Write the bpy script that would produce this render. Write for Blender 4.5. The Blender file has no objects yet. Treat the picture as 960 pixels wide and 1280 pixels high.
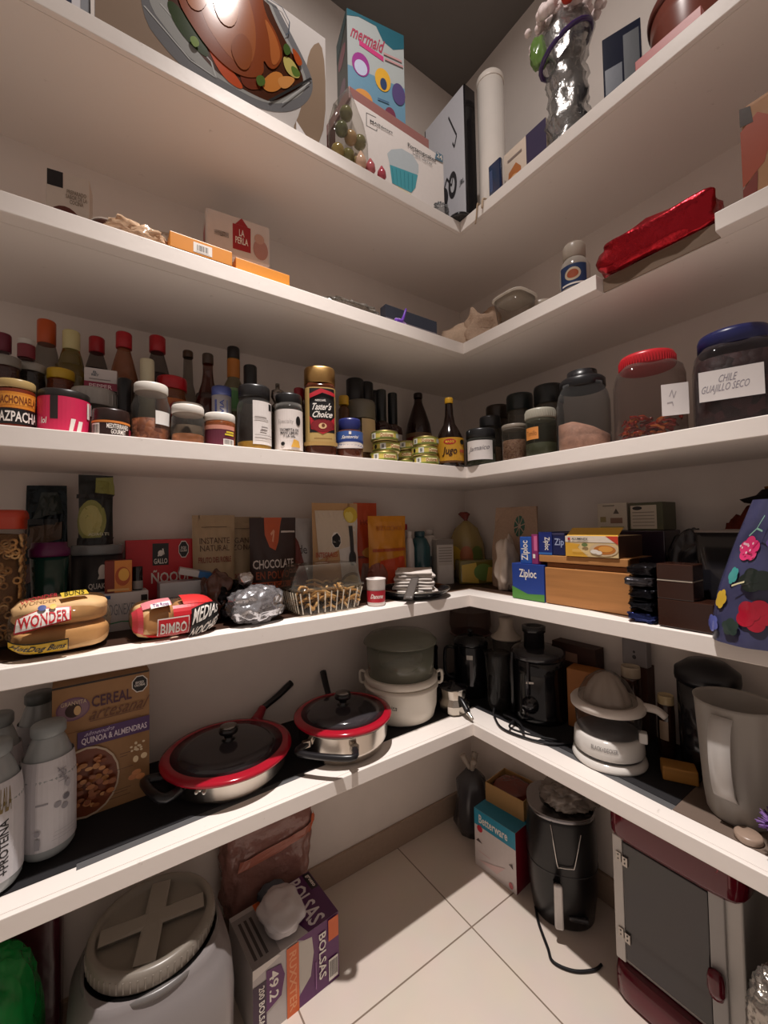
import bpy, bmesh, math, random
from mathutils import Vector, Matrix, noise
SC = bpy.context.scene
COL = SC.collection
PI = math.pi
# ------------------------------------------------------------------ camera
F = 513.4
CAM = Vector((-1.3102, -1.273, 1.19))
_y, _p, _r = math.radians(55.33), math.radians(1.864), math.radians(-1.101)
FW = Vector((math.cos(_y)*math.cos(_p), math.sin(_y)*math.cos(_p), math.sin(_p)))
_r0 = Vector((math.sin(_y), -math.cos(_y), 0)); _u0 = _r0.cross(FW)
RT = _r0*math.cos(_r) + _u0*math.sin(_r)
UP = -_r0*math.sin(_r) + _u0*math.cos(_r)
cd = bpy.data.cameras.new('camera'); cam = bpy.data.objects.new('camera', cd); COL.objects.link(cam)
cd.sensor_fit = 'VERTICAL'; cd.sensor_height = 36.0; cd.lens = F/1280*36; cd.clip_start = .02
M4 = Matrix((RT, UP, -FW)).transposed().to_4x4(); M4.translation = CAM
cam.matrix_world = M4
SC.camera = cam
# ------------------------------------------------------------------ world, lamp, exposure
w = bpy.data.worlds.new('room_air'); SC.world = w; w.use_nodes = True
w.node_tree.nodes['Background'].inputs[0].default_value = (1.0, .81, .71, 1)
w.node_tree.nodes['Background'].inputs[1].default_value = .17
# recessed ceiling downlight: a wide soft disc and the narrower beam of its reflector
for nm, kind, en in (('ceiling_downlight', 'AREA', 5.5), ('ceiling_downlight_beam', 'SPOT', 185)):
    ld = bpy.data.lights.new(nm, kind); ld.energy = en; ld.color = (1, .925, .88)
    if kind == 'AREA': ld.shape = 'DISK'; ld.size = .07
    else: ld.spot_size = math.radians(59); ld.spot_blend = 1.0; ld.shadow_soft_size = .022
    lo = bpy.data.objects.new(nm, ld); COL.objects.link(lo); lo.location = (-.97, -.80, 3.07)
SC.view_settings.view_transform = 'Standard'; SC.view_settings.look = 'None'
SC.view_settings.exposure = .71; SC.view_settings.gamma = 1; SC.view_settings.use_curve_mapping = False
# ------------------------------------------------------------------ placing
D = .36; TH = .036
S1, S2, S3, S4, S5 = .5715, .968, 1.369, 1.766, 2.162
CEIL = 3.11
def ray(px, py): return FW + RT*((px-480)/F) - UP*((py-640)/F)
def on(px, py, ax, val):
    d = ray(px, py); t = (val-CAM[ax])/d[ax]; return CAM + d*t
def PL(px, py, d): p = on(px, py, 1, -D+d); return p.x, p.y          # on left arm, d behind its front edge
def PR(px, py, d): p = on(px, py, 0, -D+d); return p.x, p.y
def PG(px, py, z): p = on(px, py, 2, z); return p.x, p.y              # on a horizontal surface
def place(side, px, py, d): return PL(px, py, d) if side == 'L' else PR(px, py, d)
def hz(P, py):
    d0 = Vector((P[0]-CAM.x, P[1]-CAM.y, 0)); k = 640-py
    return (k*d0.dot(FW) - F*d0.dot(UP))/(F*UP.z - k*FW.z) + CAM.z
def rad(P, wpx):
    dx, dy = P[0]-CAM.x, P[1]-CAM.y
    z = dx*math.cos(_y)+dy*math.sin(_y); c = z/math.hypot(dx, dy)
    return wpx/2*z*c/F
def face(P): return math.atan2(CAM.y-P[1], CAM.x-P[0]) + PI/2
RZ = {'L': 0.0, 'R': -PI/2}
# ------------------------------------------------------------------ materials
def lin(h):
    h = h.lstrip('#'); c = [int(h[i:i+2], 16)/255 for i in (0, 2, 4)]
    return tuple(x/12.92 if x <= .04045 else ((x+.055)/1.055)**2.4 for x in c) + (1,)
_mc = {}
KIND = {  # roughness, metallic, specular, bump scale, bump strength, colour variation
 'card': (.55, 0, .4, 60, .04, .05), 'print': (.4, 0, .5, 80, .02, .03), 'plastic': (.32, 0, .5, 30, .02, .03),
 'gloss': (.12, 0, .6, 20, .01, .02), 'matte': (.8, 0, .2, 90, .08, .08), 'metal': (.22, 1, .5, 40, .02, .03),
 'brushed': (.38, 1, .5, 120, .05, .05), 'cloth': (.9, 0, .1, 160, .5, .12), 'foil': (.24, .85, .5, 34, 1.0, .1),
 'bag': (.25, 0, .6, 16, .6, .08), 'wood': (.5, 0, .3, 18, .15, .25), 'food': (.6, 0, .3, 70, .5, .3),
 'bread': (.6, 0, .3, 25, .3, .2), 'paint': (.5, 0, .3, 14, .06, .035), 'rubber': (.6, 0, .3, 50, .05, .04)}
def M(c, k='print'):
    key = (c, k)
    if key in _mc: return _mc[key]
    m = bpy.data.materials.new(k+'_'+c.strip('#')); m.use_nodes = True; nt = m.node_tree
    N = nt.nodes; Lk = nt.links; b = N['Principled BSDF']
    ro, me, sp, bs, bst, cv = KIND[k]
    col = lin(c)
    tc = N.new('ShaderNodeTexCoord'); no = N.new('ShaderNodeTexNoise'); no.inputs['Scale'].default_value = bs
    no.inputs['Detail'].default_value = 3
    src = tc.outputs['Object']
    if k == 'wood':
        mp = N.new('ShaderNodeMapping'); mp.inputs['Scale'].default_value = (.25, .25, 3.2); Lk.new(src, mp.inputs[0]); src = mp.outputs[0]
    Lk.new(src, no.inputs['Vector'])
    mx = N.new('ShaderNodeMix'); mx.data_type = 'RGBA'
    mx.inputs['A'].default_value = tuple(max(0, x*(1-cv*1.6)) for x in col[:3])+(1,)
    mx.inputs['B'].default_value = tuple(min(1, x*(1+cv)) for x in col[:3])+(1,)
    Lk.new(no.outputs['Fac'], mx.inputs['Factor']); Lk.new(mx.outputs['Result'], b.inputs['Base Color'])
    bp = N.new('ShaderNodeBump'); bp.inputs['Strength'].default_value = bst; bp.inputs['Distance'].default_value = .004
    Lk.new(no.outputs['Fac'], bp.inputs['Height']); Lk.new(bp.outputs[0], b.inputs['Normal'])
    b.inputs['Roughness'].default_value = ro; b.inputs['Metallic'].default_value = me
    b.inputs['Specular IOR Level'].default_value = sp
    _mc[key] = m; return m
def GL(c='#dde0dc', a=.25, ro=.06, bump=0.0):
    """clear or frosted plastic / glass: see-through by the share (1-a)"""
    key = ('gl', c, a, ro, bump)
    if key in _mc: return _mc[key]
    m = bpy.data.materials.new('clear_'+c.strip('#')); m.use_nodes = True; nt = m.node_tree; N = nt.nodes; Lk = nt.links
    b = N['Principled BSDF']; c3 = lin(c); b.inputs['Base Color'].default_value = c3 if a >= .5 else tuple(x*.3 for x in c3[:3])+(1,); b.inputs['Roughness'].default_value = ro
    b.inputs['Specular IOR Level'].default_value = .8
    tr = N.new('ShaderNodeBsdfTransparent'); c2 = lin(c); tr.inputs[0].default_value = tuple(.5+.5*x for x in c2[:3])+(1,)
    lw0 = N.new('ShaderNodeLayerWeight'); lw0.inputs[0].default_value = .5
    lw = N.new('ShaderNodeMath'); lw.operation = 'POWER'; lw.inputs[1].default_value = 2.6; Lk.new(lw0.outputs['Facing'], lw.inputs[0])
    mr = N.new('ShaderNodeMapRange'); mr.inputs['To Min'].default_value = a*.55 if a < .5 else a; mr.inputs['To Max'].default_value = min(1, a+.5)
    Lk.new(lw.outputs[0], mr.inputs['Value'])
    ms = N.new('ShaderNodeMixShader'); Lk.new(mr.outputs[0], ms.inputs[0]); Lk.new(tr.outputs[0], ms.inputs[1]); Lk.new(b.outputs[0], ms.inputs[2])
    if bump:
        tc = N.new('ShaderNodeTexCoord'); no = N.new('ShaderNodeTexNoise'); no.inputs['Scale'].default_value = 22; no.inputs['Detail'].default_value = 3
        bp = N.new('ShaderNodeBump'); bp.inputs['Strength'].default_value = bump; bp.inputs['Distance'].default_value = .01
        Lk.new(tc.outputs['Object'], no.inputs['Vector']); Lk.new(no.outputs['Fac'], bp.inputs['Height']); Lk.new(bp.outputs[0], b.inputs['Normal'])
    Lk.new(ms.outputs[0], N['Material Output'].inputs[0]); _mc[key] = m; return m
def GR(c1, c2, s=120, bump=.8):
    """grainy contents: cells between two colours"""
    key = ('gr', c1, c2, s)
    if key in _mc: return _mc[key]
    m = bpy.data.materials.new('grain_'+c1.strip('#')); m.use_nodes = True; nt = m.node_tree; N = nt.nodes; Lk = nt.links
    b = N['Principled BSDF']; b.inputs['Roughness'].default_value = .6
    tc = N.new('ShaderNodeTexCoord'); vo = N.new('ShaderNodeTexVoronoi'); vo.inputs['Scale'].default_value = s
    Lk.new(tc.outputs['Object'], vo.inputs['Vector'])
    sx = N.new('ShaderNodeSeparateColor'); Lk.new(vo.outputs['Color'], sx.inputs[0])
    mx = N.new('ShaderNodeMix'); mx.data_type = 'RGBA'; mx.inputs['A'].default_value = lin(c1); mx.inputs['B'].default_value = lin(c2)
    Lk.new(sx.outputs[0], mx.inputs['Factor']); Lk.new(mx.outputs['Result'], b.inputs['Base Color'])
    bp = N.new('ShaderNodeBump'); bp.inputs['Strength'].default_value = bump; bp.inputs['Distance'].default_value = .003; bp.invert = True
    Lk.new(vo.outputs['Distance'], bp.inputs['Height']); Lk.new(bp.outputs[0], b.inputs['Normal'])
    _mc[key] = m; return m
WHT = '#ebe4dc'; BLK = '#151314'
# ------------------------------------------------------------------ text glyph cache, normalised to a unit box
_tc = {}
def glyphs(s, bold=True):
    if (s, bold) in _tc: return _tc[(s, bold)]
    cu = bpy.data.curves.new('t', 'FONT'); cu.body = s; cu.resolution_u = 2; cu.space_line = .85; cu.align_x = 'CENTER'
    if bold: cu.offset = .018
    ob = bpy.data.objects.new('t', cu); COL.objects.link(ob)
    bpy.context.view_layer.update()
    me = bpy.data.meshes.new_from_object(ob.evaluated_get(bpy.context.evaluated_depsgraph_get()))
    vs = [v.co.copy() for v in me.vertices]; fs = [tuple(p.vertices) for p in me.polygons]
    x0 = min(v.x for v in vs); x1 = max(v.x for v in vs); y0 = min(v.y for v in vs); y1 = max(v.y for v in vs)
    vs = [((v.x-x0)/max(1e-6, x1-x0), (v.y-y0)/max(1e-6, y1-y0)) for v in vs]
    bpy.data.objects.remove(ob); bpy.data.curves.remove(cu); bpy.data.meshes.remove(me)
    _tc[(s, bold)] = (vs, fs); return vs, fs
# ------------------------------------------------------------------ surfaces for printing: f(u,v) with u,v in 0..1
class Surf:
    def __init__(s, f, nu=1, nv=1): s.f = f; s.nu = nu; s.nv = nv
    def at(s, u, v, l):
        e = 1e-3; p = s.f(u, v); n = (s.f(u+e, v)-s.f(u-e, v)).cross(s.f(u, v+e)-s.f(u, v-e))
        return p + n.normalized()*l if n.length > 0 else p
def flat(o, ux, uy): o, ux, uy = Vector(o), Vector(ux), Vector(uy); return Surf(lambda u, v: o+ux*u+uy*v)
def cyl(r, z0, z1, a0, a1, r1=None):
    r1 = r if r1 is None else r1
    def f(u, v):
        a = math.radians(a0+(a1-a0)*u); rr = r+(r1-r)*v
        return Vector((rr*math.sin(a), -rr*math.cos(a), z0+(z1-z0)*v))
    return Surf(f, max(2, int(abs(a1-a0)/9)), 1)
class MB:
    def __init__(s): s.v = []; s.f = []; s.mi = []; s.mats = []; s.sm = []
    def m(s, mat):
        if mat not in s.mats: s.mats.append(mat)
        return s.mats.index(mat)
    def add(s, vs, fs, mat, smooth=False):
        b = len(s.v); s.v += [tuple(v) for v in vs]; i = s.m(mat)
        for f in fs: s.f.append(tuple(b+k for k in f)); s.mi.append(i); s.sm.append(smooth)
        return s
    def box(s, x0, x1, y0, y1, z0, z1, mat, mats=None):
        vs = [(x, y, z) for z in (z0, z1) for y in (y0, y1) for x in (x0, x1)]
        fs = [(0, 2, 3, 1), (4, 5, 7, 6), (0, 1, 5, 4), (3, 2, 6, 7), (1, 3, 7, 5), (2, 0, 4, 6)]  # bottom top front back right left
        b = len(s.v); s.v += vs
        for k, f in enumerate(fs):
            s.f.append(tuple(b+i for i in f)); s.mi.append(s.m((mats or {}).get(k, mat))); s.sm.append(False)
        return s
    def lathe(s, prof, mat, seg=32, n=2, c=(0, 0), sx=1, sy=1, jit=None, a0=0, arc=360, smooth=True):
        vs = []; fs = []; full = arc >= 360; K = seg if full else seg+1
        for (r, z) in prof:
            for i in range(K):
                a = math.radians(a0+arc*i/seg); ca, sa = math.cos(a), math.sin(a)
                k = (abs(ca)**n+abs(sa)**n)**(-1/n) if n != 2 else 1
                x, y, zz = r*k*ca*sx, r*k*sa*sy, z
                if jit: x, y, zz = jit(x, y, zz)
                vs.append((c[0]+x, c[1]+y, zz))
        for j in range(len(prof)-1):
            for i in range(seg):
                i2 = (i+1) % K if full else i+1
                fs.append((j*K+i, j*K+i2, (j+1)*K+i2, (j+1)*K+i))
        s.add(vs, fs, mat, smooth)
        if full:
            b = len(s.v)-len(vs)
            if prof[0][0] > 1e-5: s.f.append(tuple(b+K-1-i for i in range(K))); s.mi.append(s.m(mat)); s.sm.append(False)
            if prof[-1][0] > 1e-5: s.f.append(tuple(b+(len(prof)-1)*K+i for i in range(K))); s.mi.append(s.m(mat)); s.sm.append(False)
        return s
    def tube(s, pts, r, mat, seg=8, closed=False, sub=0):
        P = [Vector(p) for p in pts]
        if sub:
            Q = []; n = len(P)
            for i in range(n if closed else n-1):
                p0 = P[(i-1) % n] if (closed or i > 0) else P[i]; p1 = P[i]; p2 = P[(i+1) % n]
                p3 = P[(i+2) % n] if (closed or i+2 < n) else p2
                for k in range(sub):
                    t = k/sub; Q.append(.5*((2*p1)+(p2-p0)*t+(2*p0-5*p1+4*p2-p3)*t*t+(3*p1-p0-3*p2+p3)*t**3))
            if not closed: Q.append(P[-1])
            P = Q
        n = len(P); R = r if isinstance(r, (list, tuple)) else None
        vs = []; fs = []; nrm = None
        for i, p in enumerate(P):
            t = (P[(i+1) % n]-P[i-1]) if closed else (P[min(i+1, n-1)]-P[max(i-1, 0)])
            t.normalize()
            if nrm is None: nrm = t.orthogonal().normalized()
            nrm = (nrm-t*nrm.dot(t)).normalized(); bn = t.cross(nrm)
            rr = R[0]+(R[1]-R[0])*i/(n-1) if R else r
            for k in range(seg):
                a = 2*PI*k/seg; vs.append(p+nrm*(rr*math.cos(a))+bn*(rr*math.sin(a)))
        for i in range(n if closed else n-1):
            for k in range(seg):
                j = (i+1) % n; fs.append((i*seg+k, i*seg+(k+1) % seg, j*seg+(k+1) % seg, j*seg+k))
        if not closed: fs += [tuple(range(seg-1, -1, -1)), tuple((n-1)*seg+k for k in range(seg))]
        return s.add(vs, fs, mat, True)
    def grid(s, f, nu, nv, mat, smooth=True):
        vs = [f(i/nu, j/nv) for j in range(nv+1) for i in range(nu+1)]
        fs = [(j*(nu+1)+i, j*(nu+1)+i+1, (j+1)*(nu+1)+i+1, (j+1)*(nu+1)+i) for j in range(nv) for i in range(nu)]
        return s.add(vs, fs, mat, smooth)
    def patch(s, S, q, mt, l):
        """a filled outline; on curved surfaces it is cut into rings so that it follows the curve"""
        if S.nu <= 1: return s.add([S.at(a, b, l) for a, b in q], [tuple(range(len(q)))], mt)
        e = []
        for (a, b), (c, d) in zip(q, q[1:]+q[:1]):
            k = max(1, int(max(abs(c-a)*S.nu, abs(d-b)*max(S.nv, 2))*1.2)); e += [(a+(c-a)*i/k, b+(d-b)*i/k) for i in range(k)]
        n = len(e); ca = sum(a for a, b in e)/n; cb = sum(b for a, b in e)/n
        R = 5 if max(a for a, b in e)-min(a for a, b in e) > .15 else 2
        vs = [S.at(ca, cb, l)]+[S.at(ca+(a-ca)*r/R, cb+(b-cb)*r/R, l) for r in range(1, R+1) for a, b in e]; fs = []
        for i in range(n):
            j = (i+1) % n; fs.append((0, 1+i, 1+j))
            for r in range(R-1): fs.append((1+r*n+i, 1+(r+1)*n+i, 1+(r+1)*n+j, 1+r*n+j))
        return s.add(vs, fs, mt)
    def draw(s, S, ops, l0=.0004, dl=.00025):
        """print shapes on a surface: r rect, e ellipse, p polygon, t text, bar barcode, oct warning seal, ln stroke"""
        l = l0
        for op in ops:
            k = op[0]
            if k == 'r':
                _, u0, v0, u1, v1, mt = op; nu = max(1, round(S.nu*abs(u1-u0)+.4)) if S.nu > 1 else 1; nv = max(1, round(S.nv*abs(v1-v0)+.4)) if S.nv > 1 else 1
                s.grid(lambda a, b: S.at(u0+(u1-u0)*a, v0+(v1-v0)*b, l), nu, nv, mt, False)
            elif k == 'e':
                _, u, v, ru, rv, mt = op; n = 20
                s.patch(S, [(u+ru*math.cos(2*PI*i/n), v+rv*math.sin(2*PI*i/n)) for i in range(n)], mt, l)
            elif k == 'P':      # smooth outline
                q = op[1]
                for _i in range(2): q = [w_ for (a, b), (c, d) in zip(q, q[1:]+q[:1]) for w_ in ((a*.75+c*.25, b*.75+d*.25), (a*.25+c*.75, b*.25+d*.75))]
                s.patch(S, [(min(max(a, .002), .998), min(max(b, .002), .998)) for a, b in q], op[2], l)
            elif k == 'p': s.patch(S, list(op[1]), op[2], l)
            elif k == 't':
                _, txt, u0, v0, u1, v1, mt = op[:7]; o = op[7] if len(op) > 7 else ''
                vs, fs = glyphs(txt, 'n' not in o); out = []
                sk = op[8] if len(op) > 8 else 0
                for x, y in vs:
                    if 'i' in o: x = x+.12*y-.06
                    if 'l' in o: x, y = 1-y, x          # reads upward
                    if 'd' in o: x, y = y, 1-x          # reads downward
                    out.append((u0+(u1-u0)*x, v0+(v1-v0)*y+sk*(x-.5)))
                if S.nu <= 1: s.add([S.at(a, b, l) for a, b in out], fs, mt)
                else:          # cut long triangles so that the letters follow the curved surface
                    tri = [(out[f[0]], out[f[i]], out[f[i+1]]) for f in fs for i in range(1, len(f)-1)]; fin = []; lim = 1.1/S.nu
                    while tri:
                        a, b, c = tri.pop()
                        if max(a[0], b[0], c[0])-min(a[0], b[0], c[0]) > lim or max(a[1], b[1], c[1])-min(a[1], b[1], c[1]) > lim*3:
                            d, e, f_ = [((p[0]+q[0])/2, (p[1]+q[1])/2) for p, q in ((a, b), (b, c), (c, a))]
                            tri += [(a, d, f_), (d, b, e), (f_, e, c), (d, e, f_)]
                        else: fin.append((a, b, c))
                    s.add([S.at(p[0], p[1], l) for t3 in fin for p in t3], [(3*i, 3*i+1, 3*i+2) for i in range(len(fin))], mt)
            elif k == 'bar':
                _, u0, v0, u1, v1 = op[:5]; s.draw(S, [('r', u0, v0, u1, v1, M(WHT))], l)
                rr = random.Random(int(u0*997)); u = u0+(u1-u0)*.08
                while u < u1-(u1-u0)*.1:
                    a = (u1-u0)*rr.choice((.02, .035, .05)); s.draw(S, [('r', u, v0+(v1-v0)*.15, u+a, v1-(v1-v0)*.1, M(BLK))], l+.0002); u += a+(u1-u0)*rr.choice((.03, .045))
            elif k == 'oct':
                _, u, v, ru, rv = op[:5]
                for q, mt, dz in ((1.12, M(WHT), 0), (1, M(BLK), .0002)):
                    s.add([S.at(u+ru*q*math.cos(PI/8+PI*i/4), v+rv*q*math.sin(PI/8+PI*i/4), l+dz) for i in range(8)], [tuple(range(8))], mt)
                s.draw(S, [('t', 'EXCESO\nCALORÍAS', u-ru*.7, v-rv*.3, u+ru*.7, v+rv*.35, M(WHT))], l+.0004)
            elif k == 'ln':
                _, pts, wd, mt = op
                for (a, b), (c, d) in zip(pts[:-1], pts[1:]):
                    n = math.hypot(c-a, d-b) or 1; nx, ny = -(d-b)/n*wd/2, (c-a)/n*wd/2
                    s.add([S.at(a+nx, b+ny, l), S.at(a-nx, b-ny, l), S.at(c-nx, d-ny, l), S.at(c+nx, d+ny, l)], [(0, 1, 2, 3)], mt)
            l += dl
        return s
    def build(s, name, parent=None, bevel=0, sub=0, loc=None, rz=0, solid=0):
        me = bpy.data.meshes.new(name); me.from_pydata(s.v, [], s.f)
        for m in s.mats: me.materials.append(m)
        me.polygons.foreach_set('material_index', s.mi); me.polygons.foreach_set('use_smooth', s.sm); me.update()
        o = bpy.data.objects.new(name, me); COL.objects.link(o)
        if parent: o.parent = parent
        if loc is not None: o.location = loc; o.rotation_euler = (0, 0, rz)
        if solid: md = o.modifiers.new('s', 'SOLIDIFY'); md.thickness = solid; md.offset = 0
        if bevel: md = o.modifiers.new('b', 'BEVEL'); md.width = bevel; md.segments = 2; md.limit_method = 'ANGLE'; md.angle_limit = math.radians(40)
        if sub: md = o.modifiers.new('d', 'SUBSURF'); md.levels = md.render_levels = sub
        return o
def tag(o, label, cat, group=None):
    o['label'] = label; o['category'] = cat
    if group: o['group'] = group
    return o
def thing(name, label, cat, loc, rz=0, group=None, rot=None):
    o = bpy.data.objects.new(name, None); COL.objects.link(o); o.empty_display_size = .02
    o.location = loc; o.rotation_euler = rot or (0, 0, rz); return tag(o, label, cat, group)
def struct(mb, name, **k): o = mb.build(name, **k); o['kind'] = 'structure'; return o
W_ = lambda: M(WHT)
def lay(S_, pts): return [(a, b) for a, b in pts]
# ------------------------------------------------------------------ generic makers
def carton(name, label, cat, loc, w, d, h, mat, ops=(), rz=0, side=(), top=(), sidel=(), group=None, mats=None, rot=None, bevel=.0012, parts=()):
    """a printed box: front face looks to local -Y; side = right face, sidel = left face"""
    mb = MB().box(-w/2, w/2, 0, d, 0, h, mat, mats)
    mb.draw(flat((-w/2, 0, 0), (w, 0, 0), (0, 0, h)), ops)
    mb.draw(flat((w/2, 0, 0), (0, d, 0), (0, 0, h)), side)
    mb.draw(flat((-w/2, d, 0), (0, -d, 0), (0, 0, h)), sidel)
    mb.draw(flat((-w/2, 0, h), (w, 0, 0), (0, d, 0)), top)
    o = mb.build(name, bevel=bevel, loc=loc, rz=rz)
    if rot: o.rotation_euler = rot
    return tag(o, label, cat, group)
def pbox(side, xl, xr, yt, d, z0, dep, ym=None, h=None):
    """location, width and height of a box whose front stands d behind the shelf edge, from its outline"""
    ym = ym if ym is not None else 640
    a = place(side, xl, ym, d); b = place(side, xr, ym, d); c = ((a[0]+b[0])/2, (a[1]+b[1])/2)
    w = math.hypot(a[0]-b[0], a[1]-b[1]); h = h or hz(c, yt)-z0
    return (c[0], c[1], z0), w, h, RZ[side]
def jar(label, side, px, py, d, z0, wpx, yt, lid=('#222', .14, 1.0), glass=None, fill=None, lab=None, n=2, neck=.86, sh=.82, cat='jar', name='glass_jar', group='jars on the middle shelf', ribs=0, P=None, rz=None, foot=.92):
    P = P or place(side, px, py, d); r = rad(P, wpx); H = hz(P, yt)-z0; lh = H*lid[1]
    t = thing(name, label, cat, (P[0], P[1], z0), face(P) if rz is None else rz, group)
    g = glass or GL(); hb = H-lh
    pr = [(r*foot*.9, 0), (r*foot, .003), (r, H*.06), (r, hb*sh), (r*(neck+.1*(1-neck)), hb*(sh+.6*(1-sh))), (r*neck, hb*.96), (r*neck, hb)]
    MB().lathe(pr, g, n=n).build('jar_body', t)
    lr = r*lid[2]; lm = M(lid[0], 'plastic')
    m = MB().lathe([(lr*.97, hb-.001), (lr, hb+.001), (lr, H-lh*.18), (lr*.95, H-lh*.03), (lr*.88, H-lh*.03), (lr*.86, H-lh*.1), (0, H-lh*.1)], lm, n=n)
    if ribs:
        for i in range(ribs):
            a = 2*PI*i/ribs; m.box(lr*math.cos(a)-.0008, lr*math.cos(a)+.0008, lr*math.sin(a)-.0008, lr*math.sin(a)+.0008, hb+.002, H-lh*.25, lm)
    m.build('lid', t)
    if fill:
        rf = r*.95; hf = hb*fill[1]; rs = random.Random(px)
        cp = [(rf*foot, .003), (rf, H*.07), (rf, min(hf, hb*sh)), (rf*.5, hf*1.04), (0, hf*1.02)] if fill[1] < .95 else [(rf*foot, .003), (rf, H*.07), (rf, hb*sh), (rf*neck, hb*.97), (0, hb*.97)]
        MB().lathe(cp, fill[0], n=n).build('contents', t)
    if lab:
        v0, v1, a0, a1, mt, ops = lab
        if n == 2:
            S = cyl(r*1.002, H*v0, H*v1, a0, a1)
        else:
            k = r*1.004; S = flat((k*math.sin(math.radians(a0)), -k, H*v0), (k*(math.sin(math.radians(a1))-math.sin(math.radians(a0))), 0, 0), (0, 0, H*(v1-v0)))
        MB().draw(S, [('r', 0, 0, 1, 1, mt)]+list(ops), l0=.0006, dl=.0003).build('paper_label', t)
    return t
def bottle(label, side, px, py, d, z0, wpx, yt, prof, mat, cap=None, fill=None, lab=None, cat='bottle', name='sauce_bottle', group=None, P=None, n=2, rz=None):
    """prof: (radius share, height share); cap: (colour, first height share, radius share)"""
    P = P or place(side, px, py, d); r = rad(P, wpx); H = hz(P, yt)-z0
    if name == 'sauce_bottle': group = 'bottles behind the jars on the middle shelf' if z0 > 1.2 else 'bottles behind the napkins'
    t = thing(name, label, cat, (P[0], P[1], z0), face(P) if rz is None else rz, group)
    MB().lathe([(a*r, b*H) for a, b in prof], mat, n=n).build('bottle_body', t)
    if cap:
        c = cap; cr = c[2]*r; h0 = c[1]*H
        MB().lathe([(cr*.97, h0), (cr, h0+.001), (cr, H-.003), (cr*.9, H), (0, H)], M(c[0], 'plastic') if isinstance(c[0], str) else c[0]).build('cap', t)
    if fill:
        fp = [(a*r*.95, max(b*H, .002)) for a, b in prof if b <= fill[1]]
        fp.append((fp[-1][0]*.98, fill[1]*H)); fp.append((0, fill[1]*H))
        MB().lathe(fp, fill[0], n=n).build('contents', t)
    for L in (lab or []):
        v0, v1, a0, a1, rr, mt, ops = L
        MB().draw(cyl(r*rr, H*v0, H*v1, a0, a1), [('r', 0, 0, 1, 1, mt)]+list(ops), l0=.0006, dl=.0003).build('paper_label', t)
    return t
def pouch_surf(w, h, t, seed=0, wr=.003, top=.92, taper=0, lean=0):
    def base(u, v, sgn):
        uu, vv = min(max(u, 0), 1), min(max(v, 0), 1)
        b = max(0.0, math.sin(PI*uu))**.55*max(0.0, 1-(max(0, (vv)/top))**2.6 if vv < top else 0)
        k = noise.noise(Vector((u*4+seed, v*4, seed*1.7)))*wr*1.6 + noise.noise(Vector((u*11, v*9+seed, 3)))*wr*.6
        ww = w*(1-taper*vv)*(1-.03*(1-abs(2*vv-1)))
        y = sgn*(t/2*b) + lean*vv + k*(1 if b > .02 else .3)
        return Vector(((u-.5)*ww, y, v*h))
    return base
def pouch(name, label, cat, loc, w, h, t, mat, ops=(), rz=0, seed=0, wr=.003, group=None, taper=0, lean=0, seal=None, rot=None, back=None):
    b = pouch_surf(w, h, t, seed, wr, taper=taper, lean=lean)
    mb = MB().grid(lambda u, v: b(u, v, -1), 22, 26, mat).grid(lambda u, v: b(1-u, v, 1), 22, 26, back or mat)
    S = Surf(lambda u, v: b(u, v, -1), 14, 14)
    mb.draw(S, list(ops), l0=.0018, dl=.0005)
    if seal: mb.draw(S, [('r', .0, .94, 1, 1, seal)], l0=.001)
    o = mb.build(name, loc=loc, rz=rz)
    if rot: o.rotation_euler = rot
    return tag(o, label, cat, group)
def blob_fn(w, d, h, seed=0, amp=.15, fr=3, e=2.6, sharp=False):
    """lumpy closed shape resting on z=0"""
    def f(u, v):
        a = 2*PI*u; b = PI*(v-.5); cb = abs(math.cos(b))**(2/e); sb = math.copysign(abs(math.sin(b))**(2/e), b)
        ca = math.copysign(abs(math.cos(a))**(2/e), math.cos(a)); sa = math.copysign(abs(math.sin(a))**(2/e), math.sin(a))
        p = Vector((ca*cb, sa*cb, sb))
        q = p.normalized()*fr + Vector((seed*3.1, seed*1.3, seed))
        k = noise.noise(q)
        if sharp: k = (1-2*abs(noise.noise(q)))*.6 + (1-2*abs(noise.noise(q*2.3)))*.4 - .4
        k = 1+amp*k*2
        return Vector((p.x*w/2*k, p.y*d/2*k, max(0, h/2+p.z*h/2*k)))
    return f
def blob(mb, w, d, h, mat, seed=0, amp=.15, fr=3, e=2.6, c=(0, 0, 0), nu=36, nv=20, sharp=False):
    f = blob_fn(w, d, h, seed, amp, fr, e, sharp); C = Vector(c)
    return mb.grid(lambda u, v: f(u % 1.0 if u < 1 else 0, v)+C, nu, nv, mat)
def lump(name, label, cat, loc, w, d, h, mat, rz=0, group=None, **k):
    o = blob(MB(), w, d, h, mat, **k).build(name, loc=loc, rz=rz); return tag(o, label, cat, group)
# ================================================================== ROOM
XW, YW = -2.9, -2.4
wall = M('#e6dcd4', 'paint')
def wall_box(name, x0, x1, y0, y1, z0, z1, mt=wall): struct(MB().box(x0, x1, y0, y1, z0, z1, mt), name)
wall_box('wall_left', XW, 0, 0, .1, 0, CEIL)
wall_box('wall_right', 0, .1, YW, .1, 0, CEIL)
wall_box('ceiling', XW, .1, YW, .1, CEIL, CEIL+.1, M('#77736f', 'paint'))
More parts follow.
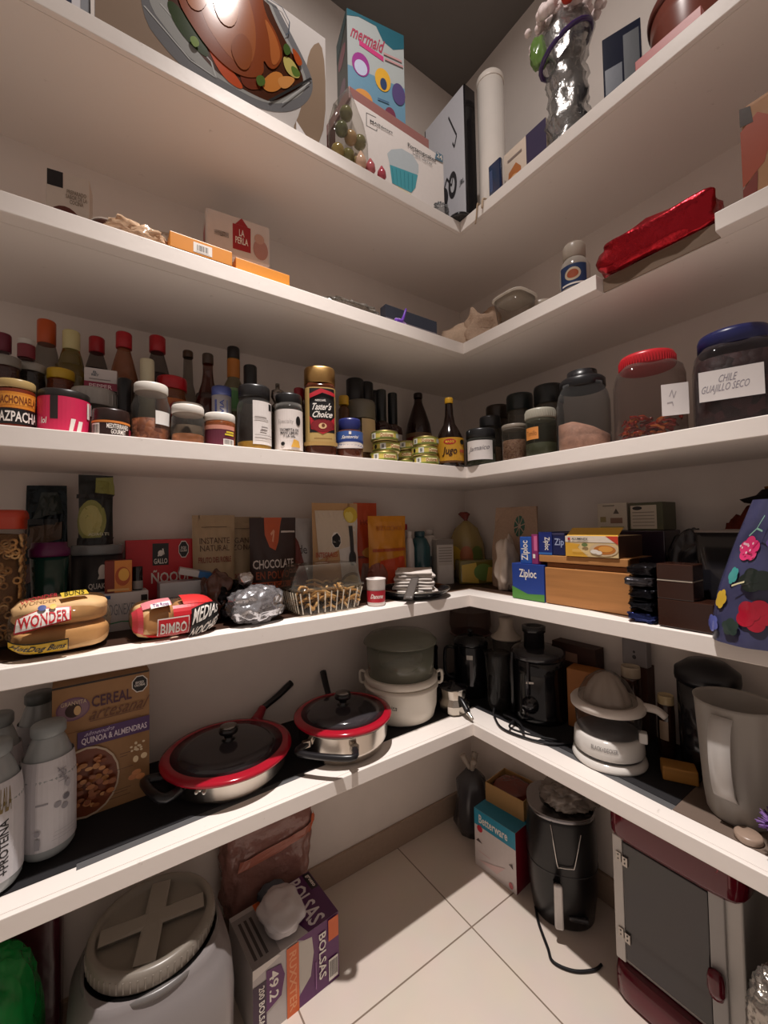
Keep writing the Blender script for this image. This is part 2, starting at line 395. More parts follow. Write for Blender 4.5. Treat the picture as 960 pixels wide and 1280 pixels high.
# floor tiles with grout
def tile_mat():
    m = bpy.data.materials.new('floor_tile'); m.use_nodes = True; nt = m.node_tree; N = nt.nodes; Lk = nt.links; b = N['Principled BSDF']
    tc = N.new('ShaderNodeTexCoord'); mp = N.new('ShaderNodeMapping')
    mp.inputs['Location'].default_value = (.4045+1.0, .377+1.0, 0)
    Lk.new(tc.outputs['Object'], mp.inputs[0]); br = N.new('ShaderNodeTexBrick'); Lk.new(mp.outputs[0], br.inputs['Vector'])
    br.offset = 0; br.squash = 1; br.inputs['Scale'].default_value = 1; br.inputs['Brick Width'].default_value = .5; br.inputs['Row Height'].default_value = .5
    br.inputs['Mortar Size'].default_value = .0022; br.inputs['Mortar Smooth'].default_value = .1
    br.inputs['Color1'].default_value = lin('#ddd0c4'); br.inputs['Color2'].default_value = lin('#dacdc1'); br.inputs['Mortar'].default_value = lin('#8a7a6c')
    no = N.new('ShaderNodeTexNoise'); no.inputs['Scale'].default_value = 9; no.inputs['Detail'].default_value = 5; Lk.new(tc.outputs['Object'], no.inputs['Vector'])
    mx = N.new('ShaderNodeMix'); mx.data_type = 'RGBA'; mx.blend_type = 'MULTIPLY'; mx.inputs['Factor'].default_value = .12
    Lk.new(br.outputs['Color'], mx.inputs['A']); Lk.new(no.outputs['Color'], mx.inputs['B']); Lk.new(mx.outputs['Result'], b.inputs['Base Color'])
    b.inputs['Roughness'].default_value = .35; b.inputs['Specular IOR Level'].default_value = .35
    bp = N.new('ShaderNodeBump'); bp.inputs['Strength'].default_value = .5; bp.inputs['Distance'].default_value = .002; bp.invert = True
    Lk.new(br.outputs['Fac'], bp.inputs['Height']); Lk.new(bp.outputs[0], b.inputs['Normal']); return m
wall_box('floor', XW, .1, YW, .1, -.08, 0, tile_mat())
bb = M('#a58f7e', 'matte')
struct(MB().box(XW, -.012, -.012, 0, 0, .085, bb), 'baseboard_left', bevel=.002)
struct(MB().box(-.012, 0, YW, -.0, 0, .085, bb), 'baseboard_right', bevel=.002)
# painted wooden corner shelves with scuffed front edges
def shelf_mat():
    m = bpy.data.materials.new('shelf_paint'); m.use_nodes = True; nt = m.node_tree; N = nt.nodes; Lk = nt.links; b = N['Principled BSDF']
    tc = N.new('ShaderNodeTexCoord'); no = N.new('ShaderNodeTexNoise'); no.inputs['Scale'].default_value = 26; no.inputs['Detail'].default_value = 6; no.inputs['Roughness'].default_value = .7
    Lk.new(tc.outputs['Object'], no.inputs['Vector']); cr = N.new('ShaderNodeValToRGB'); Lk.new(no.outputs['Fac'], cr.inputs[0])
    cr.color_ramp.elements[0].position = .22; cr.color_ramp.elements[0].color = lin('#b3a79c'); cr.color_ramp.elements[1].position = .34; cr.color_ramp.elements[1].color = lin('#eee6df')
    Lk.new(cr.outputs[0], b.inputs['Base Color']); b.inputs['Roughness'].default_value = .42; b.inputs['Specular IOR Level'].default_value = .35
    n2 = N.new('ShaderNodeTexNoise'); n2.inputs['Scale'].default_value = 40; Lk.new(tc.outputs['Object'], n2.inputs['Vector'])
    bp = N.new('ShaderNodeBump'); bp.inputs['Strength'].default_value = .12; bp.inputs['Distance'].default_value = .003
    Lk.new(n2.outputs['Fac'], bp.inputs['Height']); Lk.new(bp.outputs[0], b.inputs['Normal']); return m
SHM = shelf_mat()
XL, YR = -2.3, -2.0
rnk = ['lowest', 'second lowest', 'middle', 'second highest', 'topmost']
what = ['carrying the pans and the juicer', 'carrying the bread bags and the dark brown box', 'carrying the jars and bottles', 'with a missing piece of front trim', 'carrying the roasting pan box']
for i, z in enumerate((S1, S2, S3, S4, S5)):
    t = thing('corner_shelf', f'{rnk[i]} white painted corner shelf, {what[i]}', 'shelf', (0, 0, z-TH), 0, 'white painted corner shelves')
    g = .034 if i == 3 else .012
    MB().add([(XL, 0, 0), (XL, -D+g, 0), (-D+g, -D+g, 0), (-D+g, YR, 0), (0, YR, 0), (0, 0, 0)]+[(XL, 0, TH), (XL, -D+g, TH), (-D+g, -D+g, TH), (-D+g, YR, TH), (0, YR, TH), (0, 0, TH)],
             [(0, 5, 4, 3, 2, 1), (6, 7, 8, 9, 10, 11)]+[(k, (k+1) % 6, 6+(k+1) % 6, 6+k) for k in range(6)], SHM).build('board', t)
    def strip(p, q, parent):   # front trim between two points of the edge line
        (x0, y0), (x1, y1) = p, q
        if y0 == y1: MB().box(x0, x1, y0, y0+g, 0, TH, SHM).build('front_trim', parent, bevel=.0015)
        else: MB().box(x0, x0+g, y1, y0, 0, TH, SHM).build('front_trim', parent, bevel=.0015)
    strip((XL, -D), (-D+g, -D), t)
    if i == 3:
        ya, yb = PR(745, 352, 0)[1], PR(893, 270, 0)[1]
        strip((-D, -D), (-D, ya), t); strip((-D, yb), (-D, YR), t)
        MB().box(-D+g-.003, -D+g, yb+.001, ya-.001, .002, TH-.002, M('#7d6856', 'wood')).build('brown_edge', t)  # brown strip set back in the trim gap
    else: strip((-D, -D), (-D, YR), t)
# liners
def liner(name, label, z, mt, polyL, th=.0015):
    n = len(polyL); vs = [(x, y, z) for x, y in polyL]+[(x, y, z+th) for x, y in polyL]
    o = MB().add(vs, [tuple(range(n)), tuple(range(2*n-1, n-1, -1))]+[(k, (k+1) % n, n+(k+1) % n, n+k) for k in range(n)], mt).build(name)
    return tag(o, label, 'shelf liner')
dk = M('#29282a', 'matte'); dk2 = M('#5f5f60', 'plastic')
xa = PG(95, 1091, S1)[0]; xb = PG(380, 968, S1)[0]; ye = PG(850, 1003, S1)[1]; yb0 = PG(673, 925, S1)[1]
liner('shelf_liner', 'dark grey plastic liner under the pans, steamer and juicer on lowest shelf', S1+.0005, dk,
      [(XL, -.004), (-.004, -.004), (-.004, ye), (-.285, ye), (-.27, yb0), (-.272, -.278), (xb, -.287), (xb, -.281), (xa, -.296), (xa, -.304), (XL, -.312)])
liner('liner_border', 'paler grey strip along front of the dark liner, left of the smaller pan', S1+.0001, dk2, [(xa, -.296), (xb, -.281), (xb, -.297), (xa, -.314)], th=.0004)
liner('liner_border', 'paler grey strip along front of the dark liner, before the citrus juicer', S1+.0001, dk2, [(-.27, yb0), (-.285, ye), (-.306, ye), (-.29, yb0)], th=.0004)
bw = M('#75655a', 'wood'); bw2 = M('#3a261c', 'wood')
liner('shelf_liner', 'dark brown wood-look liner on second lowest shelf under bread and boxes', S2+.0005, bw2,
      [(XL, -.004), (-.004, -.004), (-.004, YR), (-.315, YR), (-.315, -.86), (-.275, -.62), (-.265, -.268), (-.66, -.29), (-1.05, -.315), (XL, -.33)])
liner('liner_border', 'lighter brown worn border along front of the dark brown liner', S2+.0001, M('#7a6250', 'wood'),
      [(-.275, -.62), (-.265, -.268), (-.66, -.29), (-.66, -.297), (-.275, -.28), (-.288, -.62), (-.33, -.86), (-.315, -.86)], th=.0004)
liner('shelf_liner', 'brown wood-look liner beyond the dark liner on lowest shelf under the frosted pitcher', S1+.0005, bw,
      [(-.004, ye-.001), (-.004, YR), (-.305, YR), (-.305, ye-.001)])
# ================================================================== TOPMOST SHELF, LEFT ARM
def uvf(side, d, loc, w, h):
    """photo position on the front plane of a wall-parallel box -> face coordinates"""
    def g(px, py):
        if side == 'L': p = on(px, py, 1, -D+d); return ((p.x-loc[0])/w+.5, (p.z-loc[2])/h)
        p = on(px, py, 0, -D+d); return ((loc[1]-p.y)/w+.5, (p.z-loc[2])/h)
    return g
def uvs(g, *pts): return [g(*p) for p in pts]
# roasting pan box with a printed turkey
d = .035; a = PL(118, 30, d); b = PL(407, 60, d); zt = hz(b, 48); w_ = b[0]-a[0]; h_ = zt-S5; loc = ((a[0]+b[0])/2, -D+d, S5)
g = uvf('L', d, loc, w_, h_)
def clip(pts): return [(min(max(u, .002), .998), min(max(v, .002), .998)) for u, v in pts]
CQ = lambda c: M(c, 'gloss')
def pz(c, *pts): return ('P', clip(uvs(g, *pts)), CQ(c))
ops = [pz('#8f7c6c', (118, 30), (118, -60), (185, -60), (215, 60), (252, 110), (240, 130), (118, 60)),
       pz('#927d6a', (384, 60), (407, 50), (407, 190), (360, 190), (380, 130)),
       pz('#6e6e70', (172, -70), (340, -75), (352, 20), (388, 90), (392, 112), (383, 130), (362, 141), (330, 139), (285, 117), (236, 92), (205, 60), (176, 20)),
       pz('#979794', (178, -65), (335, -70), (346, 25), (380, 88), (384, 108), (374, 122), (352, 131), (325, 128), (285, 106), (240, 78), (210, 40), (184, 5)),
       pz('#44200e', (190, -60), (330, -65), (345, 30), (372, 80), (381, 104), (372, 112), (342, 129), (322, 122), (275, 96), (244, 62), (215, 20)),
       ('ln', uvs(g, (180, 8), (238, 76), (270, 98), (264, 78), (200, 5)), .008, CQ('#b5b5b2')),
       pz('#2c3a1a', (205, 0), (222, 5), (262, 64), (258, 76), (222, 40)),
       pz('#b8481a', (255, 52), (266, 60), (305, 108), (300, 114), (276, 96)),
       pz('#cf6a2c', (258, 40), (270, 50), (300, 84), (290, 92)),
       pz('#6a2a12', (300, 85), (322, 98), (328, 112), (312, 114), (300, 104)),
       pz('#c07a38', (325, 105), (340, 90), (352, 92), (356, 105), (346, 116), (332, 116)),
       pz('#c98a4c', (345, 98), (360, 96), (370, 100), (360, 112), (350, 112)),
       pz('#b5a860', (352, 70), (366, 76), (376, 98), (368, 100), (356, 90)),
       pz('#56702f', (362, 82), (372, 88), (376, 97), (366, 98)),
       pz('#7f3a14', (215, -60), (325, -62), (331, 20), (346, 45), (354, 72), (345, 88), (336, 88), (328, 74), (330, 96), (312, 100), (290, 92), (262, 66), (238, 32), (220, 0)),
       pz('#955022', (240, -50), (300, -50), (320, 30), (318, 80), (300, 86), (276, 62), (250, 20)),
       pz('#a55c2c', (328, 20), (344, 46), (351, 72), (344, 84), (338, 82), (336, 50)),
       ('ln', uvs(g, (336, 128), (388, 100)), .012, CQ('#2c2c2c')), ('ln', uvs(g, (352, 131), (386, 105)), .006, CQ('#b0b0ae')),
       ('ln', uvs(g, (333, 0), (352, 12), (361, 30), (360, 44), (356, 46)), .005, CQ('#4a5460')),
       pz('#a05a26', (225, -40), (262, -50), (262, 0), (250, 20), (232, 8)), pz('#864212', (285, 60), (300, 40), (316, 60), (312, 90), (298, 90)),
       pz('#a8642e', (262, -10), (285, -20), (300, 10), (292, 40), (272, 30)), pz('#4a6428', (318, 98), (328, 96), (332, 108), (322, 112)),
       pz('#3e5624', (352, 60), (358, 56), (364, 68), (356, 74)), pz('#a5481e', (362, 60), (372, 70), (378, 84), (370, 86)), pz('#748a44', (235, 50), (244, 48), (250, 60), (242, 64))]
carton('roasting_pan_box', 'large white box printed with a roast turkey in a grey pan on topmost shelf', 'box', loc, w_, .24, h_, M('#cbc5c1', 'gloss'), ops,
       mats={5: M('#8d9094')})
x0 = PL(96, 5, .05)
carton('dark_blue_box', 'dark blue and white box end beside the left edge of the turkey box', 'box', (x0[0]-.03, x0[1], S5), .10, .18, .17, M('#d8d4d6'),
       [('r', 0, 0, .72, 1, M('#1d2440')), ('r', .86, 0, 1, 1, M('#8d8f94'))])
# white folded card at the shelf edge
P = PL(385, 160, .012)
MBc = MB().add([(-.028, 0, 0), (.028, .01, 0), (-.028, .004, .045), (-.028, .012, 0)], [(0, 1, 2), (0, 2, 3), (3, 2, 1), (0, 3, 1)], M('#d8d2d0', 'card'))
tag(MBc.build('paper_corner', loc=(P[0], P[1]+.004, S5)), 'small white triangular paper corner on shelf edge beside clear ornament bag', 'paper')
# cake carrier box
d = .062; a = PL(440, 150, d); b = PL(555, 240, d); w_ = b[0]-a[0]; h_ = hz(PL(500, 163, d), 162)-S5; loc = ((a[0]+b[0])/2, -D+d, S5); g = uvf('L', d, loc, w_, h_)
T = M('#4fa7b5'); ops = [('ln', uvs(g, (470, 147), (458, 141), (458, 157), (471, 164), (471, 161)), .006, M('#333333')),
     ('t', 'MAINstays', *g(462, 160), *g(490, 163), M('#4a4a4a'), '', 0),
     ('t', 'Portacupcakes', *g(509, 186), *g(544, 200), M('#3d3d3d'), ''), ('t', 'Cake Carrier', *g(515, 194), *g(540, 206), M('#777777'), 'n'),
     ('p', uvs(g, (484, 192), (489, 187), (502, 186), (516, 194), (523, 206), (523, 216), (519, 220), (487, 206)), M('#c3cdd2')),
     ('p', uvs(g, (487, 206), (522, 219), (519, 235), (514, 241), (490, 229)), T)]
ops += [('ln', uvs(g, (490+i*5, 210+i*1.8), (492+i*4.6, 229+i*2)), .006, M('#3c8d9c')) for i in range(6)]
ops += [('p', uvs(g, (545, 190), (553, 195), (553, 204), (543, 199)), M('#5d7f94')), ('t', '24', *g(545, 200), *g(552, 196), M(WHT))]
# text boxes need ordered corners
def fixt(ops):
    out = []
    for o in ops:
        if o[0] == 't':
            u0, v0, u1, v1 = o[2:6]
            if v0 > v1: v0, v1 = v1, v0
            out.append(o[:2]+(u0, v0, u1, v1)+o[6:])
        else: out.append(o)
    return out
def T_(txt, g, x0, y0, x1, y1, hpx, mt, o=''):
    """text whose middle line runs from photo point 0 to point 1 with letters hpx tall"""
    (u0, v0), (u1, v1) = g(x0, y0), g(x1, y1); dv = abs(g((x0+x1)/2, (y0+y1)/2-hpx/2)[1]-g((x0+x1)/2, (y0+y1)/2+hpx/2)[1]); vm = (v0+v1)/2
    return ('t', txt, u0, vm-dv/2, u1, vm+dv/2, mt, o, v1-v0)
ops = [o for o in ops if o[0] != 't']
ops += [T_('MAINstays', g, 462, 152, 490, 167, 4, M('#4a4a4a')), T_('Portacupcakes', g, 509, 182, 544, 202, 6, M('#3d3d3d')), T_('Cake Carrier', g, 515, 191, 540, 206, 5, M('#777777'), 'n'), T_('24', g, 545, 194, 552, 199, 6, M(WHT))]
carton('cake_carrier_box', 'long white box printed with a teal cupcake carrier on topmost shelf', 'box', loc, w_, .10, h_, M('#f1e9e4'), ops)
ztop = S5+h_
a2 = PL(409, 110, .066); b2 = PL(536, 175, .066)
sx0, sx1 = max(a2[0], b[0]-.36), b2[0]
carton('flat_pink_box', 'flat dusty pink box lying on the white cupcake carrier box', 'box', ((sx0+sx1)/2, -D+.066, ztop), sx1-sx0, .2, .036, M('#a2706b'))
# toy box, tilted
P = PL(474, 120, .10)
wv = rad(P, 80)*2; hv = hz(P, 24)-ztop-.036
S_ops = [('r', 0, 0, 1, .45, M('#6f9ab3')), ('p', [(0, 1), (1, 1), (1, .86), (.8, .8), (.62, .84), (.5, .96), (.2, .97), (0, .93)], M('#2c6a7b')),
  ('t', 'mermaid', .08, .72, .62, .86, M('#b3475e'), 'i', -.03), ('p', [(.2, .69), (.62, .63), (.62, .68), (.2, .74)], M('#d0437f')),
  ('e', .22, .5, .15, .115, M('#a0378f')), ('e', .22, .47, .11, .075, M('#c9cfe6')), ('e', .6, .44, .14, .115, M('#e9b23a')), ('e', .61, .4, .06, .06, M('#33466c')),
  ('e', .88, .36, .12, .11, M('#5b4d7e')), ('e', .25, .17, .16, .09, M('#e09a4a')), ('e', .72, .1, .1, .09, M('#7c3b52')), ('r', .62, .7, .95, .72, M('#c99a9a')), ('r', .64, .65, .97, .67, M('#c99a9a')), ('r', .5, .22, .7, .235, M('#4a6a8a'))]
o = carton('toy_box', 'tilted blue and white toy box with round pictures, on the flat pink box', 'box', (P[0], P[1]+.01, ztop+.0365), wv, .11, hv, M('#b9c0bf', 'gloss'), S_ops,
    sidel=[('r', 0, 0, 1, 1, M('#3b4442')), ('e', .5, .35, .3, .1, M('#7a6070')), ('e', .5, .7, .35, .08, M('#8a5560')), ('p', [(0, .8), (1, .92), (1, 1), (0, 1)], M('#1f4a50'))], rz=math.radians(-16))
o.rotation_euler = (0, 0, math.radians(-12))
# bag of ornaments
P = PL(436, 165, .029); r = rad(P, 64)*.96
t = thing('ornament_bag', 'clear bag of gold and green baubles standing before the cupcake carrier box', 'bag', (P[0], P[1], S5), .1)
hB = hz(P, 108)-S5
MB().lathe([(r*.9, .002), (r*1.02, hB*.2), (r, hB*.45), (r*.8, hB*.65), (r*.45, hB*.82), (r*.1, hB), (0, hB)], GL('#e8e4dc', .12, .1, .5), jit=lambda x, y, z: (x+.006*noise.noise(Vector((x*30, y*30, z*40))), y*.42, z)).build('clear_bag', t)
cols = ['#b09a5c', '#8a8553', '#c2ad79', '#6f7350', '#c9a678', '#96905f', '#7e7a4c']
k = 0
for zz, xs in ((.026, (-.036, -.005, .028)), (.066, (-.026, .008, .036)), (.104, (-.006,))):
    for x in xs:
        rr = .0185; MB().lathe([(0, -rr), (rr*.5, -rr*.87), (rr*.87, -rr*.5), (rr, 0), (rr*.87, rr*.5), (rr*.5, rr*.87), (0, rr)], M(cols[k], 'gloss'), seg=20, c=(x, 0)).build('bauble', t).location = (0, (-.002 if k % 2 else .003), zz*hB/.15+.0)
        k += 1
for px, py, c, nm, w2 in ((452, 204, '#d9b49a', 'cream', 15), (463, 206, '#c26a6e', 'rose', 13), (477, 216, '#b8505c', 'dark pink', 12)):
    P = PL(px, py, .008); rr = rad(P, w2)
    o = MB().lathe([(rr*.5, 0), (rr, rr*.8), (rr*.9, rr*1.8), (rr*.3, rr*3), (0, rr*3.4)], M(c, 'gloss')).build('small_ornament', loc=(P[0], P[1], S5)); tag(o, f'small {nm} cone ornament at shelf edge before the cupcake box', 'ornament')
P = PL(506, 234, .005)
o = MB().box(-.026, .026, -.004, .004, 0, .006, M('#d6d83a', 'plastic')).build('yellow_stick', loc=(P[0], P[1]+.004, S5), bevel=.001); tag(o, 'short bright yellow plastic stick at shelf edge under the cupcake picture', 'stick')
P = PL(549, 252, .012)
lump('clear_wrap', 'crumpled scrap of clear wrap at corner end of cupcake box', 'plastic wrap', (P[0]+.01, P[1], S5), .05, .03, .035, GL('#c9cdd0', .4, .12, 1), amp=.25, fr=5)
# corner: device box, plank, lid, tube
P = PG(565, 245, S5); yv = PG(556, 254, S5)
hD = hz((P[0], P[1]), 98)-S5
ops = [('ln', [(.62, .9), (.8, .72), (.74, .66), (.7, .7)], .02, M('#23232a')), ('e', .42, .38, .15, .085, M('#23232a')), ('e', .68, .42, .1, .09, M('#23232a')), ('e', .68, .42, .05, .05, M('#c9cace')), ('e', .75, .12, .16, .09, M('#77777c')), ('ln', [(.42, .4), (.55, .5), (.66, .42), (.72, .5)], .018, M('#23232a')), ('t', 'JBL', .84, .36, .95, .4, M('#44444a'))]
pn, pf = on(582, 150, 0, -.30), on(530, 150, 0, -.30); hD = hz((pn.x, pn.y), 97)-S5
carton('speaker_box', 'tall black and white box printed with cables and a speaker, by the corner', 'box', (-.30, (pn.y+pf.y)/2, S5), abs(pn.y-pf.y), .05, hD, M('#18171b', 'gloss'), [('r', .03, .03, .97, 1, M('#c9c9cf'))]+ops, rz=-PI/2)
P = PR(614, 160, .13); r = rad(P, 35); hT = hz(P, 100)-S5
t = thing('white_tube', 'tall white cylindrical canister near the corner on topmost shelf', 'canister', (P[0], P[1], S5))
MB().lathe([(r*.97, 0), (r, .004), (r, hT*.95)], M('#e6ddd4', 'gloss')).build('tube_body', t)
MB().lathe([(r*1.03, hT*.95), (r*1.04, hT*.955), (r*1.03, hT*.985), (r*.9, hT), (0, hT)], M('#ded5cb', 'plastic')).build('cap', t)
a = PR(580, 240, .09); b = PR(612, 200, .09)
carton('beige_plank', 'beige flat board lying below the white canister at shelf corner', 'board', (-D+.075, (a[1]+b[1])/2-.005, S5), abs(a[1]-b[1])*.8, .025, .035, M('#cdb9a2', 'card'), rz=-PI/2)
P = PG(575, 262, S5+.012)
t = thing('round_disc', 'round black lid lying at the inner corner of topmost shelf', 'lid', (-D+.006, -D+.006, S5+.0004))
r = rad(P, 34)
MB().lathe([(r*.9, 0), (r, .003), (r*.96, .010), (r*.6, .016), (0, .018)], M('#1c1c1f', 'gloss')).build('lid_disc', t)
MB().lathe([(.006, .017), (.01, .026), (.007, .031), (0, .032)], M('#1c1c1f', 'gloss')).build('knob', t)
P = PR(618, 222, .012); hN = hz(P, 204)-S5
blue = carton('navy_pouch', 'small dark navy pouch at shelf edge below the white canister', 'pouch', (P[0], P[1], S5), .045, .012, hN, M('#1c2a4a', 'gloss'), [('r', .1, .15, .35, .8, M('#3b4c74'))], rz=-PI/2, bevel=.004)
ys = [PR(p, 262, 0)[1] for p in (598, 603)]
t_ = MB(); xx = -D-.004
t_.tube([(-D+.05, ys[0], S5+.006), (-D+.01, ys[0]+.005, S5+.012), (xx, ys[0], S5+.003), (xx-.001, ys[0]+.004, S5-.03), (xx, ys[0]+.01, S5-.052)], .0022, M('#b39c84', 'cloth'), sub=4)
t_.tube([(-D+.04, ys[1]-.02, S5+.005), (-D+.015, ys[1]-.004, S5+.014), (xx, ys[1]-.006, S5+.004), (xx-.002, ys[1]-.004, S5-.022)], .003, M('#c9b49c', 'cloth'), sub=4)
t_.tube([(-D+.06, ys[1]-.03, S5+.005), (-D+.03, ys[1]-.03, S5+.018), (-D+.02, ys[0]+.01, S5+.016), (-D+.03, ys[0]+.02, S5+.004)], .0028, M('#8a715c', 'cloth'), sub=4)
tag(t_.build('twine'), 'strands of beige twine hanging over the topmost shelf edge near the corner', 'twine')
# right arm of the topmost shelf
P = PR(672, 165, .25); r = rad(P, 70)
o = MB().lathe([(r, 0), (r*1.02, .004), (r*1.02, .012), (r, .016), (r*.7, .022), (0, .026)], M('#d9cfc4', 'plastic')).lathe([(r*1.03, .003), (r*1.05, .006), (r*1.03, .01)], M('#3a3140', 'plastic')).build('round_platter', loc=(-.075, P[1], S5+r*1.04))
o.rotation_euler = (0, math.radians(-78), 0); tag(o, 'round cream platter with dark rim leaning on right wall behind the purple and cream box', 'platter')
d = .05; a = PR(630, 210, d); b = PR(683, 170, d); h_ = hz(PR(655, 190, d), 172)-S5; w_ = abs(a[1]-b[1])
carton('cream_box', 'cream box with food picture and dark purple panel beside the flower bag', 'box', (-D+d, (a[1]+b[1])/2, S5), w_, .1, h_, M('#dccab8'),
       [('r', .55, 0, 1, 1, M('#3c3350')), ('p', [(.06, .05), (.42, .05), (.42, .45), (.3, .62), (.12, .5)], M('#b9713c')), ('e', .25, .3, .1, .1, M('#e0b080')), ('r', .1, .75, .45, .8, M('#8a7a72'))], rz=-PI/2)
P = PR(708, 120, .075); r = rad(P, 66); hF = hz(P, 22)-S5
t = thing('flower_bag', 'tall clear bag of silvery wrap and white artificial flowers with a purple ribbon', 'bag', (P[0], P[1], S5), face(P))
def jf(x, y, z):
    k = noise.noise(Vector((x*38, y*38, z*26)))*.014+noise.noise(Vector((x*90, y*90, z*60)))*.006
    rr = math.hypot(x, y) or 1; return (x*(1+k/rr), y*(1+k/rr)*.7, z)
pr = [(r*(.68+.05*math.sin(i*1.7)), hF*.02+hF*.66*i/16) for i in range(17)]+[(r*.8, hF*.72), (r*.95, hF*.82), (r*.75, hF*.92), (0, hF*.95)]
MB().lathe(pr, M('#c2bfbd', 'foil'), seg=44, jit=jf).build('silver_wrap', t)
MB().lathe([(x*1.14+.002, z) for x, z in pr[:-1]], GL('#e2e0de', .14, .08, .8), seg=30, jit=jf).build('clear_bag', t)
MB().tube([(r*1.02*math.cos(q), -.01+r*.8*math.sin(q), hF*.70+r*.55*math.cos(q)) for q in [2*PI*i/20 for i in range(20)]], .006, M('#3c2858', 'gloss'), closed=True).build('ribbon', t)
rs = random.Random(4); mf = MB(); cf = MB()
for i in range(64):
    q = rs.uniform(0, 2*PI); e = rs.uniform(0, 1); rr = r*1.6*math.sqrt(e)
    c = (rr*math.cos(q), rr*.75*math.sin(q), hF*(.9+.1*(1-e))+rs.uniform(-.012, .012)); s = rs.uniform(.010, .016)
    (mf if i else cf).lathe([(0, c[2]-s), (s*.8, c[2]-s*.5), (s, c[2]), (s*.7, c[2]+s*.7), (0, c[2]+s)], M('#e3d3cf' if i else '#c8402e', 'matte'), seg=7, c=c[:2])
cf = MB(); s = .018; cf.lathe([(0, -s), (s*.8, -s*.5), (s, 0), (s*.7, s*.7), (0, s)], M('#c8402e', 'matte'), seg=10, c=(.01, -r*.95), jit=lambda x, y, z: (x, y, z+hF*.93))
mf.build('white_flowers', t); cf.build('red_flower', t)
blob(MB(), .05, .03, .08, M('#5f7c3e', 'gloss'), amp=.1, c=(-r*1.02, -.01, hF*.66)).build('green_leaf', t)
P = PR(796, 75, .1); h_ = hz(P, 36)-S5
o = carton('navy_box', 'dark navy box leaning beside the flower bag on topmost shelf', 'box', (P[0]-.03, P[1]+.02, S5), rad(P, 52)*2, .1, h_, M('#1d2233', 'gloss'), [('r', .05, .05, .5, .6, M('#1c2238')), ('r', .55, .1, .95, .9, M('#191b24'))], rz=-PI/2+.35)
P = PR(868, 20, .175); r = rad(P, 128)
t = thing('brown_pot', 'large red-brown plastic pot at the right end of topmost shelf', 'pot', (P[0], P[1], S5))
MB().lathe([(r*.8, 0), (r*.84, .01), (r*.95, .16), (r*.96, .2)], M('#7d4438', 'plastic'), seg=48).build('pot_body', t, solid=.003)
MB().lathe([(r*.97, .2), (r*1.03, .203), (r*1.04, .215), (r*1.0, .222), (r*.95, .222), (r*.95, .2)], M('#6f3a30', 'plastic'), seg=48).build('rim', t)
P = PR(820, 78, .008)
carton('pink_card_box', 'low salmon pink box at shelf edge in front of the brown pot', 'box', (P[0], P[1]-.02, S5), .12, .02, .028, M('#b9605c'), rz=-PI/2)
# ================================================================== SECOND HIGHEST SHELF
z = S4
d = .17; a = PL(57, 240, d); b = PL(112, 250, d); h_ = hz(PL(88, 240, d), 219)-z; w_ = b[0]-a[0]
carton('mix_carton', 'cream food carton with black corner and a bowl picture, left end of second highest shelf', 'box', ((a[0]+b[0])/2, a[1], z), w_, .045, h_, M('#cdbfb2'),
       [('r', .02, .82, .38, 1, M('#1e1a1c')), ('e', .42, .42, .40, .2, M('#5d2c22')), ('e', .42, .41, .32, .15, M('#a56b4a')), ('e', .34, .45, .12, .05, M('#8a3f30')), ('t', 'PREPARADO\nSABOR DE LA\nCOCINA', .45, .66, .95, .82, M('#857769'))], rz=-.12)
P = PL(134, 280, .1); r = rad(P, 44)
o = MB().lathe([(r*.8, 0), (r*.95, .02), (r, .052), (r*.97, .056), (r*.9, .05), (r*.5, .02), (0, .02)], M('#4a2e26', 'gloss')).lathe([(r*.96, .0555), (r*1.0, .0575), (r*.97, .059)], M('#d0c6bc', 'gloss')).build('shallow_bowl', loc=(P[0], P[1], z)); tag(o, 'shallow dark brown bowl with pale rim beside the cream food carton', 'bowl')
P = PL(172, 292, .05)
lump('snack_bag', 'crumpled clear bag with orange print beside the shallow brown bowl', 'bag', (P[0], P[1], z), .10, .06, .04, GL('#e0c0a0', .5, .15, 1), amp=.2, fr=4)
P = PL(205, 290, .05); hh = hz(P, 272)-z
pouch('kraft_flap_bag', 'upright dark kraft paper bag behind the first orange box', 'bag', (P[0], P[1], z), .05, hh, .02, M('#7a6654', 'card'), rz=-.4, seed=3)
for (xl, xr, dd, yt, lb, nm) in ((213, 290, .012, 306, True, 'orange carton with a white barcode sticker at second highest shelf edge'), (296, 363, .012, 333, False, 'plain orange carton at shelf edge right of the barcode carton')):
    a = PL(xl, 310, dd); b = PL(xr, 330, dd); w_ = b[0]-a[0]; c = PL((xl+xr)/2, 320, dd); h_ = hz(c, yt)-z
    carton('orange_carton', nm, 'box', (c[0], c[1], z), w_, .08, h_, M('#d98a2b', 'print'), [('r', .36, .15, .66, .8, M(WHT)), ('bar', .40, .22, .62, .72)] if lb else [('r', .02, .1, .98, .13, M('#c9761d'))], group='orange cartons on the second highest shelf')
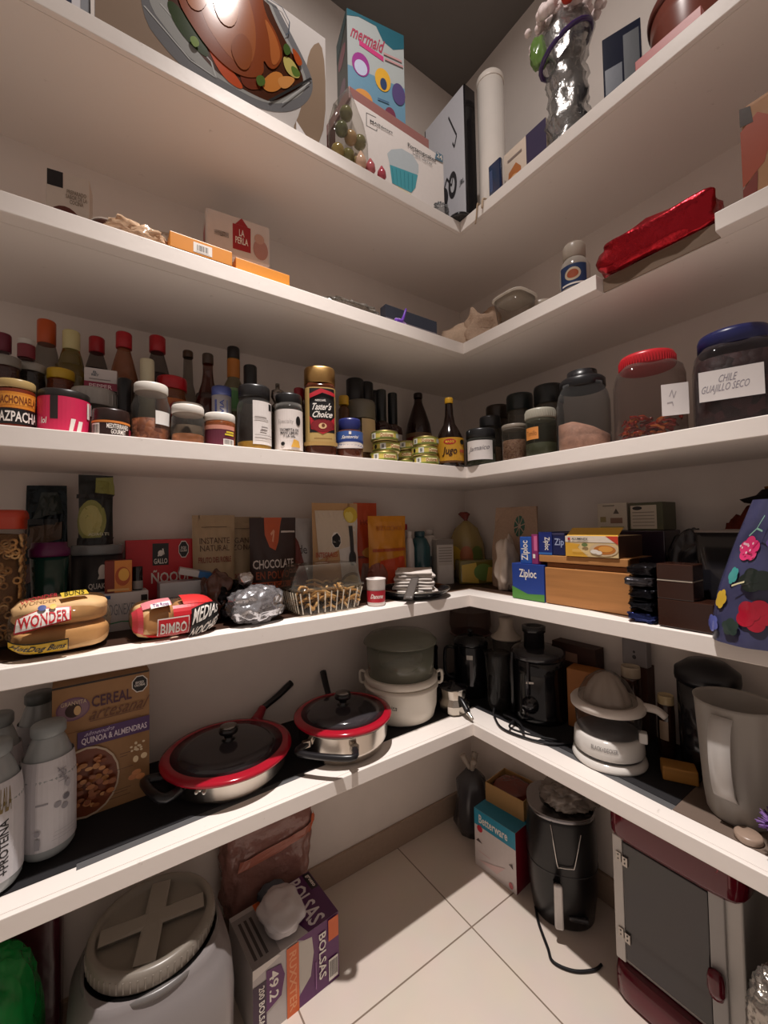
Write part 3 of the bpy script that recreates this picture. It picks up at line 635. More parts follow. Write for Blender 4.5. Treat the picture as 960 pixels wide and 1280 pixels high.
for k, (xl, xr, dd, zo, yt, nm) in enumerate(((275, 337, .16, 0, 306, 'lower'), (259, 339, .14, None, 271, 'upper'))):
    c = PL((xl+xr)/2, 300, dd); a = PL(xl, 300, dd); b = PL(xr, 300, dd); w_ = b[0]-a[0]
    if k == 0: z0 = z; h_ = .115; zl = z+h_+.0005
    else: z0 = zl; h_ = hz(c, yt)-z0
    o = carton('flour_pack', f'white paper flour pack with red emblem, {nm} of two stacked packs', 'flour pack', (c[0], c[1], z0), w_*.98, .08, h_, M('#d9cdc6', 'card'),
      [('r', .4, .2, .68, .8, M('#a52a2e')), ('p', [(.44, .8), (.64, .8), (.54, .98)], M('#a52a2e')), ('t', 'LA\nPERLA', .44, .35, .64, .7, M(WHT)), ('e', .84, .35, .12, .25, M('#b98a80')), ('e', .82, .6, .08, .12, M('#c9a090')), ('t', 'HARINA', .12, .4, .34, .52, M('#7a7068'), 'l')],
      sidel=[('r', .3, .3, .8, .7, M('#a52a2e'))], rz=-.10, group='white flour packs', bevel=.006)
P = PL(394, 362, .05)
pouch('dark_sachet', 'dark blue grey sachet lying right of the orange cartons', 'sachet', (P[0]-.02, P[1], z+.008), .17, .1, .012, M('#3c444c', 'bag'), rot=(math.radians(-80), 0, .15), seed=8)
P = PL(440, 378, .045)
lump('clear_wrap', 'flat crumpled clear wrap on second highest shelf left of purple clip', 'plastic wrap', (P[0], P[1], z), .17, .07, .03, GL('#d9d2c8', .45, .15, 1), amp=.22, fr=5)
P = PL(502, 395, .012)
t = thing('purple_clip', 'purple plastic bag clip standing at the second highest shelf edge', 'clip', (P[0], P[1], z), .1)
MB().tube([(-.022, 0, .006), (-.004, 0, .010), (.006, 0, .022), (.020, .002, .055)], [.008, .003], M('#6a3fae', 'gloss'), sub=4).build('clip_arm', t)
MB().tube([(-.02, .004, .012), (0, .006, .016), (.018, .004, .006)], [.005, .006], M('#b79ad0', 'gloss'), sub=4).build('clip_base', t)
a = PL(482, 385, .10); b = PL(546, 402, .10)
carton('strip_pack', 'long narrow dark blue strip pack behind the purple clip', 'pack', ((a[0]+b[0])/2, a[1], z), b[0]-a[0], .03, hz(PL(514, 393, .10), 391)-z, M('#3f4757', 'gloss'), [('r', 0, .3, 1, .62, M('#8f8890')), ('r', 0, 0, 1, .3, M('#57505a'))])
# corner cloth and containers
P = (-.155, -.175)
t = MB(); blob(t, .2, .14, .12, M('#c5ab94', 'cloth'), seed=2, amp=.18, fr=2.4); blob(t, .13, .12, .155, M('#bba08a', 'cloth'), seed=5, amp=.25, fr=2.6, c=(.05, -.02, 0)); blob(t, .12, .1, .08, M('#c9b09a', 'cloth'), seed=7, amp=.2, fr=3, c=(-.10, .0, 0))
P = PR(590, 400, .10)
tag(t.build('beige_cloth', loc=(P[0]+.035, P[1]+.055, z), rz=-.75), 'bunched beige cloth in the corner of second highest shelf', 'cloth')
P = PR(640, 390, .045); r = rad(P, 46)
t = thing('clear_tub', 'open clear plastic tub beside the beige cloth', 'tub', (P[0], P[1]-.01, z), 0); hh = hz(P, 377)-z
MB().lathe([(r*.8, 0), (r*.97, hh*.95)], GL('#d5cabc', .3, .1), n=4, seg=40).build('tub_body', t)
MB().lathe([(r*.97, hh*.93), (r*1.06, hh*.96), (r*1.06, hh), (r*.97, hh)], GL('#e6ddd0', .7, .1), n=4, seg=40).build('rim', t)
P = PR(672, 375, .08); r = rad(P, 34); hh = hz(P, 371)-z
o = MB().lathe([(r*.9, 0), (r*.95, hh*.75), (r, hh*.76), (r, hh*.97), (r*.9, hh), (0, hh)], M('#d0c3b4', 'plastic')).build('white_tub', loc=(P[0], P[1], z)); tag(o, 'small lidded cream tub between the clear tub and the blue label bottle', 'tub')
P = PR(718, 330, .09); r = rad(P, 40); H = hz(P, 308)-z
t = thing('white_jug', 'pale jug with ribbed lid and dark blue label on second highest shelf', 'jug', (P[0], P[1], z), face(P))
MB().lathe([(r*.95, 0), (r, .01), (r, H*.60), (r*.82, H*.70), (r*.64, H*.76)], GL('#cfc6bb', .55, .15)).build('jug_body', t)
MB().lathe([(r*.66, H*.75), (r*.74, H*.77), (r*.74, H*.96), (r*.66, H), (0, H)], M('#b9ad9f', 'plastic')).build('lid', t)
MB().draw(cyl(r*1.01, H*.22, H*.58, -60, 45), [('r', 0, 0, 1, 1, M('#1e3560')), ('e', .5, .55, .28, .3, M('#c9b9a0')), ('e', .5, .55, .2, .2, M('#a5512e')), ('r', .1, .06, .9, .14, M(WHT))], l0=.0006).build('paper_label', t)
# red foil pack over the trim gap
a = PR(740, 320, .01); b = PR(890, 262, .01); c = ((a[0]+b[0])/2, (a[1]+b[1])/2); L_ = abs(a[1]-b[1])
hh = hz(c, 270)-z
o = blob(MB(), L_, .13, hh, M('#b3202c', 'foil'), seed=3, amp=.09, fr=3.2, e=5, nu=60, nv=26).build('red_foil_pack', loc=(-D+.075, c[1], z), rz=-PI/2)
tag(o, 'long glossy red foil pack lying where the shelf trim is missing', 'pack')
P = PR(905, 262, .15)
carton('dark_grey_tray', 'dark grey flat tray behind the right end of the red foil pack', 'tray', (-.19, P[1]-.02, z), .22, .1, .07, M('#5d5450', 'plastic'), rz=-PI/2)
a = PR(927, 200, .035); b = PR(985, 170, .035)
t = carton('snack_bag_box', 'tall brown and orange snack pack at the right edge on second highest shelf', 'pack', (-D+.035, (a[1]+b[1])/2, z), abs(a[1]-b[1]), .09, hz(a, 135)-z, M('#b58a68', 'bag'),
   [('p', [(0, .2), (.5, .35), (.8, .7), (.4, .85), (0, .75)], M('#a3482a')), ('p', [(0, .8), (.3, .78), (.25, .95), (0, .98)], M('#3c2a1c')), ('p', [(0, 0), (.3, .02), (.35, .3), (0, .18)], M('#7b2f20')), ('p', [(.55, .1), (1, .05), (1, .6), (.7, .5)], M('#e0cdb8'))], rz=-PI/2, bevel=.01)
# ================================================================== MIDDLE SHELF: JARS AND BOTTLES
z = S3
K = M(BLK); Wt = M(WHT)
WL = '#d9d3ca'
# front row, left arm
P = PL(21, 505, .065)
jar('wide amber jar with orange and black label at the left end of middle shelf', 'L', 20, 505, .065, z, 50, 478, ('#b79c66', .16, 1.03), GL('#6a2c14', .75), (M('#4a1c10', 'food'), .9),
    (.02, .80, -75, 78, M('#7c2d14'), [('r', 0, .52, 1, .92, M('#d9882f')), ('r', .05, .60, .95, .86, M('#e59a3c')), ('t', 'MACHONAELA', .1, .62, .92, .82, M('#7a3a18')), ('r', 0, .12, 1, .5, K), ('t', 'GAZPACHA', .06, .18, .95, .44, Wt)]), neck=.98, sh=.92)
jar('squat jar with bright pink label and black lid on middle shelf edge', 'L', 79, 515, .07, z, 67, 492, ('#25211f', .2, 1.0), GL('#3a2a26', .8), (M('#3b211c', 'food'), .9),
    (0.0, .82, -86, 86, M('#d02a55'), [('r', .32, .38, .42, 1, M('#2a1f1f')), ('p', [(.55, .04), (.60, .06), (.64, .42), (.58, .42)], Wt), ('p', [(.64, .0), (.7, .0), (.74, .38), (.68, .38)], Wt), ('r', .82, .5, .88, .95, Wt), ('r', .91, .5, .95, .95, Wt), ('t', 'lol', .2, .25, .28, .42, Wt, 'i')]), neck=.99, sh=.95)
jar('small flat jar with barcode and dark label beside the pink jar', 'L', 139, 528, .055, z, 48, 514, ('#2a1a16', .42, 1.0), GL('#3a1a12', .8), (M('#351812', 'food'), .9),
    (.03, .56, -80, 80, M('#2b1713'), [('r', 0, .86, 1, 1, M('#d3803c')), ('bar', .06, .08, .28, .8), ('t', 'MEDITERRANEO\nGOURMET', .42, .15, .86, .8, Wt), ('r', .88, 0, 1, .6, M('#7d1c2a'))]), neck=.99, sh=.95)
nuts = GR('#7a3d22', '#b46a40', 95)
jar('clear jar of nuts with a cream lid and blank sticker on middle shelf', 'L', 189, 515, .075, z, 51, 482, (WL, .14, .86), GL('#d5d3cc', .22), (nuts, .46), (.30, .52, 12, 62, M('#e4e0db'), []), neck=.82, sh=.72)
jar('small clear jar with a layer of orange powder and white lid', 'L', 235, 532, .055, z, 42, 510, (WL, .2, .98), GL('#c9c4bb', .25), (M('#c47a4a', 'food'), .32), None, neck=.92, sh=.85, ribs=0)
jar('clear jar with cream lid stacked behind the orange powder jar', 'L', 232, 520, .13, z, 44, 507, (WL, .14, .9), GL('#c9c4bb', .3), (M('#9a8470', 'food'), .6), None, neck=.84, sh=.8)
jar('small brown jar with cream lid and barcode label on middle shelf', 'L', 275, 538, .055, z, 39, 519, (WL, .22, 1.0), GL('#8a4a26', .6), (M('#a8653a', 'food'), .9),
    (.03, .62, -70, 62, M('#5d2434'), [('r', 0, .8, 1, 1, M('#c98b78')), ('bar', .62, .04, .96, .34), ('r', .66, .52, .95, .6, M('#d9c23a')), ('r', .7, .64, .95, .72, M('#d9c23a'))]), neck=.97, sh=.9)
P = PL(318, 525, .075)
jar('tall clear jar with black lid, white label and yellow powder', 'L', 318, 525, .075, z, 44, 485, ('#201f20', .18, .92), GL('#cfcac4', .25), (M('#d9a52e', 'food'), .18),
    (.10, .74, -5, 72, M('#ddd6d2'), [('r', .74, .82, .94, .97, K), ('r', .08, .62, .6, .64, M('#a39b97')), ('r', .08, .56, .7, .58, M('#a39b97')), ('r', .3, .3, .6, .33, M('#8d8582')), ('r', .35, .38, .65, .41, M('#8d8582')), ('r', .08, .14, .9, .16, M('#a39b97')), ('r', .08, .2, .9, .22, M('#a39b97'))]), neck=.88, sh=.84)
jar('clear spice jar with black lid and white label left of the gold lidded coffee jar', 'L', 361, 530, .06, z, 35, 495, ('#1b1a1b', .16, .96), GL('#cbc5bd', .3), (M('#cdb89e', 'food'), .3),
    (.06, .72, -80, 80, M('#dcd3ce'), [('t', 'Specialty', .22, .62, .62, .75, M('#b3aca8'), 'n'), ('t', 'TROMPITA DE\nMANI LIMON\nY LA SAL', .26, .3, .76, .52, M('#3a3534')), ('e', .75, .72, .07, .12, K), ('e', .35, .14, .05, .05, K), ('p', [(.55, .06), (.8, .06), (.75, .22), (.62, .26)], M('#d9a64a'))]), neck=.95, sh=.9)
# the gold coffee jar
gl = '#c8a062'
P = PL(400, 520, .07); r = rad(P, 39); H = hz(P, 464)-z
t = thing('coffee_jar', 'tall gold lidded instant coffee jar with black label and white script lettering', 'coffee jar', (P[0], P[1], z), face(P)+.05)
MB().lathe([(r*.95, 0), (r, .004), (r, H*.78), (r*.93, H*.815)], GL('#5a2e1c', .55), n=3.2, seg=40).build('jar_body', t)
MB().lathe([(r*.95, .003), (r*.95, H*.5), (0, H*.5)], M('#4a2417', 'food'), n=3.2, seg=40).build('contents', t)
MB().lathe([(r*.97, H*.82), (r*1.0, H*.825), (r*1.0, H*.985), (r*.96, H), (r*.9, H), (0, H*.995)], M('#c9a065', 'brushed'), n=2.4, seg=40).build('lid', t)
S = Surf(lambda u, v: Vector(((lambda a: (r*(abs(math.cos(a))**3.2+abs(math.sin(a))**3.2)**(-1/3.2)*1.003*math.sin(a)))(math.radians(-58+116*u)), (lambda a: (-r*(abs(math.cos(a))**3.2+abs(math.sin(a))**3.2)**(-1/3.2)*1.003*math.cos(a)))(math.radians(-58+116*u)), H*(.12+.64*v))), 16, 1)
MB().draw(S, [('r', 0, 0, 1, 1, M('#b99a5f')), ('r', .18, .22, .92, .98, K), ('p', [(.18, .5), (.22, .28), (.55, .19), (.88, .28), (.92, .5), (.85, .34), (.55, .25), (.25, .34)], M('#b3202e')), ('e', .55, .34, .34, .11, M('#7d1820')), ('e', .55, .33, .12, .05, M('#d9b183')), ('e', .57, .34, .05, .03, M('#6b3a20')),
    ('t', 'NESCAFÉ.', .34, .75, .66, .79, Wt), ('t', "Taster's", .25, .60, .8, .72, Wt, 'i'), ('t', 'Choice', .27, .47, .83, .58, Wt, 'i'), ('p', [(.2, .8), (.5, .92), (.9, .84), (.9, .9), (.5, .97), (.2, .88)], M('#b3202e')), ('r', .3, .1, .8, .12, M('#8a6a3a')), ('r', 0, 0, 1, .06, M('#a8874f'))], l0=.0008, dl=.0004).build('paper_label', t)
jar('small coffee jar with dark blue lid and blue label', 'L', 437, 540, .05, z, 33, 525, ('#232a63', .3, .84), GL('#6a3a28', .6), (M('#7b4630', 'food'), .5),
    (.28, .66, -85, 85, M('#3c5a9a'), [('e', .5, .1, .5, .22, M('#e0d6d0')), ('r', .0, .3, 1, .45, M('#2a3f80')), ('t', 'Santorini', .3, .5, .72, .72, Wt, 'i'), ('r', .48, .76, .54, .95, Wt)]), neck=.85, sh=.62, cat='coffee jar')
# tuna cans
cols_ = (('left', 482, .048, 31, 3), ('middle', 508, .130, 30, 3), ('right', 532, .044, 27, 3))
lev = ('bottom', 'middle', 'topmost'); first = None
for cn, px, dd, wpx, n in cols_:
    P = PL(px, 560, dd); r = rad(PL(482, 560, .055), 34); H = .0292
    for k in range(n):
        jx = ((-.004, .006, -.002) if cn != 'right' else (.0, -.003, .003))[k]
        if first is None:
            t = first = thing('tuna_can', 'x', 'tuna can', (0, 0, 0))
            MB().lathe([(r*.96, 0), (r, .002), (r*.985, .004), (r*.985, H-.005), (r, H-.003), (r*.97, H-.001), (r*.94, H-.003), (0, H-.003)], M('#bfae72', 'brushed')).build('can_body', t)
            MB().draw(cyl(r*.988, .004, H-.005, -175, 175), [('r', 0, 0, 1, 1, M('#c9b65a')), ('r', 0, 0, 1, .2, M('#7d8a3e')), ('r', 0, .85, 1, 1, M('#8a9440')), ('r', .37, .12, .44, .9, M('#d8d6ce')), ('r', .39, .25, .42, .75, M('#77776f')), ('r', .50, .25, .66, .8, M('#e8dfa8')), ('t', 'Dolores', .505, .3, .655, .75, M('#a13a1e')), ('e', .31, .5, .02, .3, K), ('r', .70, .2, .8, .8, M('#a8b0a8')), ('t', 'Dolores', .12, .3, .26, .75, M('#a13a1e')), ('t', 'Dolores', .84, .3, .97, .75, M('#a13a1e'))], l0=.0004).build('paper_label', t)
            o = t
        else:
            o = first.copy(); COL.objects.link(o)
            for ch in list(first.children): c = ch.copy(); COL.objects.link(c); c.parent = o
        o.location = (P[0]+jx, P[1]+abs(jx), z+k*(H+.0002)); o.rotation_euler = (0, 0, face(P)+(.0, .35, -.3)[k]*(1 if cn != 'middle' else -1.2))
        tag(o, f'yellow tuna can, {lev[k]} of the three in the {cn} column of stacked cans', 'tuna can', 'stacked yellow tuna cans')
# maggi bottle
mg = [(.9, 0), (1, .02), (1, .30), (.97, .40), (.7, .52), (.42, .62), (.3, .75), (.26, .9), (.26, .93)]
bottle('dark seasoning bottle with slender neck, yellow cap and yellow label', 'L', 562, 545, .04, z, 36, 498, mg, M('#1d100c', 'gloss'), ('#d9a72c', .92, .30), None,
       [(.05, .40, -70, 70, 1.004, M('#c48f2a'), [('r', 0, 0, 1, .08, M('#5a3a1c')), ('e', .5, .83, .17, .11, M('#b3242a')), ('t', 'MAGGI', .38, .78, .62, .88, M('#e8c33a')), ('t', 'Jugo', .3, .25, .7, .62, M('#3a2014'), 'i'), ('e', .88, .82, .08, .1, K), ('r', .78, .4, .95, .52, M('#a84a2a'))])], name='seasoning_bottle')
# ---- second and third rows, left arm
red = '#b01522'
bot = [(.92, 0), (1, .02), (1, .45), (.96, .55), (.7, .72), (.42, .84), (.38, .88)]
bottle('clear sauce bottle with maroon cap standing at the far left of middle shelf', 'L', 3, 470, .24, z, 38, 418, bot, GL('#9fa2a5', .35), ('#6d1a33', .84, .62), (M('#5a2a24', 'food'), .5))
jar('short jar with pale lid and red contents under the maroon capped bottle', 'L', 6, 470, .14, z, 44, 447, ('#8d8882', .12, .98), GL('#4a2a26', .7), (M('#7a2c20', 'food'), .85), None, neck=.9)
jar('black labelled jar with white lid behind the wide amber jar', 'L', 38, 480, .155, z, 42, 451, ('#a9a49c', .1, .98), GL('#2a2422', .75), (M('#1e1a1a', 'food'), .85), (.1, .35, -60, 70, M('#b5aaa0'), []), neck=.92)
zj = hz(PL(38, 480, .155), 451)+.0005
jar('tiny jar with maroon label and white lid standing on the black labelled jar', 'L', 33, 440, .155, zj, 23, 425, ('#c9c4bd', .26, 1.0), GL('#6a2c30', .6), (M('#5a1f22', 'food'), .9), (.05, .7, -80, 80, M('#7d2430'), []), neck=.95, sh=.9)
bottle('tall clear bottle with an orange cap near the wall on middle shelf', 'L', 58, 460, .27, z, 38, 402, [(.92, 0), (1, .02), (1, .6), (.8, .75), (.62, .82), (.62, .86)], GL('#a39e92', .35), ('#c4521c', .82, .66), None)
jar('jar of dark red sauce with yellow lid behind the pink jar', 'L', 76, 485, .16, z, 37, 461, ('#d0aa2c', .13, 1.0), GL('#7a3a1c', .6), (M('#5f2a16', 'food'), .85), None, neck=.93)
bottle('olive oil bottle with a cream cap on middle shelf', 'L', 89, 460, .24, z, 46, 416, [(.92, 0), (1, .02), (1, .5), (.95, .58), (.62, .78), (.5, .84)], GL('#6b5a1e', .7), ('#cfc48f', .84, .5), (M('#5a4a18', 'gloss'), .7), [(.32, .5, -70, 70, 1.0, M('#c4bda4'), [])])
jar('wide jar covered with pleated foil paper under the pepper carton', 'L', 118, 505, .14, z, 60, 489, ('#b5b0aa', .3, 1.0), GL('#a9a29a', .4), (M('#a08872', 'food'), .6), None, neck=.97, sh=.9, ribs=26)
zj = hz(PL(118, 505, .14), 489)+.0005
P = PL(126, 478, .125)
a = rad(P, 42)
carton('pepper_carton', 'white and maroon glossy carton reading PEPPER on the pleated jar', 'carton', (P[0], P[1], zj), a*2, .03, hz(P, 461)-zj, M('#cfc6c4', 'gloss'),
       [('r', 0, 0, 1, .36, M('#8d1f3d')), ('t', 'PEPPER', .15, .06, .85, .26, M('#e6c6cc')), ('t', 'EL\nREY', .22, .62, .45, .86, M('#55606a')), ('r', .15, .46, .8, .5, M('#8a8482'))], sidel=[('r', 0, 0, 1, .36, M('#8d1f3d'))], rz=-.1)
soy = [(.92, 0), (1, .02), (1, .5), (.93, .6), (.62, .76), (.40, .86), (.38, .88)]
bottle('dark soy sauce bottle with red cap behind the pepper carton', 'L', 121, 450, .25, z, 46, 413, soy, GL('#8a8078', .3), (red, .87, .47), (M('#170b0c', 'gloss'), .72))
bottle('amber sauce bottle with red cap, the middle one of the three red capped bottles', 'L', 155, 455, .24, z, 42, 417, soy, GL('#9a5a34', .5), (red, .87, .5), (M('#5d2413', 'gloss'), .6), [(.3, .55, -50, 60, 1.0, M('#4a4038'), [])])
bottle('dark vinegar bottle with red cap, the right one of the three red capped bottles', 'L', 198, 460, .26, z, 42, 422, soy, GL('#7a6a64', .35), (red, .87, .5), (M('#1d0d12', 'gloss'), .68))
P = PL(156, 495, .11); r = rad(P, 18); H = hz(P, 474)-z
t = thing('pepper_grinder', 'black pepper grinder standing behind the small flat barcode jar', 'grinder', (P[0], P[1], z), face(P))
MB().lathe([(r*.9, 0), (r, .004), (r, H*.48), (r*.9, H*.5)], GL('#5a504a', .5)).build('jar_body', t)
MB().lathe([(r*1.0, H*.5), (r*1.05, H*.53), (r*.98, H*.75), (r*1.08, H*.97), (r*.9, H), (0, H)], M('#17171a', 'plastic')).build('grinder_head', t)
P = PL(183, 478, .17); H = hz(P, 450)-z
bottle('small pale green sculpted bottle with a cream cap between red capped bottles', 'L', 184, 470, .17, z, 24, 450, [(.9, 0), (1, .04), (.95, .3), (1, .4), (.85, .5), (1, .6), (.8, .68), (.74, .75)], M('#a8a487', 'plastic'), ('#cfc6a8', .74, .78))
bottle('slim empty clear bottle with brown cap near the wall', 'L', 235, 465, .26, z, 38, 436, [(.92, 0), (1, .02), (1, .3), (.7, .52), (.36, .7), (.3, .94)], GL('#a39a8c', .25), ('#4a3220', .94, .36), None)
jar('jar with red lid and orange label behind the small white lidded jars', 'L', 220, 490, .155, z, 42, 468, (red, .16, .96), GL('#9a5a34', .5), (M('#a35a2c', 'food'), .8), (.3, .7, -75, 75, M('#c46a2c'), [('e', .6, .5, .2, .4, M('#a3252a'))]), neck=.88, sh=.8)
bottle('dark brown sauce bottle with brown cap and amber neck', 'L', 260, 480, .17, z, 38, 442, [(.92, 0), (1, .02), (1, .4), (.85, .52), (.42, .72), (.34, .82), (.34, .9)], GL('#4a1e12', .75), ('#3a2a1e', .9, .38), (M('#2a0f0c', 'gloss'), .6), [(.12, .34, -70, 70, 1.003, M('#4f5f52'), [])])
P = PL(277, 505, .105); r = rad(P, 25); H = hz(P, 484)-z
t = thing('spice_tin', 'white and blue spice tin behind the small brown barcode jar', 'tin', (P[0], P[1], z), face(P))
MB().lathe([(r*.98, 0), (r, .003), (r, H-.004)], M('#c9c6cc', 'print')).build('tin_body', t)
MB().lathe([(r*1.02, H*.86), (r*1.02, H*.98), (r*.95, H), (r*.9, H-.002), (0, H-.002)], M('#4a5694', 'plastic')).build('lid', t)
MB().draw(cyl(r*1.003, H*.3, H*.84, -70, 70), [('r', .2, .1, .3, .9, M('#4a5694')), ('t', 'SALVIA', .42, .1, .6, .9, M('#4a5694'), 'l'), ('r', .7, .1, .76, .9, M('#7a80a4'))]).build('paper_label', t)
bottle('tall bottle with black cap, orange neck and green label', 'L', 292, 475, .24, z, 32, 435, [(.92, 0), (1, .02), (1, .55), (.95, .62), (.5, .72), (.48, .9)], GL('#8a7f5c', .5), ('#1b1718', .9, .5), None,
       [(.42, .62, -75, 75, 1.003, M('#7d9a6a'), [('e', .5, .5, .3, .4, M('#4f8a4a'))]), (.73, .89, -85, 85, .50, M('#c4782c'), [])])
bottle('bottle with round black dropper cap behind the yellow powder jar', 'L', 313, 490, .19, z, 30, 460, [(.92, 0), (1, .02), (1, .4), (.6, .6), (.55, .68)], GL('#7a6a5c', .5), ('#17171a', .68, .56), None)
P = PL(347, 495, .14); r = rad(P, 18); H = hz(P, 480)-z
t = thing('salt_mill', 'metal and glass salt mill behind the white labelled spice jar', 'mill', (P[0], P[1], z))
MB().lathe([(r*.9, 0), (r, .004), (r*.9, H*.6), (r*.8, H*.62)], GL('#5c4a3e', .5)).build('jar_body', t)
MB().lathe([(r*.85, H*.62), (r*.9, H*.7), (r*.5, H*.74), (r*.95, H*.82), (r*.9, H*.9), (r*.3, H*.93), (r*.3, H), (0, H)], M('#8f8a86', 'metal')).build('grinder_head', t)
bottle('slim dark bottle with red cap just left of the gold lidded coffee jar', 'L', 374, 510, .12, z, 14, 486, [(.92, 0), (1, .02), (1, .75), (.8, .85)], GL('#5a3a30', .6), ('#9a1a2a', .85, .95), None)
# cluster right of the coffee jar
bottle('slim bottle with small round yellow cap behind the blue lidded coffee jar', 'L', 430, 520, .16, z, 14, 497, [(.92, 0), (1, .02), (1, .8), (.6, .86)], M('#5a3a22', 'gloss'), ('#d0a42c', .87, .9), None)
jar('large plastic pitcher jar with grey green lid behind the blue lidded coffee jar', 'L', 447, 535, .125, z, 40, 497, ('#6e695c', .28, 1.0), GL('#bfae98', .35), (M('#7a5238', 'food'), .55), (.2, .7, 5, 70, M('#c9b08a'), []), neck=.95, sh=.9)
for (px, wpx, yt, dd, nm) in ((444, 22, 475, .24, 'left'), (458, 18, 479, .27, 'middle'), (468, 16, 484, .25, 'right')):
    bottle(f'bottle with a tall black cap, {nm} of the three above the grey green jar lid', 'L', px, 510, dd, z, wpx, yt, [(.92, 0), (1, .02), (1, .6), (.9, .7)], M('#2a1d18', 'gloss'), ('#17171a', .7, 1.0), None)
for (px, yt, wpx, nm, c2) in ((477, 488, 25, 'left', '#2f1512'), (491, 490, 24, 'right', '#3a1a14')):
    bottle(f'small dark bottle with black capsule and white label, {nm} one of two behind the cans', 'L', px, 525, .17 if nm == 'left' else .20, z, wpx, yt, [(.95, 0), (1, .02), (1, .5), (.9, .56), (.45, .6), (.42, .98), (0, 1)], M(c2, 'gloss'), ('#14181a', .60, .50), None,
       [(.08, .46, -70, 70, 1.003, M('#cfc8c4'), [('r', .15, .75, .85, .8, M('#7a7472')), ('r', .15, .6, .85, .65, M('#7a7472')), ('r', .15, .45, .7, .5, M('#7a7472'))] if nm == 'left' else [('e', .5, .6, .15, .15, M('#b5683a'))])])
bottle('large dark amber bottle with red label near the corner of middle shelf', 'L', 523, 520, .27, z, 33, 492, [(.92, 0), (1, .02), (1, .5), (.88, .62), (.55, .78), (.32, .88), (.3, .94)], M('#2a120c', 'gloss'), ('#1c0f0c', .94, .34), None, [(.1, .5, -75, 75, 1.003, M('#8a2a22'), [('r', .3, .1, .6, .7, M('#a39068')), ('r', 0, .88, 1, 1, M('#8a6a4a'))])])
# ---- right arm
jar('small jar with black lid and handwritten white label Jamaico at the inner corner', 'R', 601, 560, .035, z, 37, 538, ('#232426', .24, 1.0), GL('#a8a89c', .3), (M('#4c5236', 'food'), .42),
    (.14, .66, -62, 50, M('#e2dcd9'), [('t', 'Jamaico', .12, .4, .86, .72, M('#55505a'), 'ni', .1)]), neck=.95, sh=.92, n=2)
jar('small dark lidded jar directly behind the Jamaico jar', 'R', 613, 545, .11, z, 27, 521, ('#2b2b2c', .2, 1.0), GL('#a39a8c', .35), (M('#7a5a40', 'food'), .5), None, neck=.93)
jar('dark lidded spice jar standing by the wall above the Jamaico jar', 'R', 622, 530, .22, z, 29, 508, ('#33291f', .2, 1.0), GL('#6a5c4c', .55), (M('#4c3a2a', 'food'), .7), None, neck=.93)
jar('stubby jar with pinkish grains behind the Jamaico jar', 'R', 643, 552, .045, z, 32, 532, ('#8f8578', .1, 1.0), GL('#b0a696', .3), (GR('#8a5f48', '#b08a70', 200), .62), None, neck=.97, sh=.93)
jar('jar with a dark green lid beside the wall, left of the large grey lidded one', 'R', 650, 520, .2, z, 34, 494, ('#262d2c', .22, 1.0), GL('#6a6458', .5), (M('#5a4c3c', 'food'), .6), None, neck=.94)
jar('glass jar with ribbed pale lid and orange tape label on the right arm', 'R', 676, 545, .055, z, 40, 513, ('#a8a496', .2, .98), GL('#a0a08c', .3), (M('#5c6048', 'food'), .35), (.35, .6, -62, -8, M('#d98f4a'), [('t', 'Tomillo', .12, .3, .88, .7, M('#7a4420'), 'n')]), neck=.95, sh=.9, ribs=40)
jar('dark lidded jar by the wall left of the pink powder jar', 'R', 686, 510, .19, z, 38, 483, ('#1e2122', .24, 1.0), GL('#6a6458', .5), (M('#4a3a2c', 'food'), .6), None, neck=.94)
# big clear jar, pink powder
P = PR(729, 520, .085); r = rad(P, 68); H = hz(P, 466)-z
t = thing('powder_jar', 'large clear plastic jar with stepped black lid and pale pink powder', 'jar', (P[0], P[1], z), face(P))
MB().lathe([(r*.9, 0), (r, .006), (r, H*.18), (r*.975, H*.2), (r, H*.22), (r, H*.58), (r*.93, H*.7), (r*.8, H*.78), (r*.8, H*.82)], GL('#cfd0cf', .2), n=2.8, seg=44).build('jar_body', t)
MB().lathe([(r*.84, H*.78), (r*.87, H*.79), (r*.87, H*.88), (r*.80, H*.905), (r*.60, H*.91), (r*.58, H*.93), (r*.56, H), (0, H)], M('#1d1d20', 'plastic'), seg=44).build('lid', t)
def slant(x, y, zz): return (x, y, zz*(1+.35*(-x/r)) if zz > .05 else zz)
MB().lathe([(r*.88, .004), (r*.95, .01), (r*.95, H*.26), (r*.5, H*.33), (0, H*.35)], M('#cf9c84', 'food'), n=2.8, seg=44, jit=slant).build('contents', t)
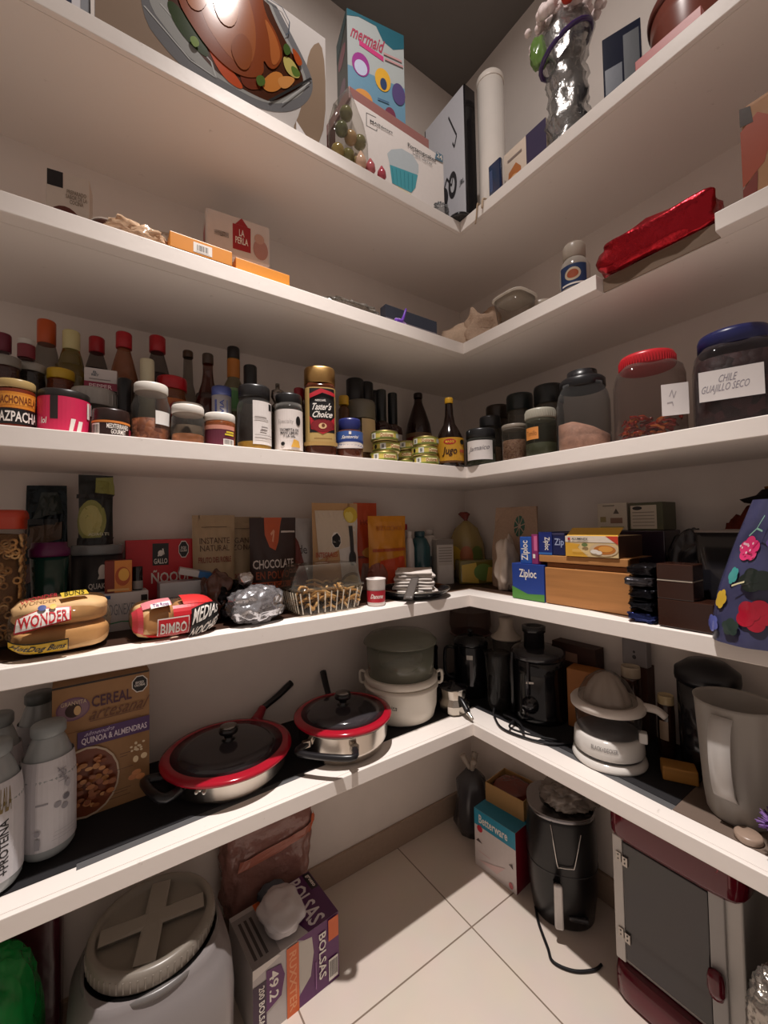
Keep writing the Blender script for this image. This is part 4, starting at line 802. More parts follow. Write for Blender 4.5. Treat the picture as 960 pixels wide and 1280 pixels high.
# red lidded chili jar
P = PR(810, 500, .095); r = rad(P, 88); H = hz(P, 447)-z
t = thing('chili_jar', 'square clear jar with bright red lid, dried red chilies and blank label', 'jar', (P[0], P[1], z), face(P)+.18)
MB().lathe([(r*.9, 0), (r*.98, .006), (r, H*.08), (r, H*.70), (r*.94, H*.8), (r*.76, H*.87)], GL('#c5b0a8', .22), n=4, seg=48).build('jar_body', t)
m = MB().lathe([(r*.8, H*.855), (r*.83, H*.86), (r*.83, H*.97), (r*.79, H), (0, H)], M('#c8242f', 'plastic'), seg=48)
for i in range(60): q = 2*PI*i/60; m.box(r*.83*math.cos(q)-.001, r*.83*math.cos(q)+.001, r*.83*math.sin(q)-.001, r*.83*math.sin(q)+.001, H*.87, H*.96, M('#c8242f', 'plastic'))
m.build('lid', t)
rs = random.Random(9); c = MB(); 
for i in range(70):
    x, y = rs.uniform(-.78, .78)*r, rs.uniform(-.82, .82)*r; zz = rs.uniform(.01, H*.27); q = rs.uniform(0, 2*PI); L_ = rs.uniform(.02, .035)
    p1 = Vector((x, y, zz)); p2 = p1+Vector((math.cos(q)*L_, math.sin(q)*L_, rs.uniform(-.006, .01)))
    p2.x = max(-r*.85, min(r*.85, p2.x)); p2.y = max(-r*.85, min(r*.85, p2.y)); p2.z = max(.008, p2.z)
    c.tube([p1, (p1+p2)/2+Vector((0, 0, .004)), p2], [.0042, .0015], M(rs.choice(('#9a2418', '#7a1a14', '#b8401f', '#c46a2a')), 'gloss'), seg=6)
o = c.build('dried_chilies', t); o['kind'] = 'stuff'
MB().draw(flat((r*.18, -r*1.004, H*.22), (r*.72, 0, 0), (0, 0, H*.34)), [('r', 0, 0, 1, 1, M('#ddd6d4')), ('ln', [(.3, .6), (.4, .8), (.45, .55), (.55, .75)], .03, M('#a8a0a4')), ('ln', [(.2, .4), (.4, .42), (.42, .3)], .03, M('#a8a0a4'))]).build('paper_label', t)
# blue lidded large jar
P = PR(918, 470, .125); r = rad(P, 112); H = hz(P, 419)-z
t = thing('large_jar', 'very large clear jar with dark blue lid, dark contents and handwritten label', 'jar', (P[0], P[1], z), face(P)+.12)
MB().lathe([(r*.9, 0), (r*.98, .008), (r, H*.08), (r, H*.68), (r*.95, H*.78), (r*.80, H*.85)], GL('#a89a9a', .25), n=3.6, seg=52).build('jar_body', t)
MB().lathe([(r*.83, H*.84), (r*.86, H*.845), (r*.86, H*.96), (r*.82, H), (0, H)], M('#23285f', 'plastic'), seg=52).build('lid', t)
MB().lathe([(r*.9, .006), (r*.95, .012), (r*.96, H*.5), (r*.9, H*.72), (r*.5, H*.77), (0, H*.75)], GR('#1e1414', '#4a2a2a', 60), n=3.6, seg=52).build('contents', t)
MB().draw(flat((-r*.92, -r*1.006, H*.27), (r*1.42, 0, 0), (0, 0, H*.30)), [('r', 0, 0, 1, 1, M('#ded8d6')), ('t', 'CHILE\nGUAJILLO SECO', .06, .22, .8, .82, M('#8f8a94'), 'ni', .05)]).build('paper_label', t)
P = PR(958, 440, .25)
lump('yellow_bag', 'yellow bag barely seen behind the dark blue lidded jar', 'bag', (-.055, P[1]-.1, z), .12, .09, .26, M('#c4a02c', 'bag'), amp=.08)
# ================================================================== SECOND LOWEST SHELF, LEFT ARM
z = S2+.002
orn = GR('#a8764a', '#e0c08c', 75, 1.0)
P = PL(8, 700, .17); r = rad(P, 66); H = hz(P, 638)-z
t = thing('cereal_container', 'tall clear container of ring cereal with orange-red lid at the left end', 'container', (P[0], P[1], z), 0)
MB().lathe([(r*.86, 0), (r*.9, .004), (r*.97, H*.9)], GL('#d8d0c8', .2), n=5, seg=44).build('container_body', t)
mc = MB()
rs = random.Random(3)
MB().lathe([(r*.74, .004), (r*.82, H*.82), (0, H*.83)], M('#8a6238', 'food'), n=5, seg=40).build('cereal_fill', t)
for i in range(150):   # rings visible against the wall of the container
    f = i % 2; u = rs.uniform(-.78, .78)*r; zz = rs.uniform(.02, H*.8); rr = r*(.84+.08*zz/H)
    if f: c, ax = Vector((u, -rr*.99, zz)), (Vector((1, 0, 0)), Vector((0, 0, 1)))
    else: c, ax = Vector((rr*.99, u, zz)), (Vector((0, 1, 0)), Vector((0, 0, 1)))
    q0 = rs.uniform(-.6, .6)
    mc.tube([c+(ax[0]*math.cos(q)+ax[1]*math.sin(q))*.0058+(ax[0].cross(ax[1]))*(math.sin(q)*q0*.003) for q in [2*PI*k/8 for k in range(8)]], .0022, M(rs.choice(('#c99a62', '#d9b27c', '#b98852')), 'food'), seg=5, closed=True)
o = mc.build('ring_cereal', t); o['kind'] = 'stuff'
MB().lathe([(r*.98, H*.86), (r*1.0, H*.865), (r*1.0, H*.93), (r*1.06, H*.94), (r*1.06, H*.975), (r*.98, H), (0, H)], M('#b53a22', 'plastic'), n=5, seg=44).build('lid', t)
# bread: hot dog buns
def bread_bag(name, label, cx, cy, w, d, h, rz, buns, film, prints, seed, tail):
    t = thing(name, label, 'bread bag', (cx, cy, z), rz, 'bread bags')
    for (x0, x1, z0, z1, yy) in buns:
        b = MB(); nb = 3
        blob(b, (x1-x0)*w, d*.86, (z1-z0)*h, M('#dcb480', 'bread'), seed=seed+z0*7, amp=.03, fr=3, e=3.4, c=((x0+x1-1)*w/2, yy, z0*h+.002), nu=40)
        b.build('bun_row', t)
    def f(u, v):
        a = -PI*.30+PI*.8*v    # from low on the front face, over it, to the top
        cx_ = abs(math.cos(a))**.75; sz = math.copysign(abs(math.sin(a))**.75, math.sin(a))
        e = (1-abs(2*u-1)**3.5)**.45 if 0 < u < 1 else 0
        return Vector(((u-.5)*w*1.03, -(d/2*1.03)*cx_*e, h/2+h*.52*sz*max(e, .12)+.001))
    def full(u, v):
        a = 2*PI*v; cx_ = math.copysign(abs(math.cos(a))**.75, math.cos(a)); sz = math.copysign(abs(math.sin(a))**.75, math.sin(a))
        e = (1-abs(2*u-1)**3.5)**.45 if 0 < u < 1 else 0
        k = 0
        return Vector(((u-.5)*w*1.03, -(d/2*1.02)*cx_*e-k, max(.0, h/2+h*.5*sz*max(e, .1))))
    MB().grid(lambda u, v: full(u, v if v < 1 else 0), 40, 28, film).build('clear_wrapper', t)
    m = MB(); m.draw(Surf(f, 22, 16), prints, l0=.0030, dl=.0008); m.build('printed_wrapper', t)
    if tail:
        m = MB().grid(lambda u, v: Vector((w*.5+u*tail, math.cos(v*2*PI)*(.004+.022*u), h*.4+math.sin(v*2*PI)*(.004+.02*u))), 6, 16, film); m.build('bag_tail', t)
    return t
P = PG(75, 815, z); wB = abs(PG(12, 818, z)[0]-PG(138, 800, z)[0])
Y0 = -D+.085
bread_bag('bun_bag', 'bag of hot dog buns with red and yellow printing at left end of shelf', PL(74, 800, .02)[0], Y0, wB, .15, hz((P[0], Y0-.04), 748)-z, .06,
   [(.02, .98, 0, .52, 0), (.03, .97, .48, .98, 0)], GL('#e8d0b0', .12, .08, .6),
   [('p', [(.10, .36), (.58, .44), (.58, .62), (.34, .64), (.12, .54)], M('#c41f2a')), ('p', [(.115, .375), (.565, .45), (.565, .605), (.34, .62), (.13, .53)], M(WHT)), ('t', 'WONDER', .14, .42, .55, .56, M('#c41f2a'), '', .05),
    ('p', [(.06, .08), (.56, .11), (.56, .29), (.06, .26)], K), ('p', [(.07, .10), (.55, .125), (.55, .275), (.07, .245)], M('#d9b02a')), ('t', 'HotDog Buns', .09, .13, .53, .24, K, 'i', .02),
    ('e', .33, .62, .035, .04, M('#3a4a8a')), ('e', .42, .62, .03, .035, M('#d9b02a')), ('t', 'WONDER', .16, .74, .46, .84, M('#b5303a'), 'n', .05), ('p', [(.5, .72), (.74, .78), (.72, .90), (.48, .84)], M('#d0b23c')), ('t', 'BUNS', .52, .76, .7, .86, K, 'n', .03)], 4, 0)
# cups and cans behind
P = PL(62, 715, .215)
rc = rad(P, 52); H = hz(P, 678)-z
t = thing('travel_cup', 'dark green tapered cup with a purple lid beside the cereal container', 'cup', (P[0], P[1], z))
MB().lathe([(rc*.72, 0), (rc*.75, .004), (rc*.96, H*.88)], M('#123a33', 'gloss')).build('cup_body', t)
MB().lathe([(rc*1.0, H*.85), (rc*1.03, H*.87), (rc*1.03, H*.93), (rc*.9, H*.95), (rc*.88, H), (0, H)], M('#5d1a4c', 'plastic')).build('lid', t)
P = PL(122, 715, .285); rq = rad(P, 64); H = hz(P, 681)-z; ztop = z+H
t = thing('oat_canister', 'black oat canister with grey label behind the orange swirl carton', 'canister', (P[0], P[1], z), face(P))
MB().lathe([(rq*.98, 0), (rq, .003), (rq, H*.9)], M('#1c1b1e', 'print'), seg=40).build('canister_body', t)
MB().lathe([(rq*1.02, H*.88), (rq*1.03, H*.9), (rq*1.03, H*.98), (rq, H), (0, H)], GL('#8f9496', .6, .1), seg=40).build('lid', t)
MB().draw(cyl(rq*1.002, .01, H*.86, -70, 70), [('e', .58, .78, .07, .10, Wt), ('p', [(.5, .66), (.66, .66), (.62, .76), (.54, .76)], Wt), ('t', 'QUAKER', .36, .5, .72, .6, Wt), ('r', .2, .08, .62, .44, M('#b5b2ae')), ('t', 'SUPER AVENA', .24, .32, .6, .4, M('#333333')), ('e', .28, .2, .05, .06, M('#444444')), ('r', .36, .22, .58, .24, M('#555555')), ('r', .36, .15, .58, .17, M('#555555'))]).build('paper_label', t)
P = PL(78, 640, .15); hh = hz(P, 598)
pouch('avocado_bag', 'dark crumpled foil food bag with brown print leaning behind the purple lidded cup', 'bag', (P[0]-.04, -.03, z), .10, hh-z, .035, M('#23282a', 'foil'),
      [('p', [(.1, .55), (.9, .62), (.9, .74), (.1, .7)], M('#5a4636')), ('r', .05, .72, .8, .76, M('#14181a')), ('p', [(.1, .3), (.9, .4), (.9, .52), (.1, .44)], M('#5f3d35')), ('p', [(.2, .76), (.9, .8), (.8, .95), (.4, .95)], M('#2a3330'))], rz=-.35, seed=4, wr=.008, taper=.2)
P = PL(120, 640, .27); hh = hz(P, 594)
pouch('tea_bag_pack', 'tall black pouch with large yellow green avocado slice on the black canister', 'pouch', (P[0], P[1]+.01, ztop+.0008), rad(P, 44)*2, hh-ztop, .035, M('#1a1f1e', 'print'),
      [('e', .38, .34, .42, .3, M('#8d8f4c')), ('e', .36, .34, .32, .22, M('#b5b070')), ('r', 0, .0, 1, .1, K), ('t', 'AGUACATE', .3, .13, .85, .17, M('#c9c7b0')), ('p', [(.45, .74), (1, .72), (1, .98), (.5, .96)], M('#8d8f4c')), ('r', 0, .66, 1, .72, K)], seed=2, wr=.004)
P = PL(150, 755, .075)
lw_ = abs(PL(118, 750, .165)[0]-PL(187, 750, .165)[0])
P = PL(152, 755, .165); h0 = hz(P, 741)-z; carton('medicine_box', 'white medicine box with pale grey lettering behind the bread bags', 'medicine box', (P[0], P[1], z), lw_, .052, h0, M('#d5d0cf'),
   [('t', 'COGNEXEL', .18, .42, .78, .72, M('#8a8c92'), 'n'), ('r', .86, .6, .98, .9, K), ('ln', [(.2, .2), (.5, .25), (.8, .2)], .03, M('#3f9a6a')), ('r', .0, .86, .3, .95, M('#2b5fa8'))], rz=.03)
P = PL(122, 748, .16)
P2 = PL(148, 720, .172); hT = hz(P2, 701); w2 = rad(P2, 34)*2
carton('tea_box', 'small carton with an orange swirl and dark red side, standing on the medicine box', 'box', (P2[0], -D+.172, z+h0+.0005), w2, .04, hT-z-h0, M('#7d2a1a', 'print'),
   [('r', .36, 0, 1, 1, M('#d98a3a')), ('e', .66, .5, .28, .3, M('#b5501f')), ('e', .7, .55, .2, .2, M('#e8b04a')), ('r', .1, .05, .9, .12, M('#e0b070'))], rz=-.05)
P = PL(170, 730, .115); r = rad(P, 13); H = hz(P, 707)-z-h0
bottle('small black bottle with silver stripes beside the orange swirl carton', 'L', 172, 730, .19, z+h0+.0005, 13, 708, [(.95, 0), (1, .04), (1, .96), (.9, 1), (0, 1)], M('#1a1718', 'gloss'), None, None, [(.05, .4, -80, 80, 1.004, M('#8f8c8a'), [])], cat='bottle', name='small_bottle')
# red gnocchi box
d = .245; a = PL(155, 715, d); b = PL(243, 715, d); w_ = b[0]-a[0]; h_ = hz(PL(200, 715, d), 675)-z
carton('gnocchi_box', 'red pasta box with black rooster emblem reading ÑOQUI', 'box', ((a[0]+b[0])/2, a[1], z), w_, .05, h_, M('#c4202a'),
   [('r', .38, .66, .62, .95, K), ('t', 'GALLO', .4, .68, .6, .75, Wt), ('ln', [(.46, .78), (.5, .84), (.55, .8), (.53, .88)], .02, Wt), ('e', .5, .82, .04, .04, Wt), ('oct', .85, .86, .075, .11), ('t', 'ÑOQUI', .36, .40, .92, .60, Wt), ('r', .05, .2, .4, .24, M('#a0161f')), ('e', .7, .12, .2, .12, M('#e0b46a'))])
# second bread bag
a = PL(160, 790, .01); b = PL(268, 775, .01)
P = PL(214, 790, .01); Y1 = -D+.08
t = bread_bag('bun_bag', 'bag of medias noches rolls in red, white and black wrapper', P[0]+.01, Y1, abs(a[0]-b[0])*1.0, .13, hz((P[0], Y1-.03), 751)-z, .10,
   [(.02, .5, 0, .95, 0), (.48, .98, 0, .92, 0)], GL('#e8c8a8', .12, .08, .6),
   [('r', .04, .02, .97, .12, M('#c4202a')), ('r', .03, .12, .12, .8, M('#c9404a')), ('r', .12, .66, .42, .9, M('#d9848a')), ('r', .42, .12, .97, .62, M('#c4202a')), ('r', .55, .62, .95, .92, M('#cf3030')),
    ('r', .25, .16, .60, .42, M(WHT)), ('r', .26, .175, .59, .405, M('#c4202a')), ('t', 'BIMBO', .28, .21, .57, .37, Wt), ('p', [(.2, .6), (.4, .62), (.4, .72), (.2, .7)], M(WHT)), ('t', 'Tía Rosa', .22, .62, .38, .69, M('#7a3a7a')),
    ('p', [(.6, .06), (.97, .12), (.97, .66), (.62, .50)], K), ('t', 'MEDIAS', .64, .36, .95, .54, Wt, 'i', .1), ('t', 'NOCHES', .62, .12, .94, .30, Wt, 'i', .1)], 9, 0)
# medicine boxes heap
P = PL(232, 738, .20)
hh = hz(P, 727)-z
carton('blue_white_box', 'flat white medicine box with a blue panel, left of the dark foil bags', 'medicine box', (P[0], P[1], z), abs(PL(201, 738, .185)[0]-PL(264, 738, .185)[0]), .052, hh, M('#cfd0d4'),
   [('r', 0, .1, .48, .62, M('#3f6fae')), ('t', 'suero', .08, .3, .4, .5, Wt), ('r', .55, .2, .95, .3, M('#8aa6c4'))], rz=.02)
P2 = PL(238, 720, .205)
o = carton('tilted_medicine_box', 'white and blue medicine box tilted on top of the flat medicine box', 'medicine box', (P2[0]+.01, P2[1], z+hh+.009), .075, .05, .016, M('#d2cfce'), [('r', .6, .0, 1, 1, M('#2f6fb0'))], top=[('r', .6, 0, 1, 1, M('#2f6fb0'))])
o.rotation_euler = (0, math.radians(14), -.1)
P = PL(262, 742, .17)
# kraft pouches
def pch(label, xl, xr, yt, d, mat, ops, seed, rz=0, t_=.05, name='pouch', taper=0, wr=.003, group=None, seal=None, py=700, lean=0):
    a = PL(xl, py, d); b = PL(xr, py, d); P = ((a[0]+b[0])/2, a[1]); h_ = hz(P, yt)-z
    return pouch(name, label, 'pouch', (P[0], P[1], z), abs(a[0]-b[0])*1.06, h_, t_, mat, ops, rz=rz, seed=seed, wr=wr, taper=taper, group='upright food pouches', seal=seal, lean=lean)
kf = M('#b09878', 'card')
ink = M('#5a4030')
pch('kraft paper pouch with dark lettering beside the red pasta box', 239, 290, 644, .275, kf, [('r', .2, .87, .8, .875, ink), ('t', 'INSTANTE\nNATURAL', .15, .62, .85, .76, ink, 'n'), ('t', 'FRUTO DEL ROBLE', .12, .5, .88, .56, M('#8a3f2c')), ('e', .5, .2, .35, .15, M('#c98a7a')), ('p', [(.0, .0), (1, 0), (1, .2), (.6, .3), (0, .12)], M('#b5613c'))], 1)
pch('second kraft paper pouch half hidden by the brown chocolate pouch', 285, 326, 646, .315, kf, [('r', .1, .86, .8, .865, ink), ('t', 'GIGANTE\nZONA', .0, .62, .8, .76, ink, 'n'), ('t', 'DNA', .1, .3, .5, .36, M('#a35a4c')), ('p', [(.0, .0), (1, 0), (1, .2), (.6, .3), (0, .2)], M('#b5613c'))], 2)
ch = M('#35201b', 'print')
pch('dark brown pouch with orange tongue shape reading CHOCOLATE EN POLVO', 313, 369, 647, .25, ch, [('p', [(.3, 1), (.68, 1), (.58, .72), (.5, .62), (.38, .66), (.3, .8)], M('#c4582f')), ('ln', [(.45, .72), (.5, .85), (.42, .8)], .03, M('#e0a080')), ('t', 'CHOCOLATE', .05, .42, .9, .52, M('#e0d4cc')), ('t', 'EN POLVO', .1, .3, .78, .39, M('#a5502f')), ('r', .0, .2, .8, .27, M('#c4582f')), ('t', 'SIN AZUCAR', .05, .21, .72, .26, M('#2a1a16')), ('t', 'ORGANICO', .1, .1, .6, .16, M('#b5a89c')), ('r', .65, .82, .95, .84, M('#cfc4bc')), ('t', 'cacao\npuro\n100', .78, .15, .98, .4, M('#c98a7a'), 'n')], 3, taper=.02)
pch('white pouch between the chocolate pouch and the lemon granola pouch', 362, 393, 648, .31, M('#cfcccb', 'print'), [('t', 'de', .3, .55, .6, .66, M('#55504e'), 'n'), ('p', [(0, 0), (.3, 0), (.6, .2), (.3, .7), (0, .9)], M('#8a4038'))], 4)
pch('tan and white pouch with lemon slices and a bowl picture', 392, 446, 629, .25, M('#c49a6a', 'print'), [('p', [(.18, .92), (.98, .9), (1, .05), (.55, .05), (.5, .5)], M('#d6cfc8')), ('p', [(.05, .92), (.95, .92), (.95, .55), (.5, .5), (.1, .4)], M('#d3c2ac')), ('oct', .45, .6, .1, .08), ('r', .76, .4, .86, .75, M('#3a3a3c')), ('e', .81, .4, .1, .08, M('#3a3a3c')), ('e', .82, .87, .16, .09, M('#d9b93a')), ('e', .78, .85, .1, .06, M('#e8d36a')), ('t', 'INTEGRALES\nC.', .05, .36, .45, .48, M('#b5502f')), ('e', .75, .12, .28, .13, M('#8a7048')), ('e', .75, .13, .22, .09, M('#d0b878')), ('e', .3, .06, .12, .05, M('#4a5a8a'))], 5)
pch('narrow glossy orange bag twisted tall beside the tan lemon pouch', 444, 472, 628, .29, M('#d9552a', 'print'), [('t', 'HOT', .2, .74, .8, .8, M('#b53a1a')), ('p', [(.1, 0), (.9, 0), (.8, .3), (.2, .3)], M('#b08a80')), ('r', .05, .36, .95, .385, M('#8a3018')), ('e', .5, .42, .3, .06, M('#e0a04a'))], 6, t_=.06)
pch('wide yellow and orange glossy bag of snacks', 462, 506, 645, .26, M('#d98e28', 'bag'), [('r', .05, .52, .9, .56, M('#b5521f')), ('t', 'BIZCOCHOS', .2, .8, .85, .86, M('#b5601f'), 'n'), ('p', [(0, 0), (.9, 0), (.8, .45), (.2, .4)], M('#d0481f')), ('e', .15, .2, .2, .18, M('#9a5a4a'))], 7, t_=.07, wr=.006)
for px, wpx, yt, dd, c, cp, nm in ((503, 18, 655, .31, '#b5a8a0', '#9a1a2a', 'white bottle with dark red cap behind the napkins'), (512, 12, 664, .26, '#cfc6c0', '#d0c8c2', 'slim white bottle behind the napkins'), (525, 26, 664, .27, '#2c4f54', '#2c4a50', 'teal dark bottle with rounded shoulder behind the napkins'), (537, 22, 662, .30, '#c9c0b8', '#b8b0a8', 'cream bottle with dark label behind the napkins')):
    bottle(nm, 'L', px, 690, dd, z, wpx, yt, [(.95, 0), (1, .02), (1, .7), (.7, .85), (.45, .9)], M(c, 'gloss'), (cp, .9 if 'slim' not in nm else .8, .5 if 'dark red' not in nm else .75), None, [(.15, .5, -60, 60, 1.004, M('#2a3438'), [])] if 'cream' in nm else None)
P = PL(556, 700, .23); w_ = rad(P, 22)*2
carton('spice_carton', 'small pale carton with text rows beside the yellow pineapple bag', 'carton', (P[0], P[1], z), w_, .05, hz(P, 674)-z, M('#c2b8ae'), [('r', 0, .88, 1, 1, M('#7a7068')), ('r', .1, .0, .9, .42, M('#d0c8c0'))]+[('r', .1, .5+i*.06, .9, .52+i*.06, M('#8d837a')) for i in range(6)], rz=-.35)
P = (-.085, -.085); hh = hz(P, 640)-z
t = thing('fruit_bag', 'knotted clear bag with yellow and green fruit print in the shelf corner', 'bag', (P[0], P[1], z), face(P))
P = (P[0], P[1]); r = rad(P, 46)
def jk(x, y, zz): k = noise.noise(Vector((x*26+3, y*26, zz*22)))*.014; rr = math.hypot(x, y) or 1; return (x*(1+k/rr), y*(1+k/rr)*.75, zz)
MB().lathe([(r*.8, .001), (r*1.02, hh*.15), (r*.98, hh*.5), (r*.6, hh*.75), (r*.22, hh*.86), (0, hh*.88)], M('#a58f58', 'bag'), seg=40, jit=jk).draw(cyl(r*1.02, hh*.15, hh*.5, -60, 60), [('e', .2, .5, .22, .5, M('#c9a53a')), ('e', .75, .5, .16, .5, M('#6b7a3c')), ('e', .5, .6, .15, .4, M('#b5683a'))], l0=.007).build('bag_body', t)
MB().lathe([(r*.2, hh*.84), (r*.14, hh*.88), (r*.34, hh*.97), (r*.2, hh)], M('#7d2a20', 'bag'), seg=14, jit=jk).build('bag_knot', t)
P = (-.165, -.245); w_ = rad(P, 62)*2; hb = hz(P, 700)-z
carton('pineapple_box', 'low yellow green printed box in front of the knotted fruit bag', 'box', (P[0], P[1], z), w_, .08, hb, M('#6a5f2a', 'gloss'), [('p', [(.05, .1), (.4, .05), (.35, .9), (.05, .8)], M('#c4a23a')), ('e', .5, .5, .2, .35, M('#5d7a2e')), ('p', [(.55, .1), (.75, .1), (.7, .7), (.6, .7)], M('#c49a4a')), ('e', .85, .5, .1, .4, M('#5a3a22'))], rz=face(P)+.25, bevel=.006)
# foil bags, clamshell, cup, napkins
P = PG(285, 765, z)
bl = M('#1d1a1d', 'foil'); sv = M('#bdbdc2', 'foil'); br = M('#5a3a30', 'bag')
t = thing('foil_bags', 'crumpled open black and brown foil snack bag lying beside the red wrapped rolls', 'bag', (PL(290, 760, .07)[0]+.02, -D+.116, z), .15)
blob(MB(), .095, .065, .085, bl, seed=11, amp=.2, fr=2.2, nu=40, nv=24).build('bag_body', t)
blob(MB(), .06, .09, .11, br, seed=12, amp=.2, fr=2.2, c=(-.035, .02, 0), nu=40, nv=24).build('brown_flap', t)
t = lump('silver_foil_bag', 'crumpled shiny silver and purple foil bag at the shelf edge left of the clamshell', 'bag', (PL(322, 765, .05)[0], -D+.062, z), .125, .095, .082, sv, rz=.3, seed=21, amp=.13, fr=2.0, e=2.4, nu=60, nv=36, sharp=True)
P = PL(308, 732, .10); o = lump('round_candy', 'round shiny white wrapped sweet resting between the foil bags', 'sweet', (P[0], -D+.105, z+.082), .035, .03, .03, M('#d6d0cc', 'foil'), seed=3, amp=.1)
# clamshell of biscuits
P = PL(405, 745, .085); w_ = abs(PL(362, 750, .04)[0]-PL(450, 745, .04)[0]); dd = .135; H = hz((P[0], -D+.03), 706)-z
t = thing('clamshell_box', 'clear plastic clamshell box of pale twisted biscuit sticks', 'food box', (P[0], -D+.03+dd/2, z), .06)
def rr_box(w, d, z0, z1, k0, k1, mat, n=7, seg=56):
    return MB().lathe([(k0, z0), (k1, z1)], mat, n=n, seg=seg, sx=w/2, sy=d/2)
g_ = GL('#ded6c8', .14, .06, .3)
b = rr_box(w_, dd, .001, H*.5, .86, .98, g_)
for i in range(34):
    q = 2*PI*i/34; ca, sa = math.cos(q), math.sin(q); k = (abs(ca)**7+abs(sa)**7)**(-1/7)
    b.tube([(ca*k*w_/2*.87, sa*k*dd/2*.87, .004), (ca*k*w_/2*.985, sa*k*dd/2*.985, H*.46)], .0016, GL('#efe6d6', .5, .05), seg=5)
b.build('tray', t)
m = MB().lathe([(.98, H*.5), (1.04, H*.51), (1.04, H*.54), (.97, H*.55), (.9, H*.86), (.82, H), (.5, H*1.0), (0, H*1.0)], g_, n=7, seg=56, sx=w_/2, sy=dd/2)
m.build('lid', t)
MB().draw(flat((-w_*.1, -dd*.1, H*1.005), (w_*.2, 0, 0), (0, dd*.2, 0)), [('e', .5, .5, .5, .4, M(WHT))]).build('paper_label', t)
rs = random.Random(8); m = MB()
for i in range(85):
    x, y = rs.uniform(-.40, .40)*w_, rs.uniform(-.38, .38)*dd; zz = rs.uniform(.006, H*.52); q = rs.uniform(0, PI); L_ = rs.uniform(.015, .03)
    dx, dy = math.cos(q)*L_, math.sin(q)*L_
    cl = lambda X, Y: (max(-.42*w_, min(.42*w_, X)), max(-.42*dd, min(.42*dd, Y)))
    p = [cl(x-dx, y-dy), cl(x, y), cl(x+dx, y+dy)]
    m.tube([(*p[0], zz), (*p[1], zz+rs.uniform(.003, .012)), (*p[2], max(.006, zz+rs.uniform(-.008, .006)))], .0032, M(rs.choice(('#d6ab70', '#e0bd88', '#c99a5c')), 'food'), seg=6, sub=3)
o = m.build('biscuit_sticks', t); o['kind'] = 'stuff'
P = PL(470, 735, .05); r = rad(P, 24); H = hz(P, 722)-z
t = thing('yogurt_cup', 'small white cup with red band at shelf edge beside the clamshell', 'cup', (P[0], P[1], z), face(P))
MB().lathe([(r*.86, 0), (r*.9, .003), (r*.97, H*.92), (r*1.02, H*.93), (r*1.02, H*.98), (r*.95, H*.985), (r*.9, H*.9), (0, H*.9)], M('#d9d0cb', 'plastic')).build('cup_body', t)
MB().draw(cyl(r*.91, H*.08, H*.55, -80, 80, r*.955), [('r', 0, .1, 1, 1, M('#a8202e')), ('t', 'Danone', .3, .4, .8, .75, Wt, 'i')], l0=.0006).build('paper_label', t)
P = PL(520, 735, .10); r = rad(P, 88)
Pn = (PL(520, 728, .095)[0]-.004, -D+.100)
t = thing('black_pan', 'shallow black pan with chrome rim holding the folded napkins', 'pan', (Pn[0], Pn[1], z), 0)
MB().lathe([(0, .004), (r*.7, .003), (r*.75, 0), (r*.8, .002), (r*1.0, .022), (r*.97, .024), (r*.76, .006), (0, .006)], M('#1b1b1d', 'gloss'), seg=40).build('pan_body', t)
MB().tube([(r*.99*math.cos(2*PI*i/40), r*.99*math.sin(2*PI*i/40), .024) for i in range(40)], .0022, M('#bdb8b0', 'metal'), closed=True).build('rim', t)
rs = random.Random(2)
nz = z+.0165
for i in range(7):
    n_ = .0092; rz = .9+rs.uniform(-.16, .12); s = .122-.002*i
    m = MB().grid(lambda u, v: Vector(((u-.5)*s, (v-.5)*s, .004+.0022*noise.noise(Vector((u*3, v*3, i*5)))+ .004*(u-.5))), 10, 10, M('#d9d0c8', 'matte'))
    o = m.build('paper_napkin', loc=(Pn[0]+rs.uniform(-.004, .004), Pn[1]+rs.uniform(-.004, .004), nz+i*n_), rz=rz, solid=.0065)
    tag(o, f'folded white paper napkin, {("bottom", "second lowest", "third lowest", "middle", "third highest", "second highest", "topmost")[i]} of the seven stacked in the black pan', 'napkin', 'stacked white napkins')
o = MB().grid(lambda u, v: Vector(((u-.5)*.15, (v-.5)*(.026-.006*u), .004*math.sin(PI*u))), 14, 4, M('#57514d', 'plastic')).build('spatula', solid=.004, loc=(Pn[0]-.052, Pn[1]-.062, z+.045))
o.rotation_euler = (0, math.radians(-24), math.radians(38)); tag(o, 'dark grey flat spatula leaning on the napkins', 'spatula')
# ================================================================== SECOND LOWEST SHELF, RIGHT ARM
P = (-.12, -.34)
P = PR(640, 690, .22); hh = hz(P, 634)-z
def tote(u, v, s=1):
    w_ = .165*(1-.25*abs(v-.45)); y = .035*math.sin(PI*min(max(u, .01), .99))**.6*(1.1-v*.9)
    k = .007*noise.noise(Vector((u*4, v*5, 2)))
    if v > .62: y -= (v-.62)*.02
    return Vector(((u-.5)*w_+.02*v, -s*y+k, v*hh))
m = MB().grid(lambda u, v: tote(u, v, 1), 20, 22, M('#b0947e', 'cloth')).grid(lambda u, v: tote(1-u, v, -1), 20, 22, M('#b0947e', 'cloth'))
S = Surf(lambda u, v: tote(u, v, 1), 8, 8)
m.draw(S, [('e', .62, .76, .12, .13, M('#2c5a46')), ('e', .62, .76, .03, .03, M('#b0947e'))]+[('ln', [(.62+.03*math.cos(q), .76+.03*math.sin(q)), (.62+.12*math.cos(q), .76+.13*math.sin(q))], .014, M('#b0947e')) for q in [PI/4*i+.2 for i in range(8)]], l0=.002)
o = m.build('cloth_bag', loc=(P[0], P[1], z), rz=-PI/2+.25); tag(o, 'beige cloth bag with round green flower emblem in the corner', 'bag')
